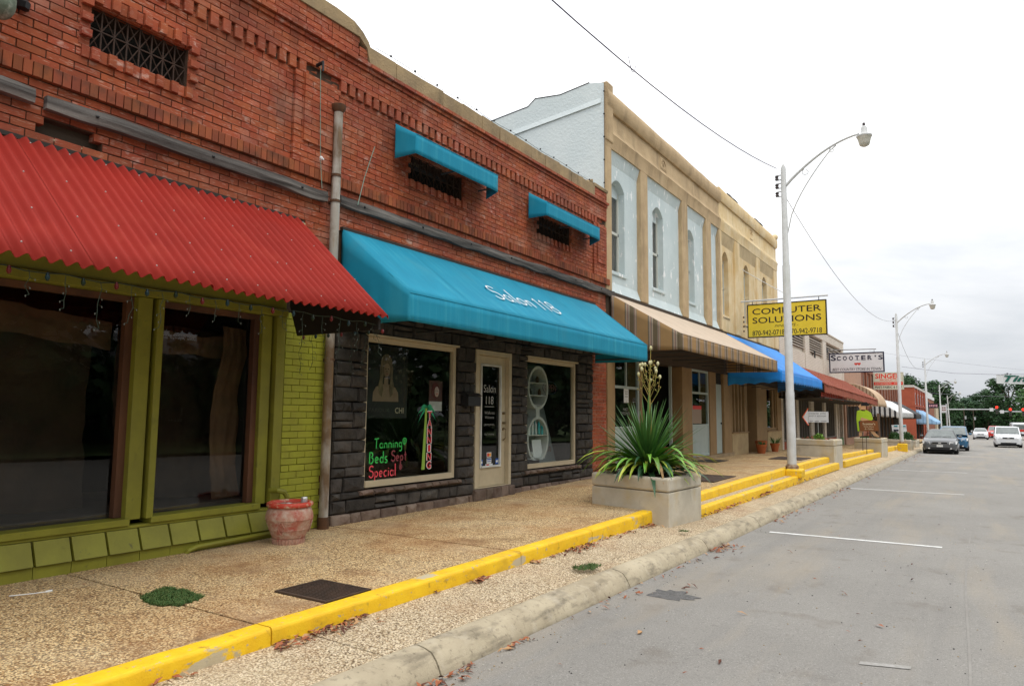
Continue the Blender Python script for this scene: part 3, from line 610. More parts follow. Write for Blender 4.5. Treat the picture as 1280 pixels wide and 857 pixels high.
# string lights under the eave
LZ = BZ+.08
sl_ = thing('string_lights', 'string of christmas bulbs and icicle lights under the edge of the red awning', 'string lights', (BX-.1, 2, BZ-.1))
wire = M('green_wire', (.02, .035, .02), .6); cl = M('clear_bulb', (.12, .13, .11), .3)
bc = [M('red_bulb', (.12, .008, .008), .3), M('blue_green_bulb', (.008, .03, .035), .3), M('dark_green_bulb', (.008, .02, .008), .3)]
mb = MB(); mc = MB(); i = 0; y = .6
mb.tube([(BX-.09, .6+k_*.12, LZ-.15+.01*sin(k_*1.9)) for k_ in range(40)], .004, 4)
while y < 5.2:
    z = LZ-.15+.01*sin((y-.6)/.12*1.9)
    b_ = MB(); b_.lathe((BX-.09, y, z-.05), [(.004, 0), (.014, .012), (.016, .028), (.010, .045), (.008, .055)], 8); b_.build('bulb', bc[i % 3], sl_)
    yy = y+.11; zz = z; pts = [(BX-.085, yy, zz)]
    for q in range(rnd.randint(3, 6)):
        zz -= .055; pts.append((BX-.085+rnd.uniform(-.012, .012), yy+rnd.uniform(-.014, .014), zz))
        e_ = Vector(pts[-1])+Vector((rnd.uniform(-.02, .02), rnd.choice((-1, 1))*.025, -.008)); mb.tube([pts[-1], e_], .0018, 3); mc.tube([e_, e_+Vector((0, .002, -.012))], .003, 4)
    mb.tube(pts, .0022, 4); y += .225; i += 1
for q in range(7):      # tail of the string by the pipe
    x = -6.3+q*.2; zz = 2.44; yy = 5.31; pts = [(x, yy, zz)]
    for s_ in range(rnd.randint(4, 8)):
        zz -= .06; pts.append((x+rnd.uniform(-.02, .02), yy+rnd.uniform(-.02, .02), zz)); e_ = Vector(pts[-1])+Vector((rnd.choice((-1, 1))*.03, .01, -.01)); mb.tube([pts[-1], e_], .0018, 3); mc.tube([e_, e_+Vector((0, .002, -.014))], .0035, 4)
    mb.tube(pts, .0025, 4); MB().lathe((x+.05, yy, 2.40), [(.004, 0), (.014, .012), (.016, .028), (.010, .045)], 8).build('bulb', bc[q % 3], sl_)
mb.build('wiring', wire, sl_); stuff(mc.build('mini_lights', cl, sl_))

# ================================================================ salon front in dark stone
sa = thing('stone_shopfront', 'dark split stone shop front with cream framed windows and door under the teal awning', 'shop front', (FX, 9.5, .25))
stone = M('dark_split_stone', (.030, .026, .022), .8, (.062, .053, .045), 7, stains=[((.10, .065, .045), 2.5, .58, .75, .5, (1, 1, 1)), ((.018, .017, .016), 5, .55, .7, .6, (1, 1, 1))], bump=.014, bscale=16, rnd_=.42)
stone_b = M('brown_slate_sill', (.12, .075, .055), .85, (.19, .14, .11), 7, bump=.006, bscale=25, rnd_=.4)
SX = FX+.045
OPS = [(6.53, 8.42, .62, 2.60), (8.86, 9.88, .1, 2.62), (10.41, 12.24, .62, 2.60)]
rows = [.37, .53, .62, .80, .92, 1.10, 1.25, 1.40, 1.60, 1.72, 1.90, 2.05, 2.22, 2.38, 2.60, 2.78, 2.97]
def stone_piece(y0, y1, z0, z1, x, m=stone, name='stone_block', par=sa):
    g_ = .006; ly, lz = (y1-y0)/2-g_, (z1-z0)/2-g_; c = .012; v = []
    if ly < .012 or lz < .01: return
    J = lambda a: rnd.uniform(-a, a)
    for xx, l_, h_, jj in ((-.10, ly, lz, 0), (-.012, ly, lz, .004), (.010, ly-c*1.3, lz-c*1.3, .010)):
        v += [(xx+J(jj), -l_+J(jj), -h_+J(jj)), (xx+J(jj), l_+J(jj), -h_+J(jj)), (xx+J(jj), l_+J(jj), h_+J(jj)), (xx+J(jj), -l_+J(jj), h_+J(jj))]
    v.append((.022+J(.014), J(ly*.4), J(lz*.4)))
    o = MB().add(v, [(8, 9, 12), (9, 10, 12), (10, 11, 12), (11, 8, 12)]+[(4*s+q, 4*s+(q+1) % 4, 4*s+4+(q+1) % 4, 4*s+4+q) for s in (0, 1) for q in range(4)]+[(3, 2, 1, 0)]).build(name, m, par)
    o.location = (x+J(.006), (y0+y1)/2, (z0+z1)/2); return o
for z0, z1 in zip(rows, rows[1:]):
    zm = (z0+z1)/2; hs = [(h[0], h[1]) for h in OPS if h[2] < zm < h[3]]
    for s0, s1 in subtract(5.98, 12.92, hs):
        y = s0
        while y < s1-.01:
            w = rnd.choice((.16, .22, .28, .34, .42))*(1.15 if z1-z0 > .15 else .95)
            if s1-(y+w) < .10: w = s1-y
            if w > .5 and s1-y > .5: w = (s1-y)/2
            if w > .26 and z1-z0 > .16 and rnd.random() < .3:
                q = z0+(z1-z0)*rnd.uniform(.4, .6); stone_piece(y, y+w, z0, q, SX); stone_piece(y, y+w, q, z1, SX)
            else: stone_piece(y, y+w, z0, z1, SX)
            y += w
for s0, s1 in subtract(5.98, 12.92, [(8.83, 9.90)]):     # brown slate footing
    y = s0
    while y < s1-.02:
        w = min(rnd.uniform(.16, .36), s1-y); stone_piece(y, y+w, .20, .368, SX+.012, stone_b, 'footing_stone'); y += w
for a, b in ((6.42, 8.50), (10.3, 12.32)):
    y = a
    while y < b-.02: w = min(rnd.uniform(.14, .26), b-y); stone_piece(y, y+w, .56, .628, SX+.045, stone_b, 'sill_stone'); y += w
y = 8.80
while y < 9.9: w = min(rnd.uniform(.2, .35), 9.93-y); stone_piece(y, y+w, .25, .44, SX+.06, stone_b, 'threshold_stone'); y += w
mb = MB()
for a, b, c, d in [(5.96, 6.47, .1, 2.97), (8.44, 8.83, .1, 2.97), (9.90, 10.35, .1, 2.97), (12.26, 12.93, .1, 2.97), (6.47, 8.44, .1, .62), (6.47, 8.44, 2.60, 2.97), (8.83, 9.90, 2.62, 2.97), (10.35, 12.26, .1, .62), (10.35, 12.26, 2.60, 2.97), (8.83, 9.9, .1, .42)]:
    mb.box(FX-.2, FX-.03, a, b, c, d)
mb.build('wall', M('dark_stone_mortar', (.012, .011, .010), .95), sa)
def frame(par, y0, y1, z0, z1, w, x0, x1, m=cream_paint, name='window_frame', wb=None):
    wb = wb or w; mb = MB(); mb.box(x0, x1, y0, y0+w, z0, z1); mb.box(x0, x1, y1-w, y1, z0, z1); mb.box(x0, x1-.002, y0+w, y1-w, z1-w, z1); mb.box(x0, x1+.012, y0+w, y1-w, z0, z0+wb)
    return bevel(mb.build(name, m, par), .004)
for a, b in ((6.50, 8.41), (10.38, 12.23)):
    frame(sa, a, b, .645, 2.57, .065, FX-.06, FX+.012, wb=.08)
    bx('head_trim', cream_paint, sa, FX-.03, SX+.03, a-.01, b+.01, 2.572, 2.60)
    bx('glass_pane', glass_m, sa, FX-.035, FX-.029, a+.06, b-.06, .72, 2.51)
# door
frame(sa, 8.86, 9.87, .44, 2.59, .075, FX-.08, SX+.02, name='door_frame', wb=.005)
dr = MB()
for q in ((8.94, 9.08, .45, 2.51), (9.66, 9.79, .45, 2.51), (9.08, 9.66, 2.38, 2.51), (9.08, 9.66, .45, .74)): dr.box(FX-.06, FX-.01, *q)
door = bevel(dr.build('door', cream_paint, sa), .004)
frame(door, 9.08, 9.66, .74, 2.38, .03, FX-.03, FX+.008, white_paint, 'glazing_bead')
bx('glass_pane', glass_m, door, FX-.04, FX-.035, 9.10, 9.64, .76, 2.36)
brass = M('aged_brass', (.25, .20, .12), .35, metal=.8)
MB().lathe((FX-.005, 9.72, 1.32), [(.018, 0), (.02, .02), (.01, .04)], 8).tube([(FX-.01, 9.72, 1.60), (FX+.03, 9.72, 1.60)], .022, 8).tube([(FX, 9.72, 1.36), (FX+.05, 9.72, 1.34), (FX+.05, 9.72, 1.2), (FX, 9.72, 1.16)], .011, 6).tube([(FX-.01, 9.72, 1.44), (FX+.045, 9.72, 1.44)], .02, 8).build('handle', brass, door)
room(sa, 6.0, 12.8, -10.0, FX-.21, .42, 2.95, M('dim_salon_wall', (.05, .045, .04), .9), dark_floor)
# writing on door and window
pw = M('pale_window_lettering', (.55, .55, .50), .6); 
YR, ZU = (0, 1, 0), (0, 0, 1); xw = FX-.028
pw2 = M('thin_door_lettering', (.34, .34, .31), .6); text('Salon', .12, (FX-.034, 9.37, 1.93), YR, ZU, pw2, sa, w=.34, bold=-.012, align='C'); text('118', .13, (FX-.034, 9.37, 1.74), YR, ZU, pw2, sa, w=.21, bold=-.012, align='C')
handwrite('l', .012, (FX-.034, 9.24, 1.70), YR, ZU, pw, sa); MB().box(FX-.035, FX-.033, 9.24, 9.50, 1.700, 1.706).build('lettering', pw, sa)
dim = M('dim_window_lettering', (.25, .25, .23), .6)
text('Walk-ins', .05, (FX-.034, 9.37, 1.58), YR, ZU, dim, sa, align='C', w=.28); text('Welcome', .045, (FX-.034, 9.37, 1.51), YR, ZU, dim, sa, align='C', w=.26)
text('(870)942-', .04, (FX-.034, 9.37, 1.39), YR, ZU, dim, sa, align='C', w=.30); text('No Soliciting', .04, (FX-.034, 9.37, 1.24), YR, ZU, dim, sa, align='C', w=.26)
def card(name, lab, cat, y, z, w, h, mats, x=FX-.028, cells=None, parent=None):
    t = thing(name, lab, cat, (x, y, z)) if parent is None else parent
    MB().box(x-.002, x, y, y+w, z, z+h).build('sheet', mats[0], t)
    for (a, b, c, d, m_) in (cells or []): MB().box(x, x+.0012, y+a*w, y+b*w, z+c*h, z+d*h).build('print', m_, t)
    return t
W_ = M('sticker_white', (.7, .7, .68), .5); R_ = M('sticker_red', (.6, .05, .03), .5); O_ = M('sticker_orange', (.8, .35, .03), .5); B_ = M('sticker_blue', (.03, .10, .35), .5)
card('card_sticker', 'red and orange payment card sticker on the salon door glass', 'sticker', 9.30, .90, .13, .075, [W_], cells=[(.08, .5, .15, .85, R_), (.5, .92, .15, .85, O_)])
card('card_sticker', 'blue topped card sticker below the red and orange one', 'sticker', 9.30, .80, .13, .085, [W_], cells=[(.05, .95, .65, .9, B_), (.1, .9, .3, .45, B_)])
card('card_sticker', 'wide white sticker with red stripe lowest on the door glass', 'sticker', 9.27, .765, .2, .03, [W_], cells=[(.1, .5, .2, .8, R_)])
card('card_sticker', 'small blue sticker at the lower left corner of the door glass', 'sticker', 9.12, .78, .07, .09, [B_], cells=[(.15, .85, .3, .7, W_)])
card('card_sticker', 'small blue sticker at the lower right corner of the door glass', 'sticker', 9.55, .78, .08, .09, [B_], cells=[(.15, .85, .3, .7, W_)])
gp_ = M('green_window_paint', (.05, .55, .10), .6, emit=None); pk = M('pink_window_paint', (.75, .08, .10), .6); dp = M('faded_pink_window_paint', (.28, .06, .07), .7)
wr = thing('window_writing', 'green and pink handwriting on the salon window reading Tanning Beds Sept Special', 'window writing', (xw, 6.7, 1.0))
handwrite('Tanning', .13, (xw, 6.76, 1.13), YR, ZU, gp_, wr, 'green_words', .11, 1.05); handwrite('@', .13, (xw, 7.30, 1.15), YR, ZU, gp_, wr, 'green_swirl', .09)
handwrite('Beds', .15, (xw, 6.67, .94), YR, ZU, gp_, wr, 'green_words', .12, 1.0); handwrite('Sept', .14, (xw, 7.08, .95), YR, ZU, dp, wr, 'faded_words', .12, .95)
handwrite('Special', .15, (xw, 6.67, .76), YR, ZU, pk, wr, 'pink_words', .12, .95); handwrite('@', .10, (xw, 7.24, .82), YR, ZU, dp, wr, 'faded_swirl', .1)
# palm shaped sticker
ps = thing('palm_sign', 'palm tree window sign with TANNING written down its trunk', 'window sign', (xw, 7.75, .8))
gm, gy, rm, wm = M('palm_green', (.02, .32, .14), .5), M('palm_lime', (.25, .42, .06), .5), M('sign_red', (.65, .02, .03), .5), M('sign_white', (.7, .7, .68), .5)
def S2(y, z, x=0): return (xw+.004+x, y, z)
MB().prism([S2(7.70, .80), S2(7.77, .80), S2(7.80, 1.66), S2(7.76, 1.66)], (.003, 0, 0)).build('trunk', gy, ps)
for a in (20, 55, 95, 130, 165, 205, -15):
    L_ = .24 if a not in (95,) else .16; c = (7.80, 1.66); pts = []
    for k_ in range(7):
        s_ = k_/6; aa = radians(a-(55 if a < 90 else -55)*s_*.9); pts.append((c[0]+L_*s_*cos(radians(a))*.95, c[1]+L_*s_*sin(radians(a))*.8-.20*s_*s_*L_/.24*.8))
    up_ = [S2(p[0], p[1]+.022*sin(pi*min(1, i/6+.12))) for i, p in enumerate(pts)]; dn = [S2(p[0], p[1]-.022*sin(pi*min(1, i/6+.12))) for i, p in enumerate(pts)]
    MB().add(up_+dn, [(i, i+1, 7+i+1, 7+i) for i in range(6)]).build('frond', gm, ps)
for i, ch in enumerate('TANNING'):
    z = 1.62-.118*i; text(ch, .105, (xw+.006, 7.855, z-.105), YR, ZU, wm, ps, 'letter_outline', w=.10 if ch != 'I' else .05, align='C', bold=.05, d=.003)
    text(ch, .088, (xw+.006, 7.855, z-.097), YR, ZU, rm, ps, 'letter', w=.082 if ch != 'I' else .035, align='C', bold=.03, d=.006)
def scrawl(a, b, z, w, h, n, m_, par, axis):
    """a line of print too small to read: little upright and round strokes"""
    mb = MB()
    for i in range(n):
        c = b+w*(i+.5)/n; q = w/n*.32
        for (d0, d1, z0, z1) in rnd.choice((((-1, -.5, 0, 1), (-.5, 1, .8, 1), (-.5, 1, 0, .2)), ((-1, -.5, 0, 1), (.5, 1, 0, 1), (-.5, .5, .4, .6)), ((-.3, .3, 0, 1), (-1, -.3, .8, 1), (.3, 1, .8, 1)), ((-1, -.5, 0, 1), (-.5, 1, .45, .6), (.5, 1, .6, 1)))):
            if axis: mb.box(a-.001, a+.001, c+d0*q, c+d1*q, z+z0*h, z+z1*h)
            else: mb.box(c+d0*q, c+d1*q, a-.003, a-.001, z+z0*h, z+z1*h)
    return mb.build('small_print', m_, par)
# posters
po = thing('hair_poster', 'dark poster of a long haired blonde woman hanging in the salon window', 'poster', (FX-.06, 7.0, 1.6))
xp = FX-.07
MB().box(xp-.003, xp, 6.60, 7.42, 1.52, 2.48).build('sheet', M('poster_black', (.012, .011, .010), .5), po)
skin, hair, skd = M('poster_skin', (.26, .18, .11), .6, (.20, .13, .08), 8), M('poster_hair', (.20, .15, .085), .6, (.08, .055, .03), 9, vs=(1, 3, .6)), M('poster_dark', (.03, .022, .015), .6)
def blob(pts, m_, par, x, name): return MB().prism([(x, a, b) for a, b in pts], (.0015, 0, 0)).build(name, m_, par)
E_ = lambda cy, cz, ry, rz, n=18: [(cy+ry*cos(2*pi*i/n), cz+rz*sin(2*pi*i/n)) for i in range(n)]
blob([(6.74, 1.74), (7.24, 1.74), (7.23, 1.86), (7.17, 1.93), (7.05, 1.97), (6.93, 1.97), (6.80, 1.93), (6.75, 1.86)], skin, po, xp+.0015, 'shoulders')
blob([(6.95, 1.93), (7.03, 1.93), (7.03, 2.06), (6.95, 2.06)], skin, po, xp+.003, 'neck')
blob(E_(6.99, 2.22, .115, .155), hair, po, xp+.0045, 'hair')
for s_ in (-1, 1): blob([(6.99+s_*.06, 2.3), (6.99+s_*.125, 2.2), (6.99+s_*.12, 2.05), (6.99+s_*.15, 1.95), (6.99+s_*.13, 1.84), (6.99+s_*.08, 1.80), (6.99+s_*.055, 1.9), (6.99+s_*.07, 2.0), (6.99+s_*.05, 2.1)][::s_], hair, po, xp+.006+.001*s_, 'hair')
blob(E_(6.995, 2.16, .062, .092), skin, po, xp+.009, 'face')
for s_ in (-1, 1): blob(E_(6.995+s_*.025, 2.175, .014, .006, 8), skd, po, xp+.0105, 'eye')
blob(E_(6.995, 2.112, .018, .008, 8), M('poster_lip', (.16, .05, .04), .6), po, xp+.0105, 'mouth'); blob([(6.99, 2.16), (6.985, 2.135), (7.005, 2.135)], skd, po, xp+.0105, 'nose')
text('FAROUK', .05, (xp, 6.68, 1.60), YR, ZU, M('poster_dim_text', (.05, .045, .035), .6), po, w=.4, d=.002); text('CHI', .075, (xp, 7.18, 1.585), YR, ZU, M('poster_pale_text', (.38, .33, .22), .6), po, w=.17, bold=.02, d=.002)
p2_ = thing('small_poster', 'small poster of a dark red haired woman at the right of the salon window', 'poster', (FX-.05, 7.95, 1.6))
x2 = FX-.045
MB().box(x2-.002, x2, 7.86, 8.16, 1.62, 2.06).build('sheet', M('poster_dim_brown', (.10, .04, .035), .6), p2_); MB().box(x2, x2+.0015, 7.865, 8.155, 1.625, 1.76).build('caption_band', M('poster_white', (.5, .48, .45), .6), p2_)
blob(E_(8.0, 1.92, .09, .12), M('poster_red_hair', (.11, .02, .02), .6), p2_, x2+.002, 'hair'); blob(E_(8.03, 1.90, .05, .075), M('poster_pale_face', (.45, .32, .27), .6), p2_, x2+.0035, 'face'); blob(E_(8.035, 1.87, .016, .008, 8), R_, p2_, x2+.005, 'mouth')
for s_ in (-1, 1): blob(E_(8.03+s_*.02, 1.915, .011, .005, 8), skd, p2_, x2+.005, 'eye')
# mail box
mbx = MB(); mbx.box(SX+.02, SX+.16, 8.48, 8.80, 1.70, 1.85); mbx.prism([(SX+.02, 8.47, 1.853), (SX+.18, 8.47, 1.853), (SX+.12, 8.47, 1.90), (SX+.02, 8.47, 1.91)], (0, .34, 0)); mbx.box(SX+.05, SX+.1, 8.52, 8.54, 1.66, 1.70)
t = bevel(mbx.build('mailbox', black_m, None), .006); tag(t, 'black metal mailbox on the stone pier left of the salon door', 'mailbox')
# oval display rack behind window 2
dk_ = thing('display_rack', 'white display rack of two stacked ovals with shelves inside the right salon window', 'display rack', (FX-.3, 10.8, .7))
XR = FX-.17
def ovalring(cy, cz, ry, rz, w_, z0=-9):
    n = 28; mb = MB(); P = []
    for i in range(n):
        a = 2*pi*i/n; 
        for (k_, x) in ((1, XR), (1-w_/ry, XR), (1-w_/ry, XR-.28), (1, XR-.28)): P.append((x, cy+ry*k_*cos(a), max(z0, cz+rz*k_*sin(a))))
    mb.add(P, [(4*i+q, 4*i+(q+1) % 4, (4*((i+1) % n))+(q+1) % 4, (4*((i+1) % n))+q) for i in range(n) for q in range(4)]); return smooth_angle(mb.build('oval_frame', white_paint, dk_), 40)
ovalring(11.13, 2.07, .36, .40, .045); ovalring(11.13, 1.13, .38, .42, .045, .76)
bx('neck', white_paint, dk_, XR-.27, XR-.01, 11.07, 11.19, 1.50, 1.72); bx('back_panel', M('grey_back_panel', (.30, .32, .31), .7), dk_, XR-.30, XR-.285, 10.80, 11.46, .76, 2.4)
for z, w_ in ((2.15, .33), (1.92, .33), (1.20, .36), (.78, .27), (1.74, .18)): bx('shelf', white_paint, dk_, XR-.28, XR-.01, 11.13-w_, 11.13+w_, z, z+.015)
tl, wb_, br_ = M('teal_bottle', (.03, .42, .45), .35), M('white_bottle', (.65, .68, .66), .35), M('brown_jar', (.12, .05, .02), .4)
for i in range(11):
    y = 10.83+i*.057; h = rnd.uniform(.2, .27); t = MB().lathe((XR-.08-.05*(i % 2), y, 1.216), [(.022, 0), (.024, .01), (.024, h*.8), (.012, h*.88), (.012, h)], 8).build('hair_product_bottle', tl if i % 2 or i > 6 else wb_, None)
    tag(t, '%s hair product bottle, %s from the left on the middle shelf of the oval rack' % ('teal' if i % 2 or i > 6 else 'white', ('first', 'second', 'third', 'fourth', 'fifth', 'sixth', 'seventh', 'eighth', 'ninth', 'tenth', 'eleventh')[i]), 'bottle', 'bottles on the oval display rack')
for i, (y, m_) in enumerate([(11.25, br_), (11.33, br_), (10.93, dk), (10.99, dk)]):
    t = MB().lathe((XR-.1, y, 2.166 if i < 1 else 1.936), [(.03, 0), (.033, .01), (.033, .08), (.02, .1), (.018, .12)], 8).build('small_jar', m_, None); tag(t, ['brown jar on the top shelf of the oval rack', 'brown jar on the second shelf of the oval rack', 'dark jar at the left of the second rack shelf', 'second dark jar from the left on the rack shelf'][i], 'jar')
t = MB().prism([(XR-.05, 11.05, .80), (XR-.05, 11.39, .80), (XR-.10, 11.39, 1.12), (XR-.10, 11.07, 1.12)], (-.01, 0, 0)).build('price_card', W_, None); tag(t, 'blank white card leaning on the bottom shelf of the oval rack', 'card')
mb = MB(); mb.lathe((XR-.04, 10.97, .795), [(.02, 0), (.008, .01), (.008, .05), (.035, .08), (.04, .11)], 8); t = mb.build('glass_dish', wb_, None); tag(t, 'small pale dish beside the white card on the rack', 'dish')
t = thing('sandwich_board', 'grey leaning board with faint lettering behind the right salon window', 'board', (XR-.3, 11.5, .6))
MB().prism([(XR-.25, 11.62, .62), (XR-.25, 12.25, .62), (XR-.45, 12.05, 1.80), (XR-.45, 11.68, 1.80)], (-.02, 0, 0)).build('panel', M('grey_board', (.20, .22, .22), .7), t)
text('pm', .12, (XR-.33, 11.76, 1.35), YR, (-.17, 0, 1), M('dark_blue_ink', (.03, .04, .10), .7), t, bold=.02); text('35', .16, (XR-.31, 11.78, 1.12), YR, (-.17, 0, 1), M('dark_blue_ink', (.03, .04, .10), .7), t, bold=.02); text('$10', .12, (XR-.28, 11.88, .85), YR, (-.17, 0, 1), M('brown_ink', (.16, .07, .04), .7), t, bold=.02)
t = thing('open_sign', 'unlit red neon OPEN sign in the right salon window', 'open sign', (FX-.2, 11.6, 2)); text('OPEN', .13, (FX-.2, 11.62, 2.02), YR, ZU, M('unlit_neon', (.10, .02, .015), .4), t, w=.42, align='C', bold=-.01)
mb = MB(); mb.tube([(FX-.21, 11.62+.27*cos(2*pi*i/20), 2.085+.12*sin(2*pi*i/20)) for i in range(21)], .006, 5); mb.build('tube_ring', M('unlit_neon_blue', (.02, .03, .08), .4), t)
for (y, z) in ((11.45, 2.20), (11.8, 2.20)): MB().tube([(FX-.21, y, z-.02), (FX-.21, y, 2.55)], .002, 3).build('hanging_cord', black_m, t)
# ================================================================ fabric awnings
def fabric_awning(name, label, y0, y1, xw, zt, xf, zf, zv, m_top, m_side, zwall=None, scallop=0, amp=.006, par_ends=True, ye=None, xe=None, frame=True):
    """sloped top, hanging valance, closed ends; zwall = bottom of the end panel at the wall; ye = (y at front left, y at front right)"""
    t = thing(name, label, 'awning', (xw, (y0+y1)/2, zt)); zwall = zv if zwall is None else zwall
    yf0, yf1 = ye or (y0, y1); ny = max(8, int((y1-y0)*6))
    nz = lambda a, b, c: noise.noise(Vector((a, b, c)))
    fold = lambda y, z: amp*nz(y*5, z*.8, y0) + amp*.6*nz(y*13, z, 2)
    def top(u, v):
        ya = y0+(y1-y0)*u; yb = yf0+(yf1-yf0)*u; y = ya+(yb-ya)*v; k = sin(pi*v)*.008+.006*abs(sin(pi*(y-y0)/1.25))*sin(pi*v)
        return (xw+(xf-xw)*v, y, zt+(zf-zt)*v-k+amp*.7*nz(y*1.3, v*3, 7)*sin(pi*v))
    thick(smooth_angle(MB().sheet(top, ny, 10).build('top_cloth', m_top, t), 60))
    def val(u, v):
        y = yf0+(yf1-yf0)*u; zb = zv + (scallop*abs(sin(pi*(y-yf0)/.42)) if scallop else 0)
        return (xf+(fold(y, v)*v), y, zf+(zb-zf)*v)
    thick(smooth_angle(MB().sheet(val, int(ny*(4 if scallop else 2)), 4).build('valance', m_side, t), 60))
    if par_ends:
        for a, b in ((y0, yf0), (y1, yf1)):
            def side(u, v):
                x = xw+(xf-xw)*u; y = a+(b-a)*u; z1 = zt+(zf-zt)*u-.001; z0 = zwall+(zv-zwall)*u + (scallop*abs(sin(pi*(x-xw)/.42)) if scallop else 0)
                return (x, y+amp*.7*nz(x*9, v*1.5, a)*sin(pi*u), z0+(z1-z0)*v)
            thick(smooth_angle(MB().sheet(side, 26, 5).build('end_cloth', m_side, t), 60))
    if frame:
        hem = MB()
        for k_ in range(1, int((y1-y0)/1.25)+1):
            y = y0+1.25*k_
            if y < y1-.2:
                hem.add([(xw+(xf-xw)*u_+.0, y+q_, zt+(zf-zt)*u_-sin(pi*u_)*.008+amp*.7*nz(y*1.3, u_*3, 7)*sin(pi*u_)+.0045) for u_ in (0.01, .25, .5, .75, .99) for q_ in (-.009, .009)], [(2*i_, 2*i_+1, 2*i_+3, 2*i_+2) for i_ in range(4)])
        hem.tube([(xf+.003, yf0, zf-.004), (xf+.003, yf1, zf-.004)], .005, 5).tube([(xf+.004, yf0, zv+.03+scallop), (xf+.004, yf1, zv+.03+scallop)], .0025, 4)
        hem.build('seams', m_side, t)
        mb = MB(); r = .014
        mb.tube([(xf-.03, yf0+.03, zf-.03), (xf-.03, yf1-.03, zf-.03)], r, 6); mb.tube([(xf-.03, yf0+.03, zv+.05+scallop), (xf-.03, yf1-.03, zv+.05+scallop)], r, 6)
        n = max(2, int((y1-y0)/1.2)); 
        for i in range(n+1):
            y = yf0+.04+(yf1-yf0-.08)*i/n; mb.tube([(xw+.03, y0+.04+(y1-y0-.08)*i/n, zt-.06), (xf-.03, y, zf-.04)], r, 5); mb.tube([(xf-.03, y, zf-.03), (xf-.03, y, zv+.05)], r, 5); mb.tube([(xw+.03, y, zwall+.06), (xf-.03, y, zv+.06)], r, 5)
        mb.build('frame', M('dark_frame_tube', (.06, .06, .06), .6), t)
    return t
teal = M('teal_canvas', (.012, .245, .37), .75, (.011, .215, .33), 1.5, bump=.0012, bscale=180, spec=.2, stains=[((.05, .33, .42), 2.2, .50, .72, .55, (1, 6, .25)), ((.008, .16, .24), 3.1, .54, .75, .5, (.4, 5, .3)), ((.06, .20, .24), 1.2, .58, .78, .35, (1, 1, 1))])
sal = fabric_awning('salon_awning', 'long teal canvas awning with white script Salon 118 above the dark stone front', 6.03, 13.06, FX+.03, 3.86, -5.32, 2.965, 2.635, teal, teal, 2.64, amp=.010)
wt = M('white_awning_print', (.68, .70, .70), .7)
def on_slope(y, s): k = hypot(1.14, .895); return Vector((-5.32-1.14/k*s+.009, y, 2.965+.895/k*s+.009))
handwrite('Salon', .36, on_slope(8.30, .44), (0, 1, 0), (-1.14, 0, .895), wt, sal, 'lettering', .085, 1.14, .006)
handwrite('118', .36, on_slope(9.58, .44), (0, 1, 0), (-1.14, 0, .895), wt, sal, 'lettering', .085, 1.32, .006)
fabric_awning('small_awning', 'small teal canvas awning over the wall vent nearer the drainpipe', 6.9, 9.06, FX+.065, 5.52, -6.05, 5.30, 5.03, teal, teal, 5.03, amp=.004, ye=(6.9, 8.84))
fabric_awning('small_awning', 'small teal canvas awning at the far right end of the brick wall', 10.36, 12.75, FX+.065, 5.50, -6.05, 5.28, 5.03, teal, teal, 5.03, amp=.004, ye=(10.36, 12.45))

# ================================================================ striped and blue awnings
def stripe_mat(name, axis, cols, period, rough=.85):
    m = bpy.data.materials.new(name); m.use_nodes = True; t = m.node_tree; p = t.nodes['Principled BSDF']; N = t.nodes.new; L = t.links.new
    g = N('ShaderNodeNewGeometry'); s = N('ShaderNodeSeparateXYZ'); L(g.outputs['Position'], s.inputs[0])
    a = N('ShaderNodeMath'); a.operation = 'DIVIDE'; a.inputs[1].default_value = period; L(s.outputs[axis], a.inputs[0])
    f = N('ShaderNodeMath'); f.operation = 'FRACT'; L(a.outputs[0], f.inputs[0])
    r = N('ShaderNodeValToRGB'); r.color_ramp.interpolation = 'CONSTANT'; e = r.color_ramp.elements
    e[0].position = 0; e[0].color = (*cols[0][1], 1); e[1].position = cols[1][0]; e[1].color = (*cols[1][1], 1)
    for q, c in cols[2:]: k = e.new(q); k.color = (*c, 1)
    L(f.outputs[0], r.inputs[0]); n = N('ShaderNodeTexNoise'); n.inputs['Scale'].default_value = 4; n.inputs['Detail'].default_value = 5; L(g.outputs['Position'], n.inputs['Vector'])
    q = N('ShaderNodeMapRange'); q.inputs[3].default_value = .8; q.inputs[4].default_value = 1.1; L(n.outputs[0], q.inputs[0])
    h = N('ShaderNodeHueSaturation'); L(r.outputs[0], h.inputs['Color']); L(q.outputs[0], h.inputs['Value']); L(h.outputs[0], p.inputs['Base Color']); p.inputs['Roughness'].default_value = rough
    p.inputs['Specular IOR Level'].default_value = .25; MATS[name] = m; return m
tn, dkb, gy_, lt, rs = (.33, .20, .085), (.14, .105, .06), (.22, .18, .14), (.40, .31, .22), (.26, .15, .11)
SC = [(0, tn), (.24, dkb), (.27, gy_), (.31, lt), (.34, rs), (.38, gy_), (.42, lt), (.45, dkb), (.64, gy_), (.67, rs), (.70, lt), (.73, gy_), (.76, tn)]
str_y = stripe_mat('brown_striped_canvas', 1, SC, .52); str_x = stripe_mat('brown_striped_canvas_end', 0, SC, .52)
SKYLIT_SC = [(p, tuple(.62*a+.38*b for a, b in zip((.72, .60, .48), c))) for p, c in SC]
SKYLIT_SC = [(p, tuple(.75*a+.25*b for a, b in zip((.66, .54, .42), c))) for p, c in SC]
str_sky = stripe_mat('skylit_striped_canvas', 1, SKYLIT_SC, .52)  # same stripes mixed paler, sky light on the top put into the colour
st_ = fabric_awning('striped_awning', 'brown and beige striped canvas awning with its top coloured pale for sky light on the tan building', 13.78, 22.22, FX+.05, 4.17, -4.88, 3.245, 2.915, str_sky, str_y, 2.93, amp=.012)
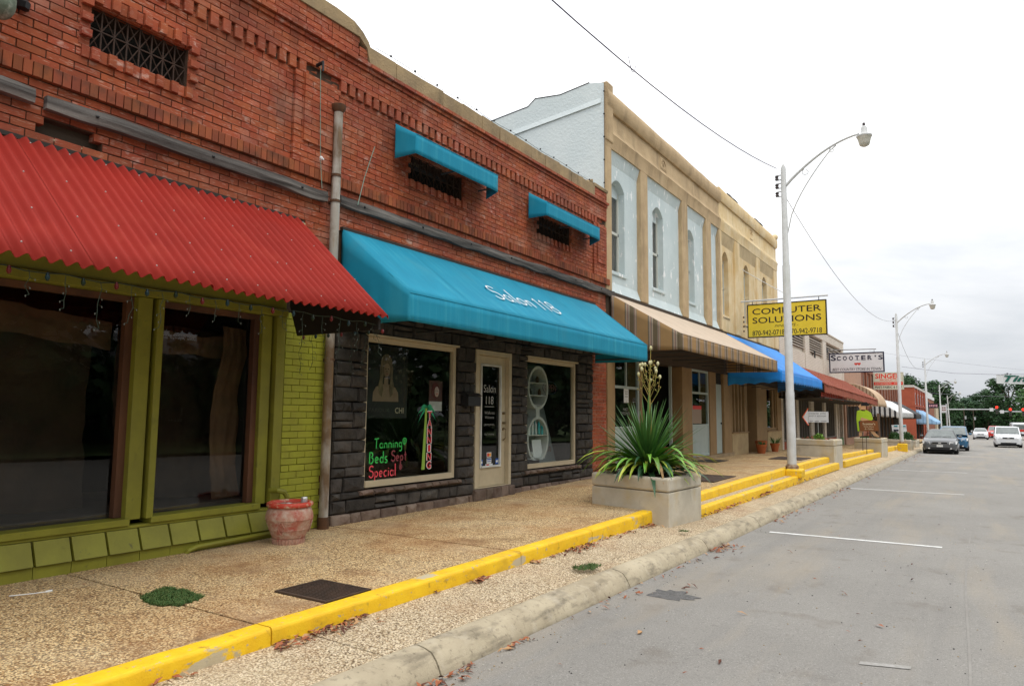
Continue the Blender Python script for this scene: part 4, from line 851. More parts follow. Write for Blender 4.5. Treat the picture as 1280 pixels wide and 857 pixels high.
for o in st_.children:
    if o.name.startswith('end_cloth'): o.data.materials[0] = str_x
blue = M('bright_blue_canvas', (.010, .26, .74), .6, (.008, .20, .64), 1.5, spec=.4)
fabric_awning('blue_awning', 'bright blue canvas awning with scalloped edge on the cream stucco building', 22.45, 29.3, FX+.04, 4.19, -4.8, 2.95, 2.60, blue, blue, 2.52, scallop=.05)
shing = M('terracotta_shingles', (.34, .085, .045), .85, (.24, .055, .03), 2.5, vs=(.4, 3, .4), stains=[((.42, .16, .09), 5, .5, .7, .6, (.3, 2, .3))], bump=.006, bscale=12)
t = thing('shingle_awning', 'terracotta shingled awning with ragged edge on the white painted brick building', 'awning', (FX, 38, 3.8))
zt_ = lambda y: 3.84-.006*(y-30); zf_ = lambda y: 2.84-.0145*(y-30)
for r_ in range(9):
    u0, u1 = r_/9, (r_+1)/9+.02; mb = MB(); y = 29.45
    while y < 47.2:
        w = rnd.uniform(.14, .22); y2 = min(y+w, 47.25); q = rnd.uniform(0, .03)
        P = lambda u, yy, dz: (FX+.03+(1.72)*u, yy, zt_(yy)+(zf_(yy)-zt_(yy))*u+dz)
        mb.hexa([P(u0, y, 0), P(u1+q, y, .0), P(u1+q, y2-.008, .0), P(u0, y2-.008, 0), P(u0, y, .012), P(u1+q, y, .035), P(u1+q, y2-.008, .035), P(u0, y2-.008, .012)]); y = y2
    stuff(mb.build('shingle_row', shing, t))
mb = MB(); y = 29.45
while y < 47.2: w = rnd.uniform(.14, .22); mb.box(-4.75, -4.71, y, y+w-.01, zf_(y)-.30-rnd.uniform(0, .05), zf_(y)+.01); y += w
stuff(mb.build('hanging_shingles', shing, t))
MB().prism([(FX+.02, 29.45, 3.82), (-4.75, 29.45, 2.82), (-4.75, 29.45, 2.56), (FX+.02, 29.45, 2.6)], (0, .03, 0)).build('end_panel_or_shade', dk, t)
bx('soffit', dk, t, FX+.02, -4.76, 29.5, 47.2, 2.30, 2.34)
bunt = M('orange_red_bunting', (.62, .07, .03), .7); bu_ = thing('bunting', 'ragged red bunting hanging under the near end of the shingled awning', 'bunting', (-4.9, 29.6, 2.5)); y = 29.6
MB().tube([(-4.895, 29.5, 2.52), (-4.895, 36.2, 2.52)], .008, 4).build('cord', bunt, bu_)
while y < 36: MB().box(-4.9, -4.89, y, y+.3, 2.30+rnd.uniform(-.05, .03), 2.515).build('flag', bunt, bu_); y += .45


# ================================================================ tan and cream stucco buildings
def arched_window(par, y0, y1, z0, z1, rise, x, wall, blind, depth=.20, zt=None, yb=None):
    """sash window with segmental head set back in the wall face x; the wall around it is built by the caller"""
    w = y1-y0; mb = MB(); n = 8; ym = (y0+y1)/2
    A = [(y0+w*i/n, z1-rise+rise*(1-((i/n-.5)*2)**2)) for i in range(n+1)]
    ft = M('sash_paint', (.55, .56, .50), .6)
    xg = x-depth
    for q in ((y0, y0+.05, z0, z1-rise), (y1-.05, y1, z0, z1-rise), (y0, y1, z0, z0+.06), (y0, y1, (z0+z1-rise)/2-.03, (z0+z1-rise)/2+.03)): mb.box(xg, xg+.05, *q)
    mb.build('sash', ft, par)
    MB().prism([(xg+.01, y0, z1-rise-.12)]+[(xg+.01, a, b) for a, b in A[::1]]+[(xg+.01, y1, z1-rise-.12)], (.03, 0, 0)).build('arch_board', wall, par)
    bx('glass_pane', glass_up, par, xg+.015, xg+.02, y0+.05, y1-.05, z0+.06, z1-rise-.12)
    bx('curtain', blind, par, xg-.04, xg-.03, y0+w*.62, y1, z0, z1-rise); bx('curtain', M('pale_blind', (.55, .55, .57), .8), par, xg-.04, xg-.03, y0, y0+w*.6, z0, z1-rise); bx('room_backing', dark_in, par, xg-.3, xg-.28, y0, y1, z0, z1)
    bevel(bx('window_sill', wall, par, x-.02, x+.035, y0-.05, y1+.05, z0-.08, z0), .01)
def wall_with_arches(par, y0, y1, z0, z1, x0, x1, wins, mat, name='wall'):
    """solid wall x0..x1 (x1 = face) with arched openings wins = (ya, yb, za, ztop, rise)"""
    mb = MB(); y = y0
    for (a, b, c, d, r) in wins:
        mb.box(x0, x1, y, a, z0, z1); mb.box(x0, x1, a, b, z0, c); n = 8
        up = [(a+(b-a)*i/n, d-r+r*(1-((i/n-.5)*2)**2)) for i in range(n+1)]
        mb.prism([(x0, p, q) for p, q in [(a, z1)]+up+[(b, z1)]][::-1], (x1-x0, 0, 0)); y = b
    mb.box(x0, x1, y, y1, z0, z1); return mb.build(name, mat, par)
brown_blind = M('brown_blind', (.16, .10, .06), .8)
def stucco_wall_slab(*a): pass
tb = thing('tan_building', 'two storey tan stucco building with pale blue window panels and pale blue side wall', 'building', (-9, 18, .3))
TY0, TY1 = 13.66, 22.05
blue_w = [[(14.13, 14.87, 4.78, 6.93, .22)], [(16.60, 17.33, 4.78, 6.93, .22)], [(19.08, 19.80, 4.80, 6.90, .22)], []]
pan = [(13.95, 15.60), (16.04, 18.50), (18.97, 20.62), (21.10, 21.90)]
for (a, b), w_ in zip(pan, blue_w):
    wall_with_arches(tb, a-.02, b+.02, 4.26, 7.56, FX-.42, FX-.10, w_, blue_stucco, 'window_panel')
    MB().prism([(FX-.10, a, 7.50), (FX-.10, a, 7.22), (FX-.02, a, 7.50)], (0, b-a, 0)).build('panel_head', blue_stucco, tb)
    MB().prism([(FX-.10, a, 4.28), (FX-.015, a, 4.28), (FX-.10, a, 4.52)], (0, b-a, 0)).build('panel_foot', blue_stucco, tb)
    for w2 in w_: arched_window(tb, *w2, FX-.10, blue_stucco, brown_blind)
ylist = [TY0, 13.95, 15.60, 16.04, 18.50, 18.97, 20.62, 21.10, 21.90, TY1]
for a, b in zip(ylist[::2], ylist[1::2]): bevel(bx('pilaster', stucco_tan, tb, FX-.42, FX+.012, a, b, 4.27, 7.51), .02, 2)
def lumpy(par, name, mat, prof, y0, y1, st=.3, amp=.012):
    """horizontal moulding: profile [(x, z)] swept along y with slight unevenness"""
    Y = ys(y0, y1, st); n = len(prof); P = []
    for y in Y:
        for i, (x, z) in enumerate(prof): P.append((x+(amp*noise.noise(Vector((y*1.3, i, z))) if x > FX-.3 else 0), y, z+amp*noise.noise(Vector((y*1.1, i+5, z)))))
    k = len(Y); o = MB().add(P, [(n*i+q, n*i+(q+1) % n, n*(i+1)+(q+1) % n, n*(i+1)+q) for i in range(k-1) for q in range(n)]+[tuple(range(n))[::-1], tuple(range(n*(k-1), n*k))]).build(name, mat, par)
    return smooth_angle(o, 40)
lumpy(tb, 'frieze', stucco_tan, [(FX-.42, 7.50), (FX+.015, 7.50), (FX+.03, 7.74), (FX+.055, 7.82), (FX+.0, 7.90), (FX-.03, 8.0), (FX-.03, 8.36), (FX-.42, 8.36)], TY0, TY1)
lumpy(tb, 'coping', coping_m if False else stucco_tan, [(FX-.42, 8.36), (FX+.02, 8.36), (FX+.07, 8.44), (FX+.08, 8.62), (FX+.05, 8.76), (FX-.05, 8.86), (FX-.42, 8.86)], TY0, TY1)
bevel(bx('corner_cap', stucco_tan, tb, FX-.16, FX+.05, TY0-.01, TY0+.32, 7.6, 8.95), .03, 2)
carve = MB(); carve.box(FX-.04, FX-.015, 16.98, 17.42, 7.93, 8.34); carve.build('date_panel', stucco_tan, tb)
dkc = M('carved_recess', (.20, .13, .06), .9); mb = MB(); xc = FX-.013
for q in ((17.0, 17.40, 8.30, 8.32), (17.0, 17.40, 7.96, 7.98), (17.0, 17.40, 8.0, 8.012)): mb.box(xc-.002, xc, *q)
mb.tube([(xc, 17.06+.28*i/8, 8.12+.10*sin(pi*i/8)) for i in range(9)], .008, 4); mb.tube([(xc, 17.06+.28*i/8, 8.16+.10*sin(pi*i/8)) for i in range(9)], .005, 4); mb.build('carving', dkc, tb)
handwrite('18', .10, (xc, 17.12, 8.06), (0, 1, 0), (0, 0, 1), dkc, tb, 'carving', .14, 1.2, .003)
# side wall, stepping down towards the back, and its ledge
sp_ = [(FX-.006, 4), (FX-.006, 8.92), (-6.88, 9.0), (-7.63, 8.9), (-8.30, 8.97), (-8.50, 8.82), (-9.6, 8.70), (-11.5, 8.4), (-11.6, 8.1), (-20, 7.4), (-20, 4)]
n = len(sp_); MB().prism([(a-.02, TY0-.012, b) for a, b in sp_][::-1], (0, .32, 0)).build('side_wall', M('whitened_side_stucco', (.66, .71, .70), .9, (.60, .66, .66), 1.2, stains=[((.45, .52, .51), 1.5, .6, .8, .4, (1, 1, 1))], bump=.014, bscale=18), tb)
MB().hexa([(-20, TY0-.045, 7.0), (FX-.10, TY0-.045, 8.46), (FX-.10, TY0-.008, 8.46), (-20, TY0-.008, 7.0), (-20, TY0-.02, 7.12), (FX-.10, TY0-.02, 8.58), (FX-.10, TY0-.008, 8.58), (-20, TY0-.008, 7.12)]).build('side_ledge', MATS['whitened_side_stucco'], tb)
mb = MB(); mb.tube([(a, TY0-.01, b+.01) for a, b in sp_[2:10]], .014, 5); mb.build('edge_flashing', black_m, tb)
bx('roof', MATS['tar_roof'], tb, -20, FX-.42, TY0+.3, 29.8, 7.2, 7.3); bx('rear_wall', stucco_cream, tb, -20.2, -20, TY0, 29.9, 0, 7.3)
# its street floor
bx('fascia', M('dark_brown_fascia', (.06, .04, .025), .8), tb, FX-.4, FX-.0, TY0, TY1+.75, 2.88, 4.262)
for a, b in ((TY0, 14.03), (15.43, 15.56), (18.28, 19.06), (20.62, 21.24), (22.04, 22.82)): bevel(bx('pier', tan_paint, tb, FX-.3, FX+.03, a, b, .24, 2.88), .01)
bx('plinth', M('tan_concrete_base', (.36, .27, .16), .9, (.26, .19, .11), 3, bump=.005), tb, FX-.3, FX+.10, 15.42, 22.82, .22, .43)
def sash_bay(par, y0, y1, ztr, zp, z0, zt, x, mid=True):
    frame(par, y0, y1, z0, zt, .06, x-.07, x, grey_green)
    bx('glazing_bar', grey_green, par, x-.06, x-.006, y0+.06, y1-.06, ztr-.03, ztr+.03); mb = MB(); mb.box(x-.06, x-.006, y0+.06, y1-.06, zp-.04, zp); mb.build('glazing_bar', grey_green, par); mb = MB()
    mb.box(x-.055, x-.01, (y0+y1)/2-.02, (y0+y1)/2+.02, ztr+.03, zt-.06)
    mb.build('glazing_bar', grey_green, par); bx('lower_panel', grey_green, par, x-.05, x-.02, y0+.06, y1-.06, z0+.06, zp-.04)
    bx('glass_pane', glass_m, par, x-.04, x-.034, y0+.06, y1-.06, zp, ztr-.03); bx('glass_pane', glass_m, par, x-.04, x-.034, y0+.06, y1-.06, ztr+.03, zt-.06)
sash_bay(tb, 14.03, 15.43, 2.20, 1.33, .28, 2.88, FX-.0)
sash_bay(tb, 19.10, 20.60, 2.22, 1.34, .44, 2.88, FX-.0)
# recessed entrance
mb = MB(); mb.hexa([(FX-.3, 15.5, .4), (FX-1.4, 16.2, .4), (FX-1.4, 16.15, .4), (FX-.35, 15.44, .4), (FX-.3, 15.5, 2.9), (FX-1.4, 16.2, 2.9), (FX-1.4, 16.15, 2.9), (FX-.35, 15.44, 2.9)])
mb.box(FX-1.5, FX-1.4, 15.44, 18.3, 2.4, 2.9); mb.box(FX-1.5, FX-1.4, 16.1, 16.25, .4, 2.4); mb.box(FX-1.5, FX-1.4, 17.2, 17.3, .4, 2.4); mb.build('entry_wall', M('brown_entry_wall', (.10, .06, .035), .8), tb)
bx('glass_pane', glass_m, tb, FX-1.45, FX-1.44, 16.25, 17.2, 1.2, 2.35); bx('entry_door', M('dark_brown_door', (.05, .03, .02), .6), tb, FX-1.46, FX-1.41, 17.3, 18.25, .43, 2.4)
bx('entry_post', grey_green, tb, FX-.25, FX-.18, 18.0, 18.06, .43, 2.88)
d_ = bevel(bx('door', grey_green, tb, FX-.10, FX-.05, 21.24, 22.04, .44, 2.55), .01); bx('transom', dark_in, tb, FX-.09, FX-.06, 21.24, 22.04, 2.56, 2.87); MB().sphere((FX-.03, 21.92, 1.35), .03, 8, 5).build('handle', black_m, d_)
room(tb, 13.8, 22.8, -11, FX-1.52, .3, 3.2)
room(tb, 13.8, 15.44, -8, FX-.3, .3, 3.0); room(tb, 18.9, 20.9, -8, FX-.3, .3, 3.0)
bx('door_mat', black_m, None, FX+.12, FX+.75, 18.8, 19.9, .345, .36)
tag(bpy.data.objects['door_mat'], 'dark door mat in front of the recessed entrance behind the yucca planter', 'door mat')
card('paper_notice', 'white notice taped inside the window behind the yucca flower stalk', 'notice', 14.62, 1.86, .26, .32, [W_], x=FX-.03, cells=[(.2, .8, .6, .66, dim), (.2, .8, .4, .46, dim), (.2, .8, .75, .8, dim)])
wn = thing('window_notice', 'small white opening hours lettering low in the same window behind the yucca', 'notice', (FX-.03, 14.5, 1.6))
scrawl(FX-.028, 14.56, 1.68, .28, .06, 5, dim, wn, 1); scrawl(FX-.028, 14.45, 1.59, .5, .06, 8, dim, wn, 1)
wn['label'] = 'two lines of small pale capital letters low in the window behind the yucca'
rp = thing('red_poster', 'red topped poster in the window right of the recessed entrance', 'poster', (FX-.03, 19.5, 1.5))
MB().box(FX-.03, FX-.028, 19.25, 20.0, 1.36, 1.86).build('sheet', M('poster_tan', (.30, .22, .16), .7), rp); bx('top_band', M('poster_red', (.6, .04, .03), .6), rp, FX-.028, FX-.026, 19.25, 20.0, 1.76, 1.86)

cb = thing('cream_building', 'two storey cream stucco building with three arched windows right of the tan one', 'building', (-9, 26, .3))
CY0, CY1 = 22.05, 29.92
wall_with_arches(cb, CY0+.012, CY1, 4.27, 7.50, FX-.42, FX-.06, [(22.45, 23.12, 4.80, 6.92, .24), (25.0, 25.72, 4.80, 6.94, .24), (27.62, 28.36, 4.80, 6.95, .24)], stucco_cream)
for (a, b) in ((22.45, 23.12), (25.0, 25.72), (27.62, 28.36)): arched_window(cb, a, b, 4.80, 6.93, .24, FX-.06, stucco_cream, brown_blind)
for a, b in ((CY0+.012, 22.22), (23.72, 24.32), (26.62, 27.12), (29.35, CY1)): bevel(bx('pilaster', stucco_cream, cb, FX-.3, FX+.008, a, b, 4.27, 7.50), .03, 2)
for a, b in ((22.22, 23.72), (24.32, 26.62), (27.12, 29.35)): MB().prism([(FX-.06, a, 7.50), (FX-.06, a, 7.08), (FX+.0, a, 7.50)], (0, b-a, 0)).build('panel_head', M('dark_cream_stucco', (.52, .40, .23), .9, (.42, .31, .17), 3, bump=.01, bscale=24), cb)  # darker cream on the sloped heads of the panels
lumpy(cb, 'frieze', stucco_cream, [(FX-.42, 7.501), (FX+.01, 7.501), (FX+.03, 7.74), (FX+.05, 7.82), (FX+.0, 7.92), (FX-.03, 8.02), (FX-.03, 8.46), (FX-.42, 8.46)], CY0+.012, CY1)
lumpy(cb, 'coping', stucco_cream, [(FX-.42, 8.46), (FX+.02, 8.46), (FX+.05, 8.54), (FX+.06, 8.78), (FX+.0, 8.90), (FX-.42, 8.92)], CY0+.012, CY1)
MB().sphere((FX-.02, CY1-.1, 8.92), .13, 10, 6).build('corner_knob', stucco_cream, cb)
MB().prism([(FX-.42, CY1, 4), (FX-.42, CY1, 8.9), (-12, CY1, 8.4), (-20, CY1, 7.4), (-20, CY1, 4)], (0, -.3, 0)).build('side_wall', stucco_cream, cb)
mb = MB(); mb.tube([(FX-.02, CY0+1+.3*i, 8.93+.02*(i % 2)) for i in range(5)], .03, 5); mb.tube([(FX-.02, CY0+4.5+.3*i, 8.93+.02*(i % 2)) for i in range(5)], .03, 5); mb.build('tar_edge', black_m, cb)
mb = MB(); mb.tube([(xc, 25.75+.25*i/8+.15, 8.2+.10*sin(pi*i/8)) for i in range(9)], .01, 4); mb.box(xc-.004, xc+.006, 25.85, 26.25, 8.02, 8.04); mb.box(xc-.004, xc+.006, 25.85, 26.25, 8.36, 8.38); mb.build('carving', stucco_tan, cb)
for y in (22.85,):
    for i in range(4): MB().lathe((FX+.03, 24.55, 4.45+i*.16), [(.02, 0), (.028, .03), (.02, .06)], 6).build('insulator', M('brown_insulator', (.10, .05, .03), .4), cb)
# street floor of the cream building
bx('fascia', MATS['dark_brown_fascia'], cb, FX-.4, FX-.0, 22.83, CY1, 2.72, 4.268)
bx('base_wall', M('cream_render', (.46, .35, .19), .9, (.38, .28, .15), 2.5, stains=[((.28, .16, .09), 3, .55, .75, .5, (1, 1, 1))], bump=.005), cb, FX-.3, FX+.04, 22.83, 24.75, .26, 1.02)
for a, b in ((22.83, 22.95), (24.40, 24.75), (26.0, 27.5), (29.2, CY1)): bevel(bx('pier', tan_paint, cb, FX-.3, FX+.03, a, b, 1.03 if b < 25 else .2, 2.72), .01)
bx('base_wall', MATS['cream_render'], cb, FX-.3, FX+.04, 27.5, CY1, .1, 1.0); bx('base_wall', tan_paint, cb, FX-.75, FX-.6, 24.75, 26.0, .2, 1.02)
bx('sill_board', tan_paint, cb, FX-.1, FX+.07, 22.85, 24.78, 1.022, 1.06); bx('sill_board', tan_paint, cb, FX-.1, FX+.07, 27.5, 29.3, 1.002, 1.04)
for y in (23.32, 23.75, 24.12): bx('mullion', tan_paint, cb, FX-.12, FX+.0, y-.06, y+.06, 1.06, 2.72)
bx('blind', grey_green, cb, FX-.16, FX-.14, 22.95, 24.4, 1.06, 2.72)
bx('recess_side', tan_paint, cb, FX-.75, FX-.3, 24.70, 24.75, .2, 2.72); bx('recess_side', tan_paint, cb, FX-.75, FX-.3, 26.0, 26.05, .2, 2.72)
frame(cb, 24.75, 26.0, 1.02, 2.72, .12, FX-.70, FX-.62, tan_paint); bx('glass_pane', glass_m, cb, FX-.66, FX-.655, 24.87, 25.88, 1.15, 2.60)
frame(cb, 27.5, 29.2, 1.04, 2.70, .10, FX-.12, FX-.02, tan_paint); bx('glass_pane', glass_m, cb, FX-.07, FX-.065, 27.6, 28.6, 1.1, 2.6); bx('mullion', tan_paint, cb, FX-.12, FX-.02, 28.6, 28.8, 1.04, 2.70)
room(cb, 22.9, 29.8, -9.5, FX-.78, .2, 3.2)
# the small pots at its foot
terra = M('terracotta', (.42, .12, .035), .8, (.34, .09, .03), 6); leafm = M('pot_plant_leaf', (.04, .13, .03), .6, (.08, .17, .04), 9)
def pot(name, lab, x, y, z, r, h, leaves=14, lh=.14, m=terra, cat='flower pot'):
    t = thing(name, lab, cat, (x, y, z)); smooth_angle(MB().lathe((x, y, z), [(r*.68, 0), (r*.95, h*.78), (r*1.08, h*.78), (r*1.08, h), (r*.95, h), (r*.9, h*.9), (0.01, h*.88)], 16).build('pot', m, t), 40)
    if leaves:
        mb = MB()
        for i in range(leaves):
            a = rnd.uniform(0, 2*pi); l = lh*rnd.uniform(.6, 1.2); d = Vector((cos(a), sin(a), rnd.uniform(.3, 1.4))).normalized(); s_ = Vector((-sin(a), cos(a), 0))*.02; b = Vector((x+cos(a)*r*.3, y+sin(a)*r*.3, z+h*.9)); mb.add([b, b+d*l*.5+s_, b+d*l, b+d*l*.5-s_], [(0, 1, 2, 3)])
        mb.build('foliage', leafm, t)
    return t
pot('flower_pot', 'front terracotta pot of the pair at the foot of the cream building', FX+.42, 24.95, zs(25), .17, .30, 20, .2)
pot('flower_pot', 'taller terracotta pot behind the front one at the foot of the cream building', FX+.30, 25.4, zs(25.4), .19, .42, 0)
pot('flower_pot', 'single terracotta pot with dark plant right of the pair of pots', FX+.35, 27.2, zs(27), .16, .30, 40, .32)
pot('flower_pot', 'orange square planter pot in the dark entrance behind the yucca', FX-.1, 17.55, .43, .17, .34, 0)
# ================================================================ white painted brick building and the rest of the row
def brick_mat(name, a, b, mo, sx=.22, sz=.075, rough=.85, stain=None, am=.3):
    m = bpy.data.materials.new(name); m.use_nodes = True; t = m.node_tree; p = t.nodes['Principled BSDF']; N = t.nodes.new; L = t.links.new
    g = N('ShaderNodeNewGeometry'); s = N('ShaderNodeSeparateXYZ'); c = N('ShaderNodeCombineXYZ'); L(g.outputs['Position'], s.inputs[0])
    ad_ = N('ShaderNodeMath'); L(s.outputs[0], ad_.inputs[0]); L(s.outputs[1], ad_.inputs[1]); L(ad_.outputs[0], c.inputs[0]); L(s.outputs[2], c.inputs[1])
    k = N('ShaderNodeTexBrick'); k.inputs['Color1'].default_value = (*a, 1); k.inputs['Color2'].default_value = (*b, 1); k.inputs['Mortar'].default_value = (*mo, 1)
    k.inputs['Scale'].default_value = 1; k.inputs['Brick Width'].default_value = sx; k.inputs['Row Height'].default_value = sz; k.inputs['Mortar Size'].default_value = .006; L(c.outputs[0], k.inputs['Vector'])
    n = N('ShaderNodeTexNoise'); n.inputs['Scale'].default_value = .9; n.inputs['Detail'].default_value = 7; L(g.outputs['Position'], n.inputs['Vector'])
    r = N('ShaderNodeMapRange'); r.inputs[1].default_value = .45; r.inputs[2].default_value = .7; r.inputs[4].default_value = am; L(n.outputs[0], r.inputs[0])
    x = N('ShaderNodeMixRGB'); L(r.outputs[0], x.inputs[0]); L(k.outputs[0], x.inputs[1]); x.inputs[2].default_value = (*(stain or tuple(v*.5 for v in a)), 1)
    L(x.outputs[0], p.inputs['Base Color']); p.inputs['Roughness'].default_value = rough
    bu = N('ShaderNodeBump'); bu.inputs['Distance'].default_value = .008; L(k.outputs['Fac'], bu.inputs['Height']); bu.invert = True; L(bu.outputs[0], p.inputs['Normal']); MATS[name] = m; return m
wbm = brick_mat('white_painted_brick', (.72, .65, .55), (.66, .59, .50), (.44, .38, .31), stain=(.55, .46, .36))
salm = brick_mat('salmon_brick', (.50, .29, .19), (.44, .25, .17), (.36, .24, .18)); brn = brick_mat('brown_orange_brick', (.30, .10, .045), (.24, .075, .035), (.16, .08, .05))
redb = brick_mat('orange_red_brick', (.42, .085, .035), (.36, .07, .03), (.25, .09, .05))
wb = thing('white_brick_building', 'single storey cream painted brick building with louvred vents above the shingled awning', 'building', (-9, 38, 0))
WY0, WY1 = 29.95, 47.2
segs = [(31.9, 35.3), (36.35, 40.05), (41.1, 46.6)]
mb = MB(); mb.box(-6.9, FX-.10, WY0, WY1, 2.6, 5.85)
for a, b in ((WY0, 31.9), (35.3, 36.35), (40.05, 41.1), (46.6, WY1)): mb.box(FX-.099, FX+.02, a, b, 2.6, 5.6)
for a, b in segs: mb.box(FX-.099, FX+.0, a, b, 2.6, 4.55)
mb.box(FX-.099, FX+.03, WY0, WY1, 5.60, 6.02); mb.box(-6.9, FX-.1, WY0, WY1, 5.85, 6.02); mb.build('wall', wbm, wb)
bevel(bx('coping', M('cream_coping', (.5, .43, .34), .9), wb, -6.95, FX+.06, WY0, WY1+.02, 6.022, 6.12), .015)
MB().hexa([(-20, WY1-.3, -1), (FX-.1, WY1-.3, -1), (FX-.1, WY1, -1), (-20, WY1, -1), (-20, WY1-.3, 5.2), (FX-.1, WY1-.3, 6.0), (FX-.1, WY1, 6.0), (-20, WY1, 5.2)]).build('side_wall', wbm, wb)
bx('roof', MATS['tar_roof'], wb, -20, -6.9, WY0, WY1-.3, 5.0, 5.1)
louv = M('brown_louvre', (.22, .15, .10), .8); lv = M('louvre_shadow_gap', (.13, .09, .065), .9)
for a, b in segs:
    bx('vent_back', lv, wb, FX-.099, FX-.09, a, b, 4.75, 5.55)
    for i in range(6): MB().prism([(FX-.085, a, 4.80+i*.12), (FX-.01, a, 4.76+i*.12), (FX-.01, a, 4.795+i*.12), (FX-.085, a, 4.835+i*.12)], (0, b-a, 0)).build('louvre', wbm, wb)
bx('small_vent', dark_in, wb, FX+.0, FX+.012, 37.55, 37.95, 4.5, 4.85)
gry = M('grey_brown_trim', (.16, .14, .12), .7)
for a, b in ((WY0, 30.3), (32.9, 33.4), (36.2, 37.0), (39.8, 40.4), (43.6, 44.2)): bx('pier', wbm, wb, FX-.3, FX+.02, a, b, -.5, 2.6)
bx('fascia', gry, wb, FX-.3, FX-.1, WY0, 44.2, 2.45, 2.6)
for a, b in ((30.3, 32.9), (33.4, 36.2), (37.0, 39.8), (40.4, 43.6)):
    bx('base_wall', redb, wb, FX-.28, FX-.0, a, b, -.5, .42+zs(a)*.5); bx('sill_board', gry, wb, FX-.25, FX+.03, a, b, .43+zs(a)*.5, .50+zs(a)*.5)
    bx('glass_pane', glass_m, wb, FX-.12, FX-.115, a, b, .5+zs(a)*.5, 2.45)
    n = 5
    for i in range(n+1): y = a+.03+(b-a-.06)*i/n; bx('mullion', gry, wb, FX-.16, FX-.07, y-.03, y+.03, .5+zs(a)*.5, 2.45)
room(wb, 30.2, 44.1, -9.5, FX-.31, -.1, 2.6)
bx('entry_post', wbm, wb, FX-.1, FX+.06, 44.3, 44.5, -.2, 2.6); bx('entry_back', redb, wb, -8.0, -7.8, 44.5, WY1, -.4, 2.7); bx('entry_soffit', dk, wb, -8, FX, 44.2, WY1, 2.60, 2.66)
bx('hedge_box', leafm, wb, FX-.3, FX-.05, 45.5, 46.6, -.3, .35)
# pale low block
sb = thing('salmon_building', 'low salmon brick building behind the curved corrugated awning', 'building', (-9, 51, 0))
bx('wall', salm, sb, -14, FX, 47.22, 55.3, -1, 4.95); bx('coping', MATS['cream_coping'], sb, -14.05, FX+.05, 47.22, 55.3, 4.951, 5.06)
bx('display_window', dark_in, sb, FX+.002, FX+.03, 47.8, 54.8, .3, 2.3)
for i in range(6): bx('mullion', gry, sb, FX+.03, FX+.07, 47.8+i*1.38, 47.9+i*1.38, .3, 2.3)
ba = thing('barrel_awning', 'curved beige corrugated awning between the shingled and the striped ones', 'awning', (FX, 50, 3.4))
bm_ = M('beige_corrugated_metal', (.55, .40, .26), .6, (.46, .30, .18), 1.5); P = lambda u, r=1.: (FX+.02+1.75*sin(pi/2*u)*r, 2.22+1.40*cos(pi/2*u)*r)
mb = MB(); mb.sheet(lambda u, v: (P(v, 1+.014*sin(u*2*pi*26))[0], 48.0+4.6*u, P(v, 1+.014*sin(u*2*pi*26))[1]), 208, 12); thick(smooth_angle(mb.build('curved_sheet', bm_, ba), 70), .01)
mb = MB(); mb.prism([(FX+.02, 48.0, 2.22)]+[(P(i/12)[0], 48.0, P(i/12)[1]) for i in range(13)], (0, .02, 0)); mb.build('end_panel', bm_, ba)
for i in range(9): x = FX+.15+i*.19; bx('end_rib', M('brown_rib', (.22, .12, .07), .7), ba, x, x+.05, 47.985, 47.999, 2.22, 2.22+1.36*sqrt(max(0, 1-((x-FX)/1.77)**2)))
# brown brick with slots
ob = thing('brown_brick_building', 'orange brown brick building with dark vertical slots beyond the salmon one', 'building', (-9, 70, 0))
bx('wall', brn, ob, -16, FX, 55.32, 88, -1.5, 4.85); bx('coping', brn, ob, -16, FX+.08, 55.32, 88, 4.851, 5.05)
for i in range(13): y = 56.3+i*2.45; bx('slot_window', lv, ob, FX+.002, FX+.012, y, y+.45, 3.1, 4.6)
for i in range(12): y = 57.4+i*2.45; bevel(bx('pilaster', brn, ob, FX+.002, FX+.10, y, y+.5, -1.5, 4.84), .02)
bx('display_window', dark_in, ob, FX+.101, FX+.12, 58, 75, -.1, 2.2); bx('display_window', dark_in, ob, FX+.101, FX+.12, 77, 86, -.5, 1.5)
for i in range(7): bx('window_post', M('brown_wood_post', (.14, .08, .045), .7), ob, FX+.12, FX+.2, 58+i*2.8, 58.25+i*2.8, -.8, 2.2)
bw = stripe_mat('black_white_canvas', 1, [(0, (.66, .66, .64)), (.62, (.04, .04, .045))], .62); bwx = stripe_mat('black_white_canvas_end', 0, [(0, (.66, .66, .64)), (.55, (.05, .05, .055))], .34); wtop = M('white_canvas', (.66, .66, .64), .7)
t = fabric_awning('striped_awning', 'black and white striped scalloped awning with a white top further down the row', 60, 75.8, FX+.12, 3.05, -4.6, 1.93, 1.48, wtop, bw, 1.55, scallop=.08, frame=False)
for o in t.children:
    if o.name.startswith('end_cloth'): o.data.materials[0] = bwx
fabric_awning('black_awning', 'plain black canvas awning beyond the striped white one', 76.0, 84, FX+.12, 3.1, -4.4, 1.84, 1.42, M('black_canvas', (.02, .02, .022), .7), MATS['black_canvas'], 1.4, frame=False)
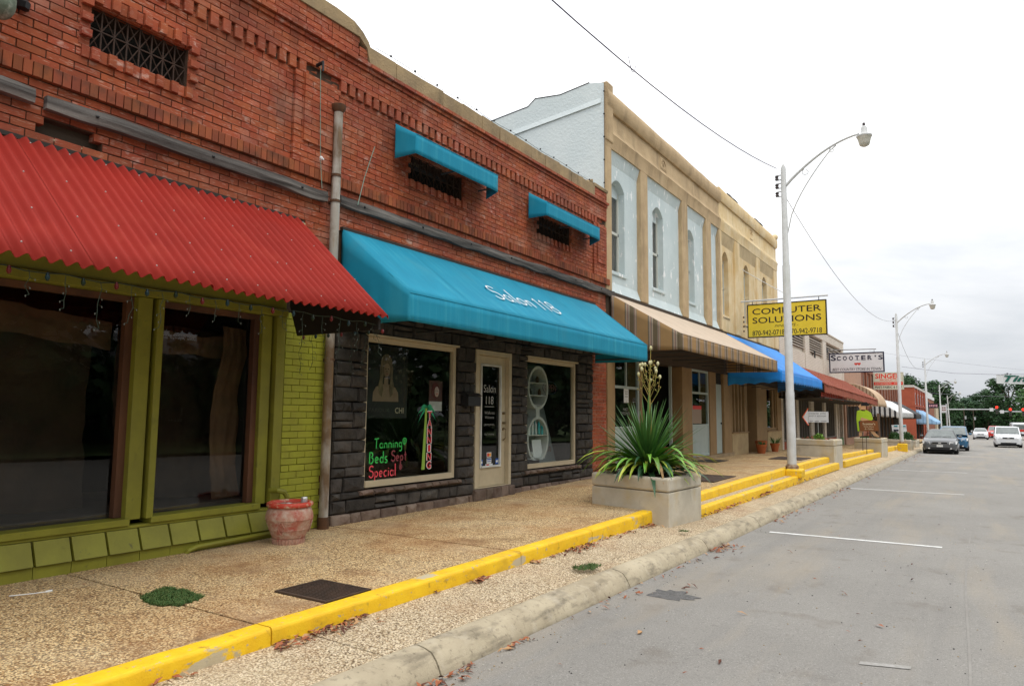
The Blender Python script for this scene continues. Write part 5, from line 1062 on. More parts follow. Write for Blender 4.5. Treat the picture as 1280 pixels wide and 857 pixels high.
# red brick corner building
rb = thing('red_corner_building', 'orange red brick corner building with pale stone cornice and blue striped awning', 'building', (-9, 120, 0))
bx('wall', redb, rb, -24, FX, 108, 137, -2.2, 5.55); bx('cornice', M('pale_stone', (.5, .47, .42), .85), rb, -24.1, FX+.12, 107.9, 137, 5.551, 5.85)
for y in (108.0, 113.6, 119.5, 125.4, 131.3, 136.2): bx('pilaster', redb, rb, FX+.002, FX+.16, y, y+.8, -2.2, 5.54)
bx('string_course', redb, rb, -24, FX+.17, 107.96, 137, 1.2+1.8, 3.15)
for y in (110.3, 116.2, 122.1, 128): 
    f_ = bx('window', M('white_window_frame', (.6, .6, .6), .6), rb, FX+.002, FX+.05, y, y+1.5, 3.35, 4.85); bx('pane', dark_in, f_, FX+.051, FX+.06, y+.6, y+1.4, 3.45, 4.75)
bx('display_window', dark_in, rb, FX+.003, FX+.1, 109, 124, -1.3, .8)
ls = stripe_mat('light_blue_striped_metal', 1, [(0, (.25, .42, .62)), (.5, (.30, .48, .68))], 1.); lsx = stripe_mat('light_blue_end', 0, [(0, (.30, .47, .66)), (.86, (.10, .20, .34))], .5)
t = fabric_awning('blue_awning', 'light blue striped awning on the orange red corner building', 109, 125, FX+.17, 2.58, -3.95, .93, .66, ls, ls, .66, frame=False)
for o in t.children:
    if o.name.startswith('end_cloth'): o.data.materials[0] = lsx
fb_ = thing('far_shop_building', 'far shop building with white parapet boards beyond the red corner', 'building', (-9, 150, 0))
bx('wall', brn, fb_, -20, FX, 137.1, 168, -2.6, 4.9); bx('parapet', M('pale_parapet', (.62, .62, .62), .8), fb_, -6.7, FX+.1, 137.1, 160, 4.901, 6.0); bx('parapet', MATS['pale_parapet'], fb_, -6.7, FX+.1, 160.1, 168, 4.901, 5.5); bx('upper_window', dark_in, fb_, FX+.002, FX+.1, 139, 146, 2.6, 4.3)
fc_ = thing('far_cream_building', 'pale cream building at the far end of the row', 'building', (-9, 185, 0))
bx('wall', M('far_cream', (.50, .42, .30), .9), fc_, -20, FX+.3, 168.2, 205, -3, 4.0); bx('door_opening', dark_in, fc_, FX+.301, FX+.4, 176, 182, -2, .4)

# ================================================================ lamps
lamp_w = M('white_pole_paint', (.56, .56, .55), .5, (.48, .48, .46), 4, stains=[((.30, .14, .05), 7, .68, .76, .8, (2, 2, .8)), ((.36, .38, .28), 2.5, .55, .75, .4, (4, 4, .3))])
porc = M('brown_porcelain', (.05, .035, .035), .3); lens_m = M('lamp_refractor', (.50, .48, .40), .25, (.6, .58, .52), 12)
def lamp_build(label, x, y, z, H=7.45, extra=True):
    t = thing('street_lamp', label, 'street lamp', (x, y, z), 'white curved arm street lamps along the kerb')
    z0 = z; smooth_angle(MB().tube([(x, y, z0-.1), (x, y, z0+1.8), (x, y, z0+1.82), (x, y, z0+4.9), (x, y, z0+4.92), (x, y, z0+H-.1), (x, y, z0+H)], [.105, .10, .092, .088, .076, .062, .02], 14).build('pole', lamp_w, t))
    smooth_angle(MB().tube([(x, y, z0-.02), (x, y, z0+.05), (x, y, z0+.10)], [.15, .15, .11], 14).build('pole_foot', M('rust_white_flange', (.35, .28, .2), .8, (.16, .07, .03), 8), t))
    zt_ = z0+H-.55; A = [(x+.05, y, zt_)]
    for i in range(1, 13): u = i/12; A.append((x+.05+1.68*u, y, zt_+.98*sin(u*pi/2*.92)**.9))
    smooth_angle(MB().tube(A, [.036-.012*i/12 for i in range(13)], 8).build('arm', lamp_w, t))
    Bq = [(x+.05, y, zt_-1.25)]
    for i in range(1, 11): u = i/10; Bq.append((x+.05+1.15*u, y, zt_-1.25+2.1*u**.62-.02*u))
    Bq[-1] = (x+1.22, y, zt_+.80); MB().tube(Bq, .014, 6).build('brace', lamp_w, t)
    for cx, cz, r in ((x+.52, zt_+.27, .09), (x+1.12, zt_+.70, .06)):
        MB().tube([(cx+r*(1-.05*i)*cos(.6*i+2), y, cz+r*(1-.05*i)*sin(.6*i+2)) for i in range(11)], .010, 5).build('scroll', lamp_w, t)
    ex, ez = A[-1][0]+.10, A[-1][2]
    hd = smooth_angle(MB().lathe((ex, y, ez-.10), [(.17, 0), (.175, .03), (.10, .07), (.075, .10), (.07, .22), (.05, .26), (.03, .27)], 14).build('lamp_head', lamp_w, t), 40)
    smooth_angle(MB().lathe((ex, y, ez-.33), [(.05, 0), (.105, .03), (.125, .10), (.150, .20), (.165, .228)], 14).build('refractor', lens_m, hd), 50)
    MB().lathe((ex, y, ez+.17), [(.025, 0), (.032, .02), (.03, .07), (.01, .08)], 8).build('photocell', porc, hd)
    for i in range(3):
        zz = z0+H-.32-.21*i; MB().box(x-.19, x-.06, y-.01, y+.01, zz+.05, zz+.07).box(x-.19, x-.06, y-.01, y+.01, zz-.07, zz-.05).build('bracket', steel, t)
        MB().lathe((x-.16, y, zz-.05), [(.02, 0), (.05, .015), (.03, .05), (.05, .085), (.02, .10)], 10).build('insulator', porc, t)
    return t
LP = [(-3.66, 17.9, .36, 'tall white street lamp standing on the yellow kerb in front of the yellow computer sign'),
      (-3.44, 46.0, .12, 'second white street lamp on a yellow block, crossing the red and cream sign'),
      (-3.58, 77.5, -.35, 'third white street lamp, behind the parked dark grey car'),
      (-3.52, 110, -1.5, 'fourth white street lamp, left of the white mast arm across the road'),
      (-3.2, 139, -2.2, 'smallest white street lamp, leaning slightly beside the far trees'),
      (-3.66, -10.5, .2, 'street lamp on the kerb behind the camera')]
lamp0 = None
for i, (x, y, z, lab) in enumerate(LP):
    if lamp0 is None: lamp0 = lamp_build(lab, x, y, z); continue
    c = copy_tree(lamp0); c.location = (x, y, z); c['label'] = lab
    if i == 4: c.rotation_euler = (0, radians(-1.5), 0)
for (y, x0, x1, z0, z1, lab) in ((17.95, -3.785, -3.42, .14, .352, 'square yellow block bulging from the kerb under the first street lamp'), (46, -3.66, -3.16, -.38, .10, 'yellow concrete block under the second street lamp')):
    t = bevel(bx('lamp_base_block', yellow, None, x0, x1, y-.24, y+.24, z0, z1), .05, 3); tag(t, lab, 'lamp base')
def cable(lab, a, b, sag, r=.012, mat=None, n=24, cat='cable', grp=None):
    a, b = Vector(a), Vector(b); t = MB().tube([a+(b-a)*(i/n)+Vector((0, 0, -4*sag*(i/n)*(1-i/n))) for i in range(n+1)], r, 5).build('overhead_cable', mat or wire_b, None); tag(t, lab, cat); return t
wire_b = M('dark_cable', (.07, .045, .09), .6)
cable('dark overhead cable sagging from the first street lamp towards the top left', (-3.8, -10.5, 7.35), (-3.82, 17.9, 7.74), 1.34, .009)
cable('thin cable sagging from the first to the second street lamp', (-3.66, 17.9, 7.05), (-3.5, 46, 7.15), 1.0, .008, M('grey_cable', (.3, .3, .32), .6))
cable('thin cable sagging from the second to the third street lamp', (-3.5, 46, 6.9), (-3.7, 77.5, 6.8), 1.4, .009, M('grey_cable', (.3, .3, .32)))
cable('upper thin wire crossing the street far away above the trees', (-6.4, 60, 6.6), (14, 92, 5.6), .3, .009, M('grey_cable', (.3, .3, .32)))
cable('lower thin wire crossing the street before the far trees', (-6.4, 118, 5.2), (14, 118, 4.6), .4, .014, M('grey_cable', (.3, .3, .32)))
cable('dark guy wire holding the yellow computer sign', (FX, 24.6, 6.65), (-4.9, 24.3, 5.55), 0.02, .012, M('white_bracket', (.6, .6, .58), .6))
mb = MB(); mb.tube([(-3.8, 8.75+.27*i/10, 6.575-.17*sin(pi*i/10)) for i in range(11)], .005, 4); t = mb.build('wire_loop', wire_b, None); tag(t, 'little loose wire loop hanging from the dark overhead cable', 'wire')
# lights wire along the parapet
mb = MB(); mb.tube([(FX+.04, 6.5+.25*i, 6.43+.012*sin(i)) for i in range(27)], .004, 3)
for i in range(13): mb.sphere((FX+.04, 6.8+.5*i, 6.445), .018, 6, 4)
t = mb.build('parapet_lights', black_m, None); tag(t, 'thin wire with small dark bulbs running along the brick parapet', 'string lights')
mb = MB(); mb.tube([(FX-.01, TY0-.05, 8.9-.3*i) for i in range(9)], .006, 3)
for i in range(5): mb.sphere((FX-.01, TY0-.05, 8.7-.52*i), .022, 6, 4)
t = mb.build('corner_lights', black_m, None); tag(t, 'thin wire with small dark bulbs down the corner of the pale blue side wall', 'string lights')
gw = M('mint_wire', (.16, .26, .20), .6)
t = MB().tube([(FX+.1, 5.53, 5.75), (FX+.09, 5.56, 5.2), (FX+.08, 5.60, 4.6), (FX+.09, 5.63, 4.25)], .005, 4).build('hanging_wire', gw, None); tag(t, 'thin green wire hanging down the raised brick panel left of the drainpipe', 'wire')
t = MB().tube([(FX+.06, 6.52, 5.07), (FX+.05, 6.36, 4.6), (FX+.09, 6.22, 4.2)], .006, 4).build('hanging_wire', gw, None); tag(t, 'thin green wire slanting down the wall right of the drainpipe', 'wire')
MB().sphere((FX+.09, 5.60, 4.62), .022, 8, 5).tube([(FX+.07, 5.60, 4.60), (FX+.13, 5.60, 4.60)], .012, 6).build('knob', W_, t)
t = MB().tube([(P2-.03, 5.53, 5.76), (P2+.08, 5.53, 5.77)], .022, 8).tube([(P2+.08, 5.53, 5.79), (P2+.085, 5.53, 5.66)], .014, 6).build('wall_hook', black_m, None); tag(t, 'dark metal hook at the top of the raised brick panel', 'hook')
# mossy ornament at the top left corner
om = M('verdigris_ornament', (.20, .25, .19), .75, (.10, .13, .09), 9, stains=[((.36, .40, .33), 14, .52, .65, .8, (1, 1, 1))], bump=.006, bscale=30)
t = thing('wall_ornament', 'pale green weathered metal lobes on the brick wall at the top left corner', 'ornament', (FX, 2.25, 4.95))
for c, r, s_ in (((-6.24, 2.35, 4.98), .11, (1, 1.1, .75)), ((-6.22, 2.20, 4.76), .11, (1, .75, 1.2)), ((-6.26, 2.12, 5.02), .10, (1, 1, .9))): smooth_angle(MB().sphere(c, r, 14, 9, s_).build('lobe', om, t), 60)
MB().tube([(FX, 2.2, 4.9), (-6.2, 2.2, 4.9)], .05, 8).build('stem', black_m, t)
MB().lathe((FX+.03, 2.42, 4.9), [(.05, 0), (.06, .05), (.02, .1)], 8).build('bracket', black_m, t)

# ================================================================ hanging signs
blk = M('sign_black', (.015, .012, .010), .6)
def sign(name, lab, x0, x1, y, z0, z1, face, rim, th=.05, rw=.03, cat='sign', tilt=0):
    t = thing(name, lab, cat, ((x0+x1)/2, y, z1)); bevel(MB().box(x0, x1, y, y+th, z0, z1).build('panel', face, t), .004)
    mb = MB(); e_ = .004
    for q in ((x0-e_, x0+rw, z0-e_, z1+e_), (x1-rw, x1+e_, z0-e_, z1+e_), (x0+rw, x1-rw, z0-e_, z0+rw), (x0+rw, x1-rw, z1-rw, z1+e_)): mb.box(q[0], q[1], y-.012, y+th+.012, q[2], q[3])
    bevel(mb.build('frame', rim, t), .006); return t
yel = M('sign_yellow', (.80, .58, .035), .5, (.74, .52, .03), 3, stains=[((.60, .42, .06), 4, .58, .8, .4, (1, 1, 1))])
cs = sign('computer_sign', 'yellow rectangular sign reading COMPUTER SOLUTIONS with phone numbers, behind the first lamp', -6.27, -3.775, 24.3, 4.21, 5.345, yel, blk)
XR_, ys_ = (1, 0, 0), 24.3
text('COMPUTER', .20, (-5.02, ys_, 4.99), XR_, ZU, blk, cs, w=2.16, bold=.010, align='C', d=.002); text('SOLUTIONS', .20, (-5.02, ys_, 4.69), XR_, ZU, blk, cs, w=2.16, bold=.010, align='C', d=.002)
text('INNOVATE -', .085, (-5.02, ys_, 4.535), XR_, ZU, blk, cs, w=.74, align='C', shear=.4, d=.002); text('870-942-0718  870-942-9718', .17, (-5.02, ys_, 4.275), XR_, ZU, blk, cs, w=2.18, align='C', d=.002, bold=.008)
wbk = M('white_bracket', (.6, .6, .58), .6)
mb = MB(); mb.tube([(FX, 24.3, 5.47), (-3.72, 24.3, 5.47)], .028, 8); mb.build('bracket_pole', wbk, cs)
for x in (-6.1, -4.0): MB().tube([(x, 24.32, 5.34), (x, 24.32, 5.47)], .012, 5).build('hanger', blk, cs)
whs = M('sign_face_white', (.66, .66, .66), .5, (.6, .6, .6), 3); nv = M('sign_dark_navy', (.02, .02, .045), .6)
ss = sign('country_store_sign', "white hanging sign with dark frame reading SCOOTER'S best country store in town", -6.41, -3.74, 41.5, 3.93, 5.0, whs, nv, rw=.06)
def serif(body, h, o, w, par, m_):
    x = o[0]; ws = [.8 if c in "S'" else 1 for c in body]; tot = sum(ws)
    for c, q in zip(body, ws):
        hh = h*(1.35 if body.index(c) == 0 and x == o[0] else 1); cw = w/tot*q; a = w/tot*.62*(1.25 if hh > h else 1)*(.3 if c == "'" else 1)
        text(c, hh if c != "'" else h*.35, (x+cw/2, o[1], o[2]+(h*.65 if c == "'" else 0)), XR_, ZU, m_, par, w=a, bold=.045, align='C', d=.003)
        if c in 'TERC':
            mb = MB(); mb.box(x+cw/2-a*.62, x+cw/2+a*.62 if c != 'C' else x+cw/2, o[1]-.004, o[1]-.002, o[2], o[2]+h*.07); mb.build('serif', m_, par)
        x += cw
serif("SCOOTER'S", .22, (-6.31, 41.5, 4.60), 2.52, ss, nv)
text('BEST COUNTRY STORE IN TOWN', .14, (-5.07, 41.5, 4.04), XR_, ZU, M('sign_grey_ink', (.05, .05, .055), .6), ss, w=2.36, bold=.015, align='C', shear=.2, d=.003)
for dx in (-.07, .08):
    n = 20; MB().prism([(-5.02+dx+.0055*16*sin(2*pi*i/n)**3, 41.497, 4.39+.0055*(13*cos(2*pi*i/n)-5*cos(4*pi*i/n)-2*cos(6*pi*i/n)-cos(8*pi*i/n))) for i in range(n)], (0, .002, 0)).build('heart', R_, ss)
mb = MB(); mb.tube([(FX, 41.5, 5.18), (-4.1, 41.5, 5.15)], .025, 8); mb.build('bracket_pole', steel, ss); MB().box(FX, FX+.03, 41.38, 41.62, 5.05, 5.3).build('wall_plate', black_m, ss)
for x in (-6.2, -4.2): MB().tube([(x, 41.52, 5.0), (x, 41.52, 5.16)], .012, 5).build('hanger', steel, ss)
crm = M('sign_cream', (.60, .56, .42), .5); rd = M('sign_bright_red', (.68, .035, .02), .5)
sg = sign('sewing_sign', 'cream and red box sign reading SINGER PRODUCTS behind the second lamp', -6.43, -4.33, 62, 3.71, 5.04, crm, M('sign_cream_frame', (.5, .47, .36), .5), th=.2, rw=.05)
text('SINGER', .36, (-5.38, 62, 4.58), XR_, ZU, rd, sg, w=1.75, bold=.04, align='C'); text('PRODUCTS', .14, (-5.38, 62, 4.38), XR_, ZU, rd, sg, w=1.15, bold=.03, align='C')
MB().box(-6.38, -4.38, 61.990, 61.995, 4.06, 4.30).build('red_band', rd, sg); scrawl(61.988, -6.3, 4.12, 1.15, .12, 12, crm, sg, 0); scrawl(61.988, -5.0, 4.12, .55, .12, 5, crm, sg, 0)
text("MAE'S FABRIC & SEW", .19, (-5.38, 62, 3.80), XR_, ZU, blk, sg, w=1.85, align='C', bold=.02); MB().tube([(FX, 62.1, 4.9), (-6.43, 62.1, 4.9)], .04, 6).tube([(FX, 62.1, 3.85), (-6.43, 62.1, 3.85)], .04, 6).build('bracket', steel, sg)
# little arrow sign in the second planter
ar = thing('arrow_sign', 'small white directional sign with a red edged arrow pointing left, above the second planter', 'sign', (-4.2, 24.6, .9))
MB().box(-4.48, -3.88, 24.6, 24.62, 1.40, 1.745).build('panel', whs, ar); MB().prism([(-4.49, 24.6, 1.82), (-4.64, 24.6, 1.57), (-4.49, 24.6, 1.32)], (0, .02, 0)).build('arrow_head', whs, ar)
mb = MB(); mb.tube([(-4.48, 24.59, 1.84), (-4.66, 24.59, 1.57), (-4.48, 24.59, 1.30)], .014, 5); mb.build('arrow_edge', M('sign_orange_red', (.75, .12, .03), .5), ar)
MB().tube([(-4.2, 24.63, .8), (-4.2, 24.63, 1.4)], .015, 6).build('post', steel, ar)
ink = M('sign_grey_ink', (.10, .10, .11))
scrawl(24.6, -4.46, 1.66, .30, .045, 9, ink, ar, 0); scrawl(24.6, -4.12, 1.66, .17, .045, 4, ink, ar, 0); scrawl(24.6, -4.46, 1.58, .21, .045, 5, ink, ar, 0); scrawl(24.6, -4.22, 1.58, .28, .045, 8, ink, ar, 0); scrawl(24.6, -4.45, 1.42, .10, .035, 3, ink, ar, 0); scrawl(24.6, -4.29, 1.42, .13, .035, 4, ink, ar, 0); scrawl(24.6, -4.11, 1.42, .17, .035, 6, ink, ar, 0)
# ================================================================ planters
def planter(lab, A, B, C, zb, zt, rim=.19):
    """A = left, B = front corner, C = right (x, y); box planter with a thicker rim course"""
    A, B, C = Vector(A), Vector(B), Vector(C); D = A+C-B; cen = (A+C)/2
    t = thing('planter', lab, 'planter', (cen.x, cen.y, zb))
    def ring(k, z): return [(*(cen+(p-cen)*k), z) for p in (A, B, C, D)]
    def shell(name, k0, k1, z0, z1, bw):
        o = MB(); P = ring(k0, z0)+ring(k0, z1)+ring(k1, z1)+ring(k1, z0); fs = []
        for r in range(3): fs += [(4*r+i, 4*r+(i+1) % 4, 4*r+4+(i+1) % 4, 4*r+4+i) for i in range(4)]
        fs += [(12+i, 12+(i+1) % 4, (i+1) % 4, i) for i in range(4)]
        b = bevel(o.add(P, fs).build(name, concrete, t), bw, 2); return b
    shell('box', .985, .80, zb, zt-rim-.008, .012); shell('rim', 1.0, .82, zt-rim, zt, .03)
    P = ring(.83, zt-.03); MB().add(P, [(0, 1, 2, 3)]).build('soil', soil, t)
    return t, cen
pl1, c1 = planter('weathered concrete planter holding the big yucca, nearest the camera', (-4.83, 9.62), (-3.50, 9.32), (-3.44, 10.52), .02, .735)
pl2, c2 = planter('long concrete planter with low red and green flowers beside the first street lamp', (-5.0, 24.2), (-3.62, 23.85), (-3.56, 25.1), -.12, .87)
pl3, c3 = planter('darker stained concrete planter under the painted wooden figure sign', (-4.62, 35.9), (-3.44, 35.5), (-3.36, 37.25), -.25, .63)
pl4, c4 = planter('pale concrete planter with round dark bushes behind the second street lamp', (-4.5, 49.6), (-3.2, 49.3), (-3.15, 50.9), -.6, .22)
pl5, c5 = planter('small grey block planter beside the parked dark grey car', (-4.2, 55.6), (-3.3, 55.5), (-3.2, 57.5), -.8, .02)
# yucca: each blade a part
yl = [M('yucca_blade', (.038, .125, .024), .42, (.065, .175, .036), 9, spec=.5, rnd_=.3), M('yucca_blade_pale', (.075, .18, .04), .42, (.10, .22, .05), 9, spec=.5, rnd_=.25)]
ys2 = [M('strap_leaf', (.10, .24, .022), .4, (.17, .34, .035), 7, spec=.5, rnd_=.35), M('strap_leaf_yellow', (.44, .46, .06), .45, (.26, .36, .04), 7, spec=.5, rnd_=.25), M('strap_leaf_dark', (.012, .05, .018), .45, (.02, .075, .02), 7, spec=.5, rnd_=.3)]
def blade(L, w, droop, tilt, mat, n=7, tip=.85):
    """blade growing from the origin in the +X/+Z plane; tilt from vertical, droop bends it down"""
    P = []; x = z = 0.; a = tilt; 
    for i in range(n+1):
        u = i/n; ww = w*(.55+.45*min(1, u*4))*(1-max(0, (u-.35)/.65)**1.6*tip-(.15 if i == n else 0)*0)
        if i == n: ww = w*.05
        P.append(((x, z), ww, a)); st = L/n; x += sin(a)*st; z += cos(a)*st; a += droop/n*(.4+1.2*u)
    v = []
    for (px, pz), ww, a_ in P: v += [(px, -ww/2, pz), (px-.22*ww*cos(a_)*-1, 0, pz-.22*ww*sin(a_)), (px, ww/2, pz)]
    me = bpy.data.meshes.new('leaf'); me.from_pydata(v, [], [f for i in range(n) for f in ((3*i, 3*i+1, 3*i+4, 3*i+3), (3*i+1, 3*i+2, 3*i+5, 3*i+4))]); me.materials.append(mat); me.polygons.foreach_set('use_smooth', [True]*len(me.polygons)); return me
yc = thing('yucca', 'big spiky green yucca with arching yellow green lower leaves in the nearest planter', 'yucca', (c1.x+.02, c1.y-.05, .70))
base = Vector((c1.x+.03, c1.y-.02, .74))
lm = [[blade(.92*l, .042, radians(d), radians(t_), yl[k % 2]) for k, (l, d) in enumerate(((1, 6), (.9, 12), (1.05, 4), (.85, 20)))] for t_ in (4, 16, 28, 40, 52, 64, 74)]
cnt = [6, 16, 28, 34, 34, 30, 24]
for b_, (ms, n_) in enumerate(zip(lm, cnt)):
    for i in range(n_):
        o = link('leaf', ms[rnd.randint(0, 3)], yc); az = 2*pi*(i+rnd.uniform(-.4, .4))/n_+b_
        s_ = rnd.uniform(.82, 1.1)*(1.0, .98, 1., .98, .95, .9, .82)[b_]
        o.location = base+Vector((.05*cos(az), .05*sin(az), .28-.035*b_+rnd.uniform(-.03, .03))); o.rotation_euler = (0, radians(rnd.uniform(-5, 5)), az); o.rotation_euler.rotate_axis('Z', radians(rnd.uniform(-12, 12))); o.scale = (s_, s_, s_)
lo_ = [[blade(L_, w_, radians(d), radians(t_), ys2[k % 3]) for k, (L_, w_, d, t_) in enumerate(((.98, .095, 112, 56), (.90, .085, 104, 64), (.94, .080, 92, 72), (.84, .095, 108, 60), (1.0, .080, 88, 68), (.85, .080, 64, 86)))]]
dead_blade = blade(.9, .07, radians(125), radians(60), M('dead_yucca_leaf', (.36, .24, .10), .8, (.24, .14, .06), 12))
for i in range(126):
    k = rnd.choice((0, 0, 2, 2, 3, 3, 5, 1, 4, 4, 2)); az = 2*pi*(i+rnd.uniform(-.5, .5))/126; o = link('leaf', lo_[0][k], yc)
    if i % 17 == 5: o.data = dead_blade
    s_ = rnd.uniform(.62, 1.12); o.location = base+Vector((.10*cos(az), .10*sin(az), .06+rnd.uniform(-.08, .12))); o.rotation_euler = (0, radians(rnd.uniform(-8, 10)), az); o.scale = (s_, s_, s_)
stem_m = M('flower_stem', (.22, .26, .05), .6, (.34, .20, .06), 14); fl_m = M('cream_flower', (.60, .56, .34), .6, (.48, .44, .20), 20)
sx_, sy_ = base.x+.03, base.y+.02
ST = [(sx_, sy_, .95), (sx_+.01, sy_, 1.5), (sx_+.0, sy_, 2.0), (sx_+.02, sy_, 2.35), (sx_+.03, sy_, 2.60)]
MB().tube(ST, [.026, .020, .014, .008, .005], 8).build('flower_stalk', stem_m, yc)
mb = MB(); fl = []
for i, (z, az, l, up) in enumerate([(1.72, 20, .34, .42), (1.74, 200, .34, .44), (1.80, 100, .2, .3), (1.82, 330, .36, .4), (1.86, 170, .34, .46), (1.92, 240, .3, .34), (1.96, 0, .30, .38), (2.0, 140, .28, .34), (2.06, 30, .2, .22), (2.1, 190, .22, .24), (2.16, 300, .18, .2), (2.24, 80, .12, .14)]):
    a = radians(az); p0 = Vector((sx_, sy_, z)); l *= .62; p1 = p0+Vector((cos(a)*l*.6, sin(a)*l*.6, up*.5)); p2 = p0+Vector((cos(a)*l*.75, sin(a)*l*.75, up*1.05)); mb.tube([p0, p1, p2], [.006, .004, .003], 5); fl.append(p2)
    for q in range(3): e_ = p1+Vector((rnd.uniform(-.07, .07), rnd.uniform(-.07, .07), rnd.uniform(.0, .1))); mb.tube([p1, e_], .003, 4); mb.sphere(e_, .012, 6, 4)
mb.build('flower_branches', stem_m, yc)
for p in fl+[Vector(ST[-1])]: smooth_angle(MB().lathe((p.x, p.y, p.z-.03), [(.005, 0), (.019, .015), (.024, .034), (.019, .054), (.006, .068)], 8).build('flower', fl_m, yc))
# low flowers and bushes
def bush(name, lab, cat, c, rx, ry, rz, n, sz, mats, kind=None, par=None):
    mb = MB()
    for i in range(n):
        d = Vector((rnd.gauss(0, 1), rnd.gauss(0, 1), abs(rnd.gauss(0, 1)))).normalized()*(rnd.uniform(.45, 1)**.6)
        p = Vector(c)+Vector((d.x*rx, d.y*ry, d.z*rz)); q = Vector((rnd.gauss(0, 1), rnd.gauss(0, 1), rnd.gauss(0, 1))).normalized(); s_ = q.cross(Vector((0, .3, 1))).normalized()*sz*rnd.uniform(.5, 1.1); u_ = q.cross(s_).normalized()*sz*rnd.uniform(.5, 1.1)
        mb.add([p-s_, p-u_*.8, p+s_, p+u_], [(0, 1, 2, 3)], rnd.randrange(len(mats)))
    return tag(mb.build(name, mats, None), lab, cat)
gl1, gl2, rdl = M('bush_leaf', (.03, .085, .02), .6, (.05, .12, .03), 12), M('bright_leaf', (.20, .34, .05), .6, (.14, .26, .04), 12), M('red_leaf', (.30, .06, .04), .7, (.22, .10, .05), 12)
bush('low_flowers', 'low reddish flowers along the second planter', 'flowers', (-4.3, 24.5, .80), .5, .4, .16, 420, .035, [rdl, gl1, rdl]); bush('bright_plant', 'bright yellow green plant in the middle of the second planter', 'plant', (-4.15, 24.4, .82), .18, .2, .24, 320, .04, [gl2])
bush('low_flowers', 'low orange and green plants in the planter with the wooden figure', 'flowers', (-4.0, 36.3, .56), .45, .5, .14, 260, .05, [rdl, gl1, gl1]); bush('round_bush', 'left round dark bush in the planter behind the second lamp', 'bush', (-4.1, 50, .22), .35, .4, .5, 500, .06, [gl1]); bush('round_bush', 'right round dark bush in the planter behind the second lamp', 'bush', (-3.45, 50, .22), .35, .4, .5, 500, .06, [gl1]); bush('low_flowers', 'red flowers in the small block planter by the parked car', 'flowers', (-3.7, 56.2, .0), .4, .6, .4, 300, .07, [rdl, gl1])
# red and cream urn
um = M('worn_red_cream_glaze', (.42, .24, .17), .6, (.36, .07, .045), 7, lo=.46, hi=.66, stains=[((.52, .42, .34), 16, .48, .66, .75, (1, 1, 1)), ((.20, .04, .03), 11, .60, .72, .5, (1, 1, 2))], bump=.004, bscale=55)
rimm = M('red_glazed_rim', (.50, .055, .03), .5, (.55, .38, .26), 18, lo=.5, hi=.62, bump=.004, bscale=60)
ux, uy, uz = -6.03, 5.03, .225
ur = thing('garden_urn', 'worn red and cream glazed garden pot standing at the foot of the lime green brick', 'urn', (ux, uy, uz))
smooth_angle(MB().lathe((ux, uy, uz), [(.145, 0), (.15, .02), (.158, .06), (.156, .075), (.168, .08), (.20, .16), (.205, .162), (.205, .175), (.222, .215), (.235, .262), (.241, .265), (.241, .28), (.238, .31), (.222, .36), (.205, .385), (.198, .40), (.17, .40), (.16, .33), (.01, .32)], 36).build('body', um, ur), 30)
smooth_angle(MB().lathe((ux, uy, uz+.385), [(.198, 0), (.225, .004), (.238, .022), (.232, .045), (.21, .055), (.185, .045), (.175, .02), (.18, 0)], 36).build('rim', rimm, ur), 60)
mb = MB(); n = 30
for i in range(n):
    a = 2*pi*i/n; p = Vector((ux+.155*cos(a), uy+.155*sin(a), uz+.012)); q = Vector((ux+.160*cos(a), uy+.160*sin(a), uz+.068)); mb.tube([p, q], .0085, 5)
mb.build('foot_fluting', um, ur)
mb = MB()
for k_ in range(3):
    a0 = radians(-60+k_*120); f = lambda a, z: Vector((ux+(.205+.11*(z-.17))*1.12*cos(a), uy+(.205+.11*(z-.17))*1.12*sin(a), uz+z)) if z < .25 else Vector((ux+.243*cos(a), uy+.243*sin(a), uz+z))
    for s_ in (-1, 1): MB().tube([Vector((ux+R*cos(a0+s_*da), uy+R*sin(a0+s_*da), uz+z)) for R, da, z in ((.196, .02, .12), (.212, .13, .16), (.222, .14, .20), (.232, .06, .235), (.236, .05, .25))], .007, 5).build('relief_scroll', um, ur)
t = MB().lathe((ux+.09, uy+.11, uz+.36), [(.033, 0), (.033, .11), (.028, .12), (.0, .12)], 12).build('drink_can', M('silver_can', (.6, .6, .6), .3, (.7, .7, .7), 20, metal=.7), None); tag(t, 'silver and white drink can standing in the red urn', 'can')
t = MB().sphere((ux-.06, uy-.03, uz+.40), .05, 7, 4, (1.2, 1, .5)).sphere((ux+.0, uy-.02, uz+.41), .04, 6, 4, (1, 1.3, .5)).build('crumpled_foil', M('foil', (.5, .5, .5), .35, (.3, .3, .28), 30, metal=.5), None); tag(t, 'crumpled foil wrappers in the red urn', 'litter')
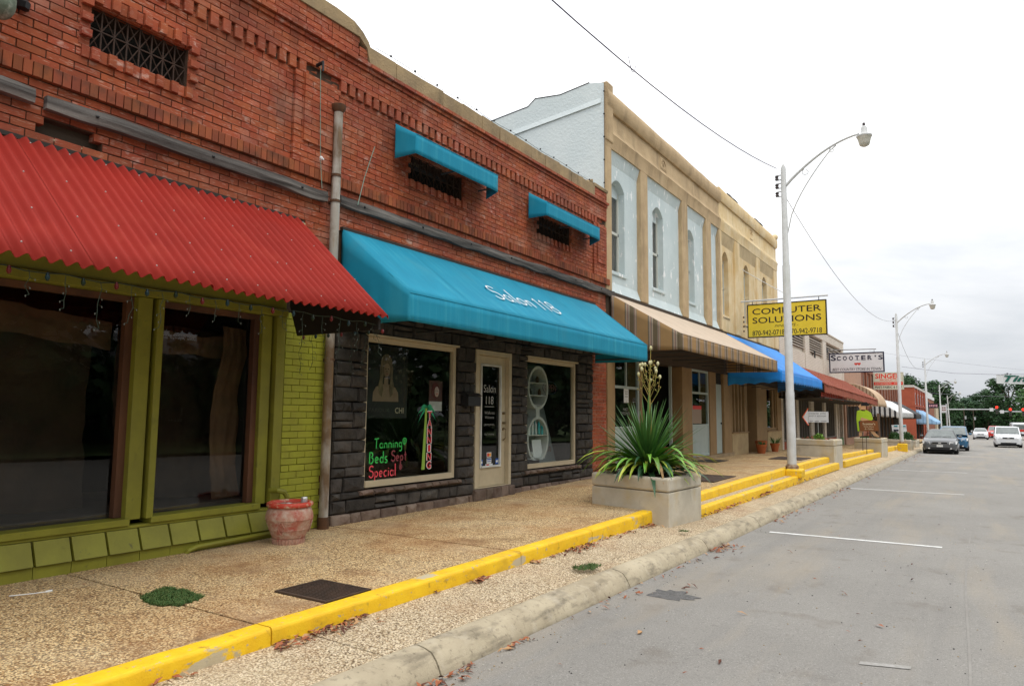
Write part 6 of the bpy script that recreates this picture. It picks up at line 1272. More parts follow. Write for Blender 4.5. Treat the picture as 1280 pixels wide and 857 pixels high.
# grates in the pavement
gm2 = M('dark_cast_iron', (.045, .030, .022), .6, (.075, .045, .03), 14, bump=.001)
def grate(lab, x0, x1, y0, y1, z, nb, diag):
    t = thing('pavement_grate', lab, 'grate', ((x0+x1)/2, (y0+y1)/2, z)); bx('pit', M('pit_shadow', (.01, .009, .008), .9), t, x0, x1, y0, y1, z-.012, z+.002)
    mb = MB(); r = .022
    for q in ((x0, x1, y0, y0+r), (x0, x1, y1-r, y1), (x0, x0+r, y0+r, y1-r), (x1-r, x1, y0+r, y1-r)): mb.box(*q, z, z+.012)
    mb.build('frame', gm2, t); w, d = x1-x0-2*r, y1-y0-2*r
    mb = MB()
    if diag:
        for i in range(nb):
            for j in range(nb): cx, cy = x0+r+w*(i+.5)/nb, y0+r+d*(j+.5)/nb; a = .022; s_ = 1 if (j % 2) else 1; mb.hexa([(cx-a, cy-.011, z), (cx+a, cy+.003, z), (cx+a, cy+.011, z), (cx-a, cy-.003, z), (cx-a, cy-.011, z+.009), (cx+a, cy+.003, z+.009), (cx+a, cy+.011, z+.009), (cx-a, cy-.003, z+.009)])
    else:
        for i in range(nb): mb.box(x0+r+w*i/nb+.008, x0+r+w*(i+1)/nb-.008, y0+r, y1-r, z, z+.009)
    mb.build('bars', gm2, t)
grate('brown iron cover plate in the near pavement beside the yellow kerb', -4.50, -3.94, 3.64, 4.10, zs(3.9)+.001, 15, True)
grate('slatted iron grate in the pavement behind the yucca planter', -4.95, -4.15, 13.4, 14.9, zs(14.2)+.004, 7, False)
grate('slatted iron grate beside the second concrete planter', -5.0, -4.1, 21.3, 22.7, zs(22)+.004, 7, False)
t = MB().lathe((-6.25, 2.95, .222), [(.001, 0), (.045, .0), (.045, .006), (.001, .007)], 12).build('drain_cap', gm2, None); tag(t, 'small round iron cap in the pavement below the lime base boards', 'drain cap')
# grass tufts in the joints, dead leaves, grit
def tuft(lab, pts, n, zf, h=.035, m=None):
    mb = MB(); k = 0
    xs_ = [p[0] for p in pts]; ys_ = [p[1] for p in pts]
    def inside(x, y):
        c = False; j = len(pts)-1
        for i in range(len(pts)):
            if (pts[i][1] > y) != (pts[j][1] > y) and x < (pts[j][0]-pts[i][0])*(y-pts[i][1])/(pts[j][1]-pts[i][1])+pts[i][0]: c = not c
            j = i
        return c
    while k < n:
        x, y = rnd.uniform(min(xs_), max(xs_)), rnd.uniform(min(ys_), max(ys_))
        if not inside(x+.03*noise.noise(Vector((x*20, y*20, 0))), y+.04*noise.noise(Vector((x*20, y*20, 5)))): continue
        a = rnd.uniform(0, 2*pi); l = h*rnd.uniform(.4, 1.2); w = .0032; b = Vector((x, y, zf(x, y))); d = Vector((cos(a)*.8, sin(a)*.8, rnd.uniform(.3, 1))).normalized()*l; s_ = Vector((-sin(a), cos(a), 0))*w
        mb.add([b-s_, b+s_, b+d*.6+s_*.8+Vector((0, 0, l*.1)), b+d], [(0, 1, 2, 3)], rnd.randrange(2)); k += 1
    o = mb.build('grass_patch', [M('grass_blade', (.030, .085, .016), .7, (.055, .12, .025), 20), M('grass_blade_dry', (.085, .12, .03), .8)], None); tag(o, lab, 'grass', kind='stuff')
tuft('flat patch of green weeds in the near pavement joint', [(-5.22, 3.02), (-5.30, 3.25), (-5.0, 3.30), (-4.78, 3.24), (-4.72, 3.02), (-4.9, 2.90), (-5.12, 2.96)], 6500, lambda x, y: zs(y)+.001, .026)
tuft('small tuft of green weeds beside the street kerb joint', [(-3.33, 6.2), (-3.25, 6.42), (-3.12, 6.46), (-3.10, 6.22), (-3.2, 6.12)], 700, lambda x, y: zl(y)-.0, .035)
tuft('tiny tuft of weeds near the street kerb beside the yucca planter', [(-3.28, 9.0), (-3.25, 9.12), (-3.15, 9.12), (-3.15, 9.0)], 120, lambda x, y: zl(y)-.01, .03)
lf = [M('dead_leaf', (.26, .07, .03), .8, (.34, .12, .05), 25), M('dead_leaf_dark', (.10, .035, .02), .8), M('dead_leaf_tan', (.42, .24, .11), .8)]
mb = MB()
def leaf_at(x, y, z, s_):
    a = rnd.uniform(0, 2*pi); s_ *= 1.35; u = Vector((cos(a), sin(a), rnd.uniform(-.2, .5))).normalized()*s_*1.25; v = Vector((-sin(a), cos(a), rnd.uniform(-.3, .6))).normalized()*s_*rnd.uniform(.25, .5); c = Vector((x, y, z+.008+abs(u.z)*.5+abs(v.z)*.5)); w = Vector((0, 0, .3*s_))
    mb.add([c-u, c-v*.9+w*.2, c-v+w, c+u, c+v*.9+w], [(0, 1, 2), (0, 2, 4), (2, 3, 4)], rnd.choice((0, 0, 1, 2)))
for (ya, yb, n_, sp) in ((3.0, 3.85, 130, .07), (2.2, 2.5, 12, .04), (5.1, 5.35, 34, .05), (4.6, 4.7, 4, .03), (6.15, 6.25, 12, .05), (6.5, 6.75, 10, .06), (6.85, 7.5, 95, .08), (7.6, 8.6, 26, .06), (8.9, 9.3, 60, .06), (9.4, 9.9, 12, .03)):
    for i in range(n_): y = rnd.uniform(ya, yb); x = XK+.012+abs(rnd.gauss(0, sp)); leaf_at(x, y, zl(y)+(zc(y)-zl(y))*min(1, max(0, (x-XK)/.68)), rnd.uniform(.012, .028))
for i in range(160): y = rnd.choice((rnd.uniform(10.5, 12.6), rnd.uniform(14, 15), rnd.uniform(10.5, 23))); leaf_at(XS+.01+abs(rnd.gauss(0, .05)), y, zl(y), rnd.uniform(.015, .035))
for (ya, yb, n_, sp) in ((3.0, 3.9, 60, .06), (4.2, 4.6, 14, .05), (5, 9, 30, .08), (8.9, 9.6, 70, .12), (12, 13.5, 22, .12), (13.5, 16, 22, .12), (17, 20, 45, .12), (22, 26, 20, .12), (34, 47, 110, .25), (26, 34, 24, .15)):
    for i in range(n_): y = rnd.uniform(ya, yb); leaf_at(XG+.02+abs(rnd.gauss(0, sp)), y, zr(y), rnd.uniform(.012, .03))
for (x, y) in ((-2.42, 6.95), (-2.36, 6.93), (-2.40, 6.80), (-.6, 8.6), (-2.2, 5.2), (-1.7, 6.2), (-1.1, 7.5), (-.7, 6.5), (-2.0, 9.5), (-1.5, 4.9)): leaf_at(x, y, zr(y), .03)
for i in range(30): y = rnd.uniform(2.5, 14); leaf_at(rnd.uniform(-2.7, -.3), y, zr(y), .012)
for i in range(26): leaf_at(rnd.uniform(-6.2, -3.9), rnd.uniform(2.3, 8), zs(4)+.002, .010)
tag(mb.build('fallen_leaves', lf, None), 'dry red brown leaves gathered along the kerbs', 'leaves', kind='stuff')
mb = MB()
for i in range(420): y = 2.6+abs(rnd.gauss(0, 6)); s_ = rnd.uniform(.003, .008); x = rnd.uniform(-2.8, .3) if i % 3 else XG+.03+abs(rnd.gauss(0, .15)); mb.sphere((x, y, zr(y)+.003), s_, 5, 3, (1, 1, .6), mi=rnd.randrange(3))
tag(mb.build('road_grit', [M('pale_grit', (.5, .47, .4), .8), M('dark_grit', (.06, .055, .05), .8), M('tan_grit', (.35, .26, .15), .8)], None), 'small pale and dark grit scattered over the road', 'grit', kind='stuff')
t = MB().tube([(-5.98, 2.46, .235), (-5.93, 2.60, .232), (-5.90, 2.67, .234)], .004, 5).tube([(-5.90, 2.67, .234), (-5.885, 2.71, .238)], .009, 6).build('plastic_straw', W_, None); tag(t, 'white plastic straw lying on the pavement at the left edge', 'straw')

# painted wooden figure sign on the third planter
fg = thing('figure_sign', 'painted wooden cut out man in lime shirt and black hat holding a brown board', 'sign', (-4.1, 36.4, .6))
fy = 36.4; sk = (lambda p: [(x, fy, z) for x, z in p]); cut = lambda p, m_, n_, dy=0.: MB().prism([(x, fy+dy, z) for x, z in p], (0, .025, 0)).build(n_, m_, fg)
lim2 = M('painted_lime', (.42, .62, .03), .6); sknm = M('painted_skin', (.62, .36, .18), .6); brw = M('painted_brown', (.22, .075, .02), .6)
cut([(-4.42, 2.02), (-4.50, 2.05), (-4.42, 2.14), (-4.30, 2.16), (-4.24, 2.26), (-4.08, 2.27), (-4.02, 2.18), (-3.98, 2.10), (-4.1, 2.10), (-4.25, 2.10)], black_m, 'hat', -.01)
cut([(-4.34, 2.10), (-4.16, 2.12), (-4.12, 2.0), (-4.16, 1.86), (-4.30, 1.86), (-4.40, 1.96)], sknm, 'head'); cut([(-4.44, 2.08), (-4.34, 2.18), (-4.30, 2.06), (-4.38, 1.98)], sknm, 'hand', -.02)
cut([(-4.50, 1.86), (-4.30, 1.92), (-4.10, 1.90), (-3.92, 1.78), (-3.84, 1.48), (-3.96, 1.40), (-4.1, 1.42), (-4.36, 1.44), (-4.46, 1.36), (-4.42, .92), (-4.50, .92), (-4.54, 1.5)], lim2, 'shirt'); cut([(-4.34, 1.56), (-4.12, 1.50), (-3.94, 1.42), (-4.02, 1.36), (-4.2, 1.36), (-4.36, 1.42)], sknm, 'arm', -.012)
cut([(-4.44, .94), (-4.30, .94), (-4.30, .72), (-4.40, .68), (-4.46, .74)], sknm, 'leg'); cut([(-3.98, .94), (-3.84, .94), (-3.66, .74), (-3.60, .70), (-3.66, .66), (-3.84, .72)], sknm, 'leg'); cut([(-4.42, .64), (-4.36, .60), (-4.1, .66), (-3.9, .64), (-3.64, .62), (-3.6, .70), (-4.2, .72), (-4.42, .70)], black_m, 'shoes', .01)
cut([(-4.40, .93), (-3.62, .95), (-3.66, 1.40), (-4.0, 1.44), (-4.40, 1.38)], brw, 'board', -.03); crt = M('painted_cream', (.65, .55, .35), .6)
text("Scooter's", .10, (-4.02, fy-.03, 1.22), XR_, ZU, crt, fg, w=.52, align='C', d=.003, bold=.02); text('Home Decor', .07, (-4.02, fy-.03, 1.11), XR_, ZU, crt, fg, w=.42, align='C', d=.003); text('& Gifts', .07, (-4.02, fy-.03, 1.0), XR_, ZU, crt, fg, w=.36, align='C', d=.003)
bx('post', M('brown_wood_post', (.14, .08, .045)), fg, -3.68, -3.58, fy+.03, fy+.13, .55, 1.75)
for x, y in ((-3.55, 34.4), (-3.55, 33.6)):
    pass
hk = thing('shepherd_hook', 'pair of thin dark iron rods standing by the step in front of the third planter', 'iron rods', (-3.9, 33.6, 0))
MB().tube([(-3.85, 32.5, .0), (-3.85, 32.5, .95), (-4.05, 32.5, 1.0)], .012, 5).build('rod', iron, hk); MB().tube([(-3.72, 32.6, .0), (-3.72, 32.6, .9), (-3.60, 32.6, .93)], .012, 5).build('rod', iron, hk)
ab = thing('pavement_sign', 'white and teal pavement notice board behind the second lamp', 'sign', (-3.9, 51.5, -.3))
MB().hexa([(-4.34, 51.5, .45), (-3.52, 51.5, .45), (-3.52, 51.53, .45), (-4.34, 51.53, .45), (-4.40, 51.6, 1.08), (-3.58, 51.6, 1.12), (-3.58, 51.63, 1.12), (-4.40, 51.63, 1.08)]).build('board', whs, ab)
for x in (-4.25, -3.8): MB().box(x, x+.2, 51.55, 51.58, .98, 1.05).build('header_band', M('teal_print', (.02, .30, .36), .6), ab)
MB().box(-4.28, -4.0, 51.5, 51.53, .70, .80).build('print', nv, ab)
for x in (-4.3, -3.6): bx('leg', gry, ab, x, x+.04, 51.5, 51.54, -.4, .46)

# ================================================================ vehicles
wshield = M('windscreen', (.10, .12, .115), .08, (.16, .18, .17), 3, spec=.8); tyre_m = rubber; chrome = M('chrome', (.6, .6, .6), .2, metal=.9); hl = M('headlight_glass', (.80, .80, .78), .12, (.6, .6, .6), 30, spec=.8); trim = M('black_trim', (.015, .015, .016), .5)
def vehicle(name, lab, x, y, L, Wd, H, hood, cowl, belt, roof0, roof1, tail, paint, zt_tail, cat='car', grille=True, fogs=True, light_on=False, turn=0, rearbox=False):
    """body lofted from front (-Y) to rear; hood/cowl/tail heights, roof0/roof1 = y of roof start and end"""
    z0 = zr(y); t = thing(name, lab, cat, (x, y, z0)); hw = Wd/2; f = -L/2; r = L/2
    def sec(yy, w, zb, zm, zt): return [(x-w*.93, y+yy, z0+zb), (x-w, y+yy, z0+(zb+zm)/2), (x-w*.99, y+yy, z0+zm), (x-w*.93, y+yy, z0+zt-.02), (x-w*.70, y+yy, z0+zt), (x, y+yy, z0+zt+.02), (x+w*.70, y+yy, z0+zt), (x+w*.93, y+yy, z0+zt-.02), (x+w*.99, y+yy, z0+zm), (x+w, y+yy, z0+(zb+zm)/2), (x+w*.93, y+yy, z0+zb)]
    S_ = [sec(f, hw*.78, .32, .48, hood-.20), sec(f+.06, hw*.89, .27, .52, hood-.10), sec(f+.28, hw*.97, .25, .60, hood-.02), sec(f+.8, hw, .25, .66, (hood+cowl)/2+.02), sec(cowl and (roof0-(H-cowl)*1.15), hw, .18, .70, cowl), sec(roof1, hw, .18, .72, belt), sec(r-.3, hw*.97, .2, .7, zt_tail), sec(r, hw*.85, .3, .6, zt_tail-.1)]
    n = 11; P = [p for s in S_ for p in s]; fs = [(n*i+k, n*i+k+1, n*i+n+k+1, n*i+n+k) for i in range(len(S_)-1) for k in range(n-1)]+[tuple(range(n)), tuple(range(n*(len(S_)-1), n*len(S_)))[::-1]]
    smooth_angle(MB().add(P, fs).build('body', paint, t), 42)
    yc0 = roof0-(H-cowl)*1.15; yr = min(r-.12, roof1+(H-belt)*(.9 if not rearbox else .25)); wr = hw*.70 if not rearbox else hw*.86; wb_ = hw*.93
    A = [(-wb_, yc0, cowl-.03), (wb_, yc0, cowl-.03), (wb_, yr, belt-.03), (-wb_, yr, belt-.03)]; B = [(-wr, roof0, H-.05), (wr, roof0, H-.05), (wr, roof1, H-.05), (-wr, roof1, H-.05)]; C = [(-wr*.8, roof0+.12, H), (wr*.8, roof0+.12, H), (wr*.8, roof1-.1, H), (-wr*.8, roof1-.1, H)]
    V = [(x+a, y+b, z0+c) for a, b, c in A+B+C]; smooth_angle(MB().add(V, [(0, 1, 5, 4), (1, 2, 6, 5), (2, 3, 7, 6), (3, 0, 4, 7), (4, 5, 9, 8), (5, 6, 10, 9), (6, 7, 11, 10), (7, 4, 8, 11), (8, 9, 10, 11)]).build('cabin', paint, t), 30)
    q = lambda a, b, u: tuple(a[i]+(b[i]-a[i])*u for i in range(3)); 
    def pane(a, b, c, d, off, nm):
        cc = [sum(p[i] for p in (a, b, c, d))/4 for i in range(3)]; v = []
        for p in (a, b, c, d): v.append(tuple(p[i]+(cc[i]-p[i])*.085+off[i] for i in range(3)))
        MB().add([(x+a_, y+b_, z0+c_) for a_, b_, c_ in v], [(0, 1, 2, 3)]).build(nm, wshield, t)
    pane(A[0], A[1], B[1], B[0], (0, -.012, .012), 'windscreen'); pane(A[1], A[2], B[2], B[1], (.015, 0, .004), 'side_window'); pane(A[3], A[0], B[0], B[3], (-.015, 0, .004), 'side_window'); pane(A[2], A[3], B[3], B[2], (0, .012, .01), 'rear_window')
    gw_ = hw*.42; gz = hood-.24
    if grille:
        bevel(bx('grille', trim, t, x-gw_, x+gw_, y+f-.015, y+f+.06, z0+gz, z0+gz+.11), .02); bx('badge', chrome, t, x-.07, x+.07, y+f-.025, y+f-.014, z0+gz+.01, z0+gz+.10)
        for s_ in (-1, 1): bx('grille_trim', chrome, t, x-gw_, x+gw_, y+f-.018, y+f-.008, z0+gz+(.115 if s_ > 0 else -.012), z0+gz+(.13 if s_ > 0 else .0))
    for s_ in (-1, 1):
        smooth_angle(MB().hexa([(x+s_*hw*.52, y+f-.02, z0+gz-.02), (x+s_*hw*.95, y+f+.13, z0+gz+.0), (x+s_*hw*.92, y+f+.26, z0+gz+.0), (x+s_*hw*.52, y+f+.08, z0+gz-.02), (x+s_*hw*.54, y+f+.0, z0+gz+.13), (x+s_*hw*.99, y+f+.20, z0+gz+.19), (x+s_*hw*.92, y+f+.32, z0+gz+.19), (x+s_*hw*.54, y+f+.1, z0+gz+.13)]).build('headlight', hl, t), 30)
        smooth_angle(MB().sphere((x+s_*(hw+.10), y+yc0+.35, z0+cowl+.06), .10, 10, 6, (1.1, .5, .75)).build('wing_mirror', paint, t), 60)
        MB().sphere((x+s_*hw*.60, y+f-.0, z0+.36), .05, 8, 5, (1.2, .5, .8)).build('fog_lamp', hl, t)
        for yy in (f+.88, r-.9):
            wh = MB().lathe((0, 0, 0), [(.24, -.10), (.31, -.11), (.325, -.08), (.325, .08), (.31, .11), (.24, .10)], 18); wh.v = [(x+s_*(hw-.12)+v[2], y+yy+v[0], z0+.325+v[1]) for v in wh.v]; w_ = smooth_angle(wh.build('wheel', tyre_m, t), 40)
            ri = MB().lathe((0, 0, 0), [(.03, -.02), (.20, -.03), (.235, .0), (.235, .02)], 14); ri.v = [(x+s_*(hw-.01)+v[2]*s_, y+yy+v[0], z0+.325+v[1]) for v in ri.v]; ri.build('rim', M('alloy', (.35, .35, .36), .35, metal=.7), w_)
        smooth_angle(MB().box(x+s_*hw*.70, x+s_*hw*.94, y+r-.06, y+r+.01, z0+zt_tail-.34, z0+zt_tail-.14).build('tail_light', M('tail_red', (.35, .01, .01), .2), t))
    bx('lower_intake', trim, t, x-hw*.62, x+hw*.62, y+f-.012, y+f+.06, z0+.28, z0+.43); bx('underside', trim, t, x-hw*.8, x+hw*.8, y+f+.2, y+r-.2, z0+.15, z0+.22)
    bx('number_plate', W_, t, x-.16, x+.16, y+f-.03, y+f-.014, z0+.45, z0+.57)
    MB().tube([(x-.5, y+yc0-.02, z0+cowl+.02), (x+.05, y+yc0+.0, z0+cowl+.05)], .012, 4).tube([(x+.1, y+yc0-.02, z0+cowl+.02), (x+.55, y+yc0+.02, z0+cowl+.06)], .012, 4).build('wipers', trim, t)
    return t
gpaint = M('dark_grey_car_paint', (.085, .088, .092), .3, spec=.5, coat=.35); bpaint = M('blue_car_paint', (.022, .10, .19), .28, coat=.7); wpaint = M('white_car_paint', (.64, .65, .66), .3, coat=.5); rpaint = M('red_truck_paint', (.50, .025, .015), .35, coat=.4)
vehicle('parked_car', 'dark grey sedan parked first in line along the kerb', -1.70, 51.4, 4.8, 1.82, 1.45, .86, .98, .98, -.30, .90, 1.0, gpaint, 1.02)
vehicle('parked_car', 'boxy blue car parked behind the dark grey sedan', -1.15, 58.5, 4.0, 1.72, 1.66, .95, 1.10, 1.05, -.85, 1.7, 1.0, bpaint, 1.1, rearbox=True)
vehicle('sport_utility_car', 'white sport utility car driving towards the camera in the right lane', 2.37, 73, 4.6, 1.88, 1.72, .98, 1.12, 1.10, -.55, 1.7, 1.0, wpaint, 1.15, rearbox=True)
vehicle('white_car', 'small white car far down the middle of the road', .80, 115.5, 4.2, 1.75, 1.50, .90, 1.05, 1.02, -.6, 1.2, 1.0, wpaint, 1.05)
tr = vehicle('red_truck', 'red pickup truck behind the small white car', 2.65, 127, 5.2, 1.95, 1.86, 1.10, 1.22, 1.2, -.5, .5, 1.0, rpaint, 1.15, cat='truck')
rv = thing('camper_van', 'white camper van with a red band at the right edge of the road', 'camper van', (5.6, 122, zr(122)))
z_ = zr(122); bevel(bx('body', wpaint, rv, 4.45, 6.7, 119, 126, z_+.45, z_+2.35), .25, 3); bx('red_band', rpaint, rv, 4.44, 6.71, 118.98, 126, z_+1.15, z_+1.45); bx('windscreen', wshield, rv, 4.65, 6.5, 118.97, 119.1, z_+1.5, z_+2.1); bx('grille', trim, rv, 5.1, 6.1, 118.96, 119.1, z_+.6, z_+.9)
for s_ in (4.6, 6.25):
    for yy in (120.2, 124.6): wh = MB().lathe((0, 0, 0), [(.2, -.14), (.36, -.14), (.37, .14), (.2, .14)], 16); wh.v = [(s_+.15+v[2], yy+v[0], z_+.37+v[1]) for v in wh.v]; wh.build('wheel', rubber, rv)

# ================================================================ trees
bark = M('tree_bark', (.07, .05, .035), .95, (.11, .085, .06), 4, vs=(1, 1, .3), bump=.01)
def leafmat(name, a, b): return M(name, a, .65, b, .9, spec=.25, rnd_=.35, island=True)
lg = [leafmat('dark_oak_leaf', (.020, .055, .016), (.032, .075, .022)), leafmat('mid_green_leaf', (.040, .095, .024), (.055, .12, .03)), leafmat('yellow_green_leaf', (.10, .17, .030), (.14, .20, .04)), leafmat('blue_green_leaf', (.035, .075, .04), (.05, .095, .05))]
def tree(lab, x, y, H, R_, m_, n=1500, ls=.5, zb=None, clumps=16, name='broadleaf_tree', low=.3, grp=None, cat='tree', sky=.0):
    z = zr(min(max(y, -40), 420))-.3 if zb is None else zb; t = thing(name, lab, cat, (x, y, z), grp)
    mb = MB(); mb.tube([(x, y, z-.3), (x+.1, y, z+H*.25), (x-.05, y+.1, z+H*.5), (x, y, z+H*.75)], [H*.030, H*.022, H*.015, H*.006], 8)
    cl_ = []
    for i in range(clumps):
        a = rnd.uniform(0, 2*pi); h = rnd.uniform(low, .92); rr = R_*(1-((h-.55)/.55)**2*.75)*rnd.uniform(.25, .85); c = Vector((x+rr*cos(a), y+rr*sin(a), z+H*h)); r = R_*rnd.uniform(.32, .50)*(1.12-.35*h); cl_.append((c, r))
        mb.tube([(x, y, z+H*max(.15, h-.28)), (x+(c.x-x)*.5, y+(c.y-y)*.5, z+H*(h-.08)), c], [H*.010, H*.006, H*.002], 5)
    cl_.append((Vector((x, y, z+H*.93)), R_*.3)); mb.build('trunk', bark, t); L_ = MB()
    per = max(10, n//len(cl_))
    for c, r in cl_:
        for k in range(per):
            d = Vector((rnd.gauss(0, 1), rnd.gauss(0, 1), rnd.gauss(0, 1))).normalized()*(r*rnd.uniform(.35, 1.08)); d.z *= .72; p = c+d
            q = (d.normalized()+Vector((rnd.uniform(-.8, .8), rnd.uniform(-.8, .8), rnd.uniform(-.3, 1)))).normalized(); s_ = q.cross(Vector((.1, .2, 1))).normalized(); u_ = q.cross(s_); w = ls*rnd.uniform(.45, 1.1)
            L_.add([p-s_*w*.5, p-u_*w*.3, p+s_*w*.5, p+u_*w*.35], [(0, 1, 2, 3)])
    L_.build('crown', m_, t); return t
FT = [('broad dark tree rising behind the red corner building', -18, 165, 12.5, 6.0, 0), ('dark round topped tree left of the far road end', -12, 178, 13.2, 6.5, 0), ('tall dark tree above the far traffic arm on the left', -7.0, 186, 12.2, 5.2, 0), ('mid green tree behind the red corner building roof', -26, 172, 12, 6, 1),
      ('low blue green tree at the end of the road', -1.5, 232, 9.8, 4.5, 3), ('low pale green tree left of the road end', -6.2, 222, 10.8, 4.5, 1), ('dark tree right of the road end', 3.2, 226, 12, 4.6, 0), ('tallest dark tree behind the hanging banner', 7.8, 215, 15.2, 6.2, 0), ('yellow green tree at the right edge of the photo', 12.6, 178, 10.6, 4.2, 2),
      ('dark tree at the right edge behind the yellow green one', 13.5, 205, 15, 6.5, 1), ('dark tree behind the far cream building', -13, 208, 12.5, 5.5, 0), ('blue green tree far behind the traffic signals', 2, 262, 12.5, 6, 3), ('small dark tree near the far lamps', -4.2, 200, 8.2, 3.2, 0)]
for lab, x, y, H, R_, k in FT: tree(lab, x, y, H, R_, lg[k], 6500, .70, low=.10, clumps=30)
mb = MB()
for i in range(9000):
    x = rnd.uniform(-70, 80); y = 275+rnd.uniform(0, 10); h = 8.2+2.2*noise.noise(Vector((x*.08, 0, 0)))+1.2*noise.noise(Vector((x*.3, 0, 3))); z = zr(275)+h*rnd.random()**.7; s_ = rnd.uniform(.5, 1.1); a = rnd.uniform(0, pi); b = rnd.uniform(-.6, .6)
    u = Vector((cos(a), sin(a)*.6, b))*s_; v = Vector((-b*.5, .4, 1))*s_*.6; c = Vector((x, y, z)); mb.add([c-u, c-v, c+u, c+v], [(0, 1, 2, 3)])
tag(mb.build('far_woods', lg[0], None), 'dark green wood closing the far end of the street', 'woods', kind='stuff')
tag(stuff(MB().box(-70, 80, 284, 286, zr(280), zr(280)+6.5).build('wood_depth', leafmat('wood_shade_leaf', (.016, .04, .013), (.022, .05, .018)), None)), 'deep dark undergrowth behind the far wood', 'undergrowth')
mb = MB(); strip(mb, 12.6, 60, -40, 420, lambda y: zr(y)+.12, lambda y: zr(y)+.3, 10, 3); struct(mb.build('opposite_lawn', M('lawn', (.07, .12, .03), .95, (.10, .14, .04), 2)))
mb = MB(); strip(mb, XG-6, XG+.05, 205, 420, lambda y: zr(y)+.1, lambda y: zr(y)+.1, 10, 1); struct(mb.build('far_verge', MATS['lawn']))
# far signals, banner, poles
galv = M('galvanised_steel', (.50, .51, .52), .5, metal=.2); redl = M('lit_red_signal', (.8, .02, .01), .4, emit=((1, .02, .01), 3.)); sigb = M('signal_housing', (.05, .05, .035), .6)
def mast(lab, xp, x1, z, xs_, sgx):
    y = 150; t = thing('traffic_signal', lab, 'traffic signal', (xp, y, zr(y))); MB().tube([(xp, y, zr(y)-.3), (xp, y, z+1)], [.16, .12], 10).build('mast_pole', galv, t); MB().tube([(xp, y, z), (x1, y, z+.04)], [.11, .075], 8).build('mast_arm', galv, t)
    for x in xs_:
        h = bevel(bx('signal_head', sigb, t, x-.19, x+.19, y-.30, y-.08, z-.75, z+.62), .03); MB().tube([(x, y-.33, z+.40), (x, y-.31, z+.40)], .20, 14).build('red_lens', redl, h)
        for dz in (0, -.42): MB().tube([(x, y-.32, z+dz), (x, y-.31, z+dz)], .12, 12).build('dark_lens', black_m, h)
    bx('street_plate', whs, t, sgx-.28, sgx+.28, y-.16, y-.12, z-.28, z+.28)
mast('white mast arm from the left with one red signal over the road', -3.9, 3.5, 3.02, [3.62], 2.85); mast('white mast arm from the right with two red signals', 13, 3.9, 2.66, [5.55, 7.35], 4.35)
bn = thing('street_banner', 'white banner with dark green italic letters hung across the street at the right edge', 'banner', (6, 90, 5.6))
mb = MB(); mb.sheet(lambda u, v: (2.29+9.5*u, 90+.03*sin(u*30), 5.19-.16*sin(pi*u)+.93*v), 40, 4); thick(mb.build('cloth', M('banner_white', (.64, .65, .64), .7), bn)); dg = M('banner_green', (.01, .10, .07), .6)
text('Tim', .62, (3.0, 89.93, 5.36), XR_, ZU, dg, bn, w=2.3, shear=.35, bold=.05); MB().tube([(-6.4, 90, 7.2), (-1.5, 90, 6.35), (2.3, 90, 6.13), (11.8, 90, 6.15), (16, 90, 7)], .015, 4).build('rope', wire_b, bn)
for i, (x, y) in enumerate(((-1.6, 190), (.2, 205))):
    t = thing('utility_pole', ['brown utility pole left of the road end with a white box', 'thinner utility pole right of the road end'][i], 'utility pole', (x, y, zr(y))); MB().tube([(x, y, zr(y)), (x, y, zr(y)+6.2)], [.14, .09], 8).build('pole', bark, t); bx('crossarm', bark, t, x-.8, x+.8, y-.05, y+.05, zr(y)+5.6, zr(y)+5.72); bx('transformer', galv, t, x-.1+.2, x+.45, y-.2, y+.1, zr(y)+3.4, zr(y)+4.1)
fs1 = sign('far_sign', 'pink and white lettered dark sign on the far row beyond the red corner', -5.37, -4.1, 120, 2.92, 3.6, M('sign_dark_red', (.05, .02, .03), .6), blk); 
for i in range(5): MB().box(-5.25+i*.22, -5.10+i*.22, 119.99, 119.995, 3.1+.05*(i % 2), 3.42).build('letter_block', M('sign_pink', (.6, .30, .30), .6), fs1)
fs2 = sign('far_sign', 'white square sign with brown marks beside the far lamp', -4.1, -3.3, 130, 2.3, 3.5, whs, M('sign_frame_grey', (.4, .4, .4), .6))
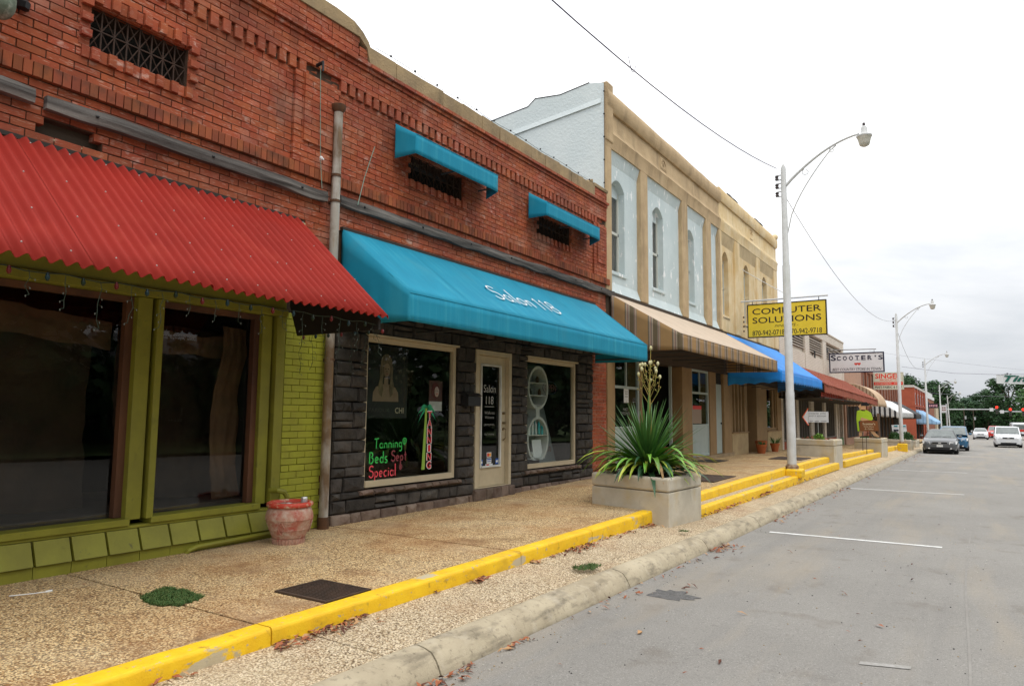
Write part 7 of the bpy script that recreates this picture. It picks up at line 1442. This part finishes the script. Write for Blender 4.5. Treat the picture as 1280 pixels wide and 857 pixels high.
for i in range(4): MB().box(-3.95+(i % 2)*.28, -3.75+(i % 2)*.28, 129.99, 129.995, 2.65+(i//2)*.35, 2.85+(i//2)*.35).build('letter_block', M('sign_brown', (.25, .10, .07), .6), fs2)

# ================================================================ across the street (seen in the window reflections)
hs = thing('brick_house', 'brick house with white gable across the street, seen only as a reflection', 'house', (28, 18, 0))
bx('wall', M('dull_house_brick', (.10, .05, .035), .9), hs, 23, 33, 9, 31, -.5, 3.6); MB().prism([(22.6, 8.6, 3.6), (22.6, 20, 3.6), (22.6, 14.3, 6.6)], (10.5, 0, 0)).build('gable_roof', M('white_gable', (.45, .46, .47), .8), hs)
MB().prism([(22.4, 31.4, 3.6), (33.5, 31.4, 3.6), (28, 31.4, 6.0)], (0, -11.3, 0)).build('roof', M('grey_shingle_roof', (.16, .16, .16), .9), hs)
for y in (11, 14.5, 18, 22, 26, 29): f_ = bx('window', white_paint, hs, 22.9, 23, y-.6, y+.6, 1, 2.8); bx('pane', dark_in, f_, 22.88, 22.899, y-.5, y+.5, 1.1, 2.7)
fe = thing('iron_fence', 'black iron picket fence across the street, seen only as a reflection', 'fence', (18, 25, 0)); mb = MB(); y = 6
while y < 46: mb.box(18, 18.03, y, y+.03, .1, 1.4); y += .16
stuff(mb.build('picket', black_m, fe)); bx('rail', black_m, fe, 17.99, 18.04, 6, 46, .35, .40); bx('rail', black_m, fe, 17.99, 18.04, 6, 46, 1.2, 1.25)
for i, (x, y, H, R_, k) in enumerate([(19, 12, 13, 6.0, 0), (19, 23, 14, 6.5, 0), (20, 34, 13, 6.5, 1), (19, 45, 12, 6, 0), (19, 56, 10, 5.5, 0), (17, 1, 13, 6, 0), (18, -10, 13, 6, 0), (18, 66, 10, 6, 1), (20, 80, 10, 6.5, 0), (20, 97, 10, 7, 0), (21, 116, 10, 7, 1)]):  # near trees added and made taller to hold side sky light off the fronts
    tree('added shade tree across the street, %s in that row, outside the photo' % ('fourth', 'fifth', 'sixth', 'seventh', 'eighth', 'third', 'second', 'ninth', 'tenth', 'eleventh', 'last')[i], x, y, H, R_, lg[k], 3600, .95, low=.16, clumps=26, grp=None)
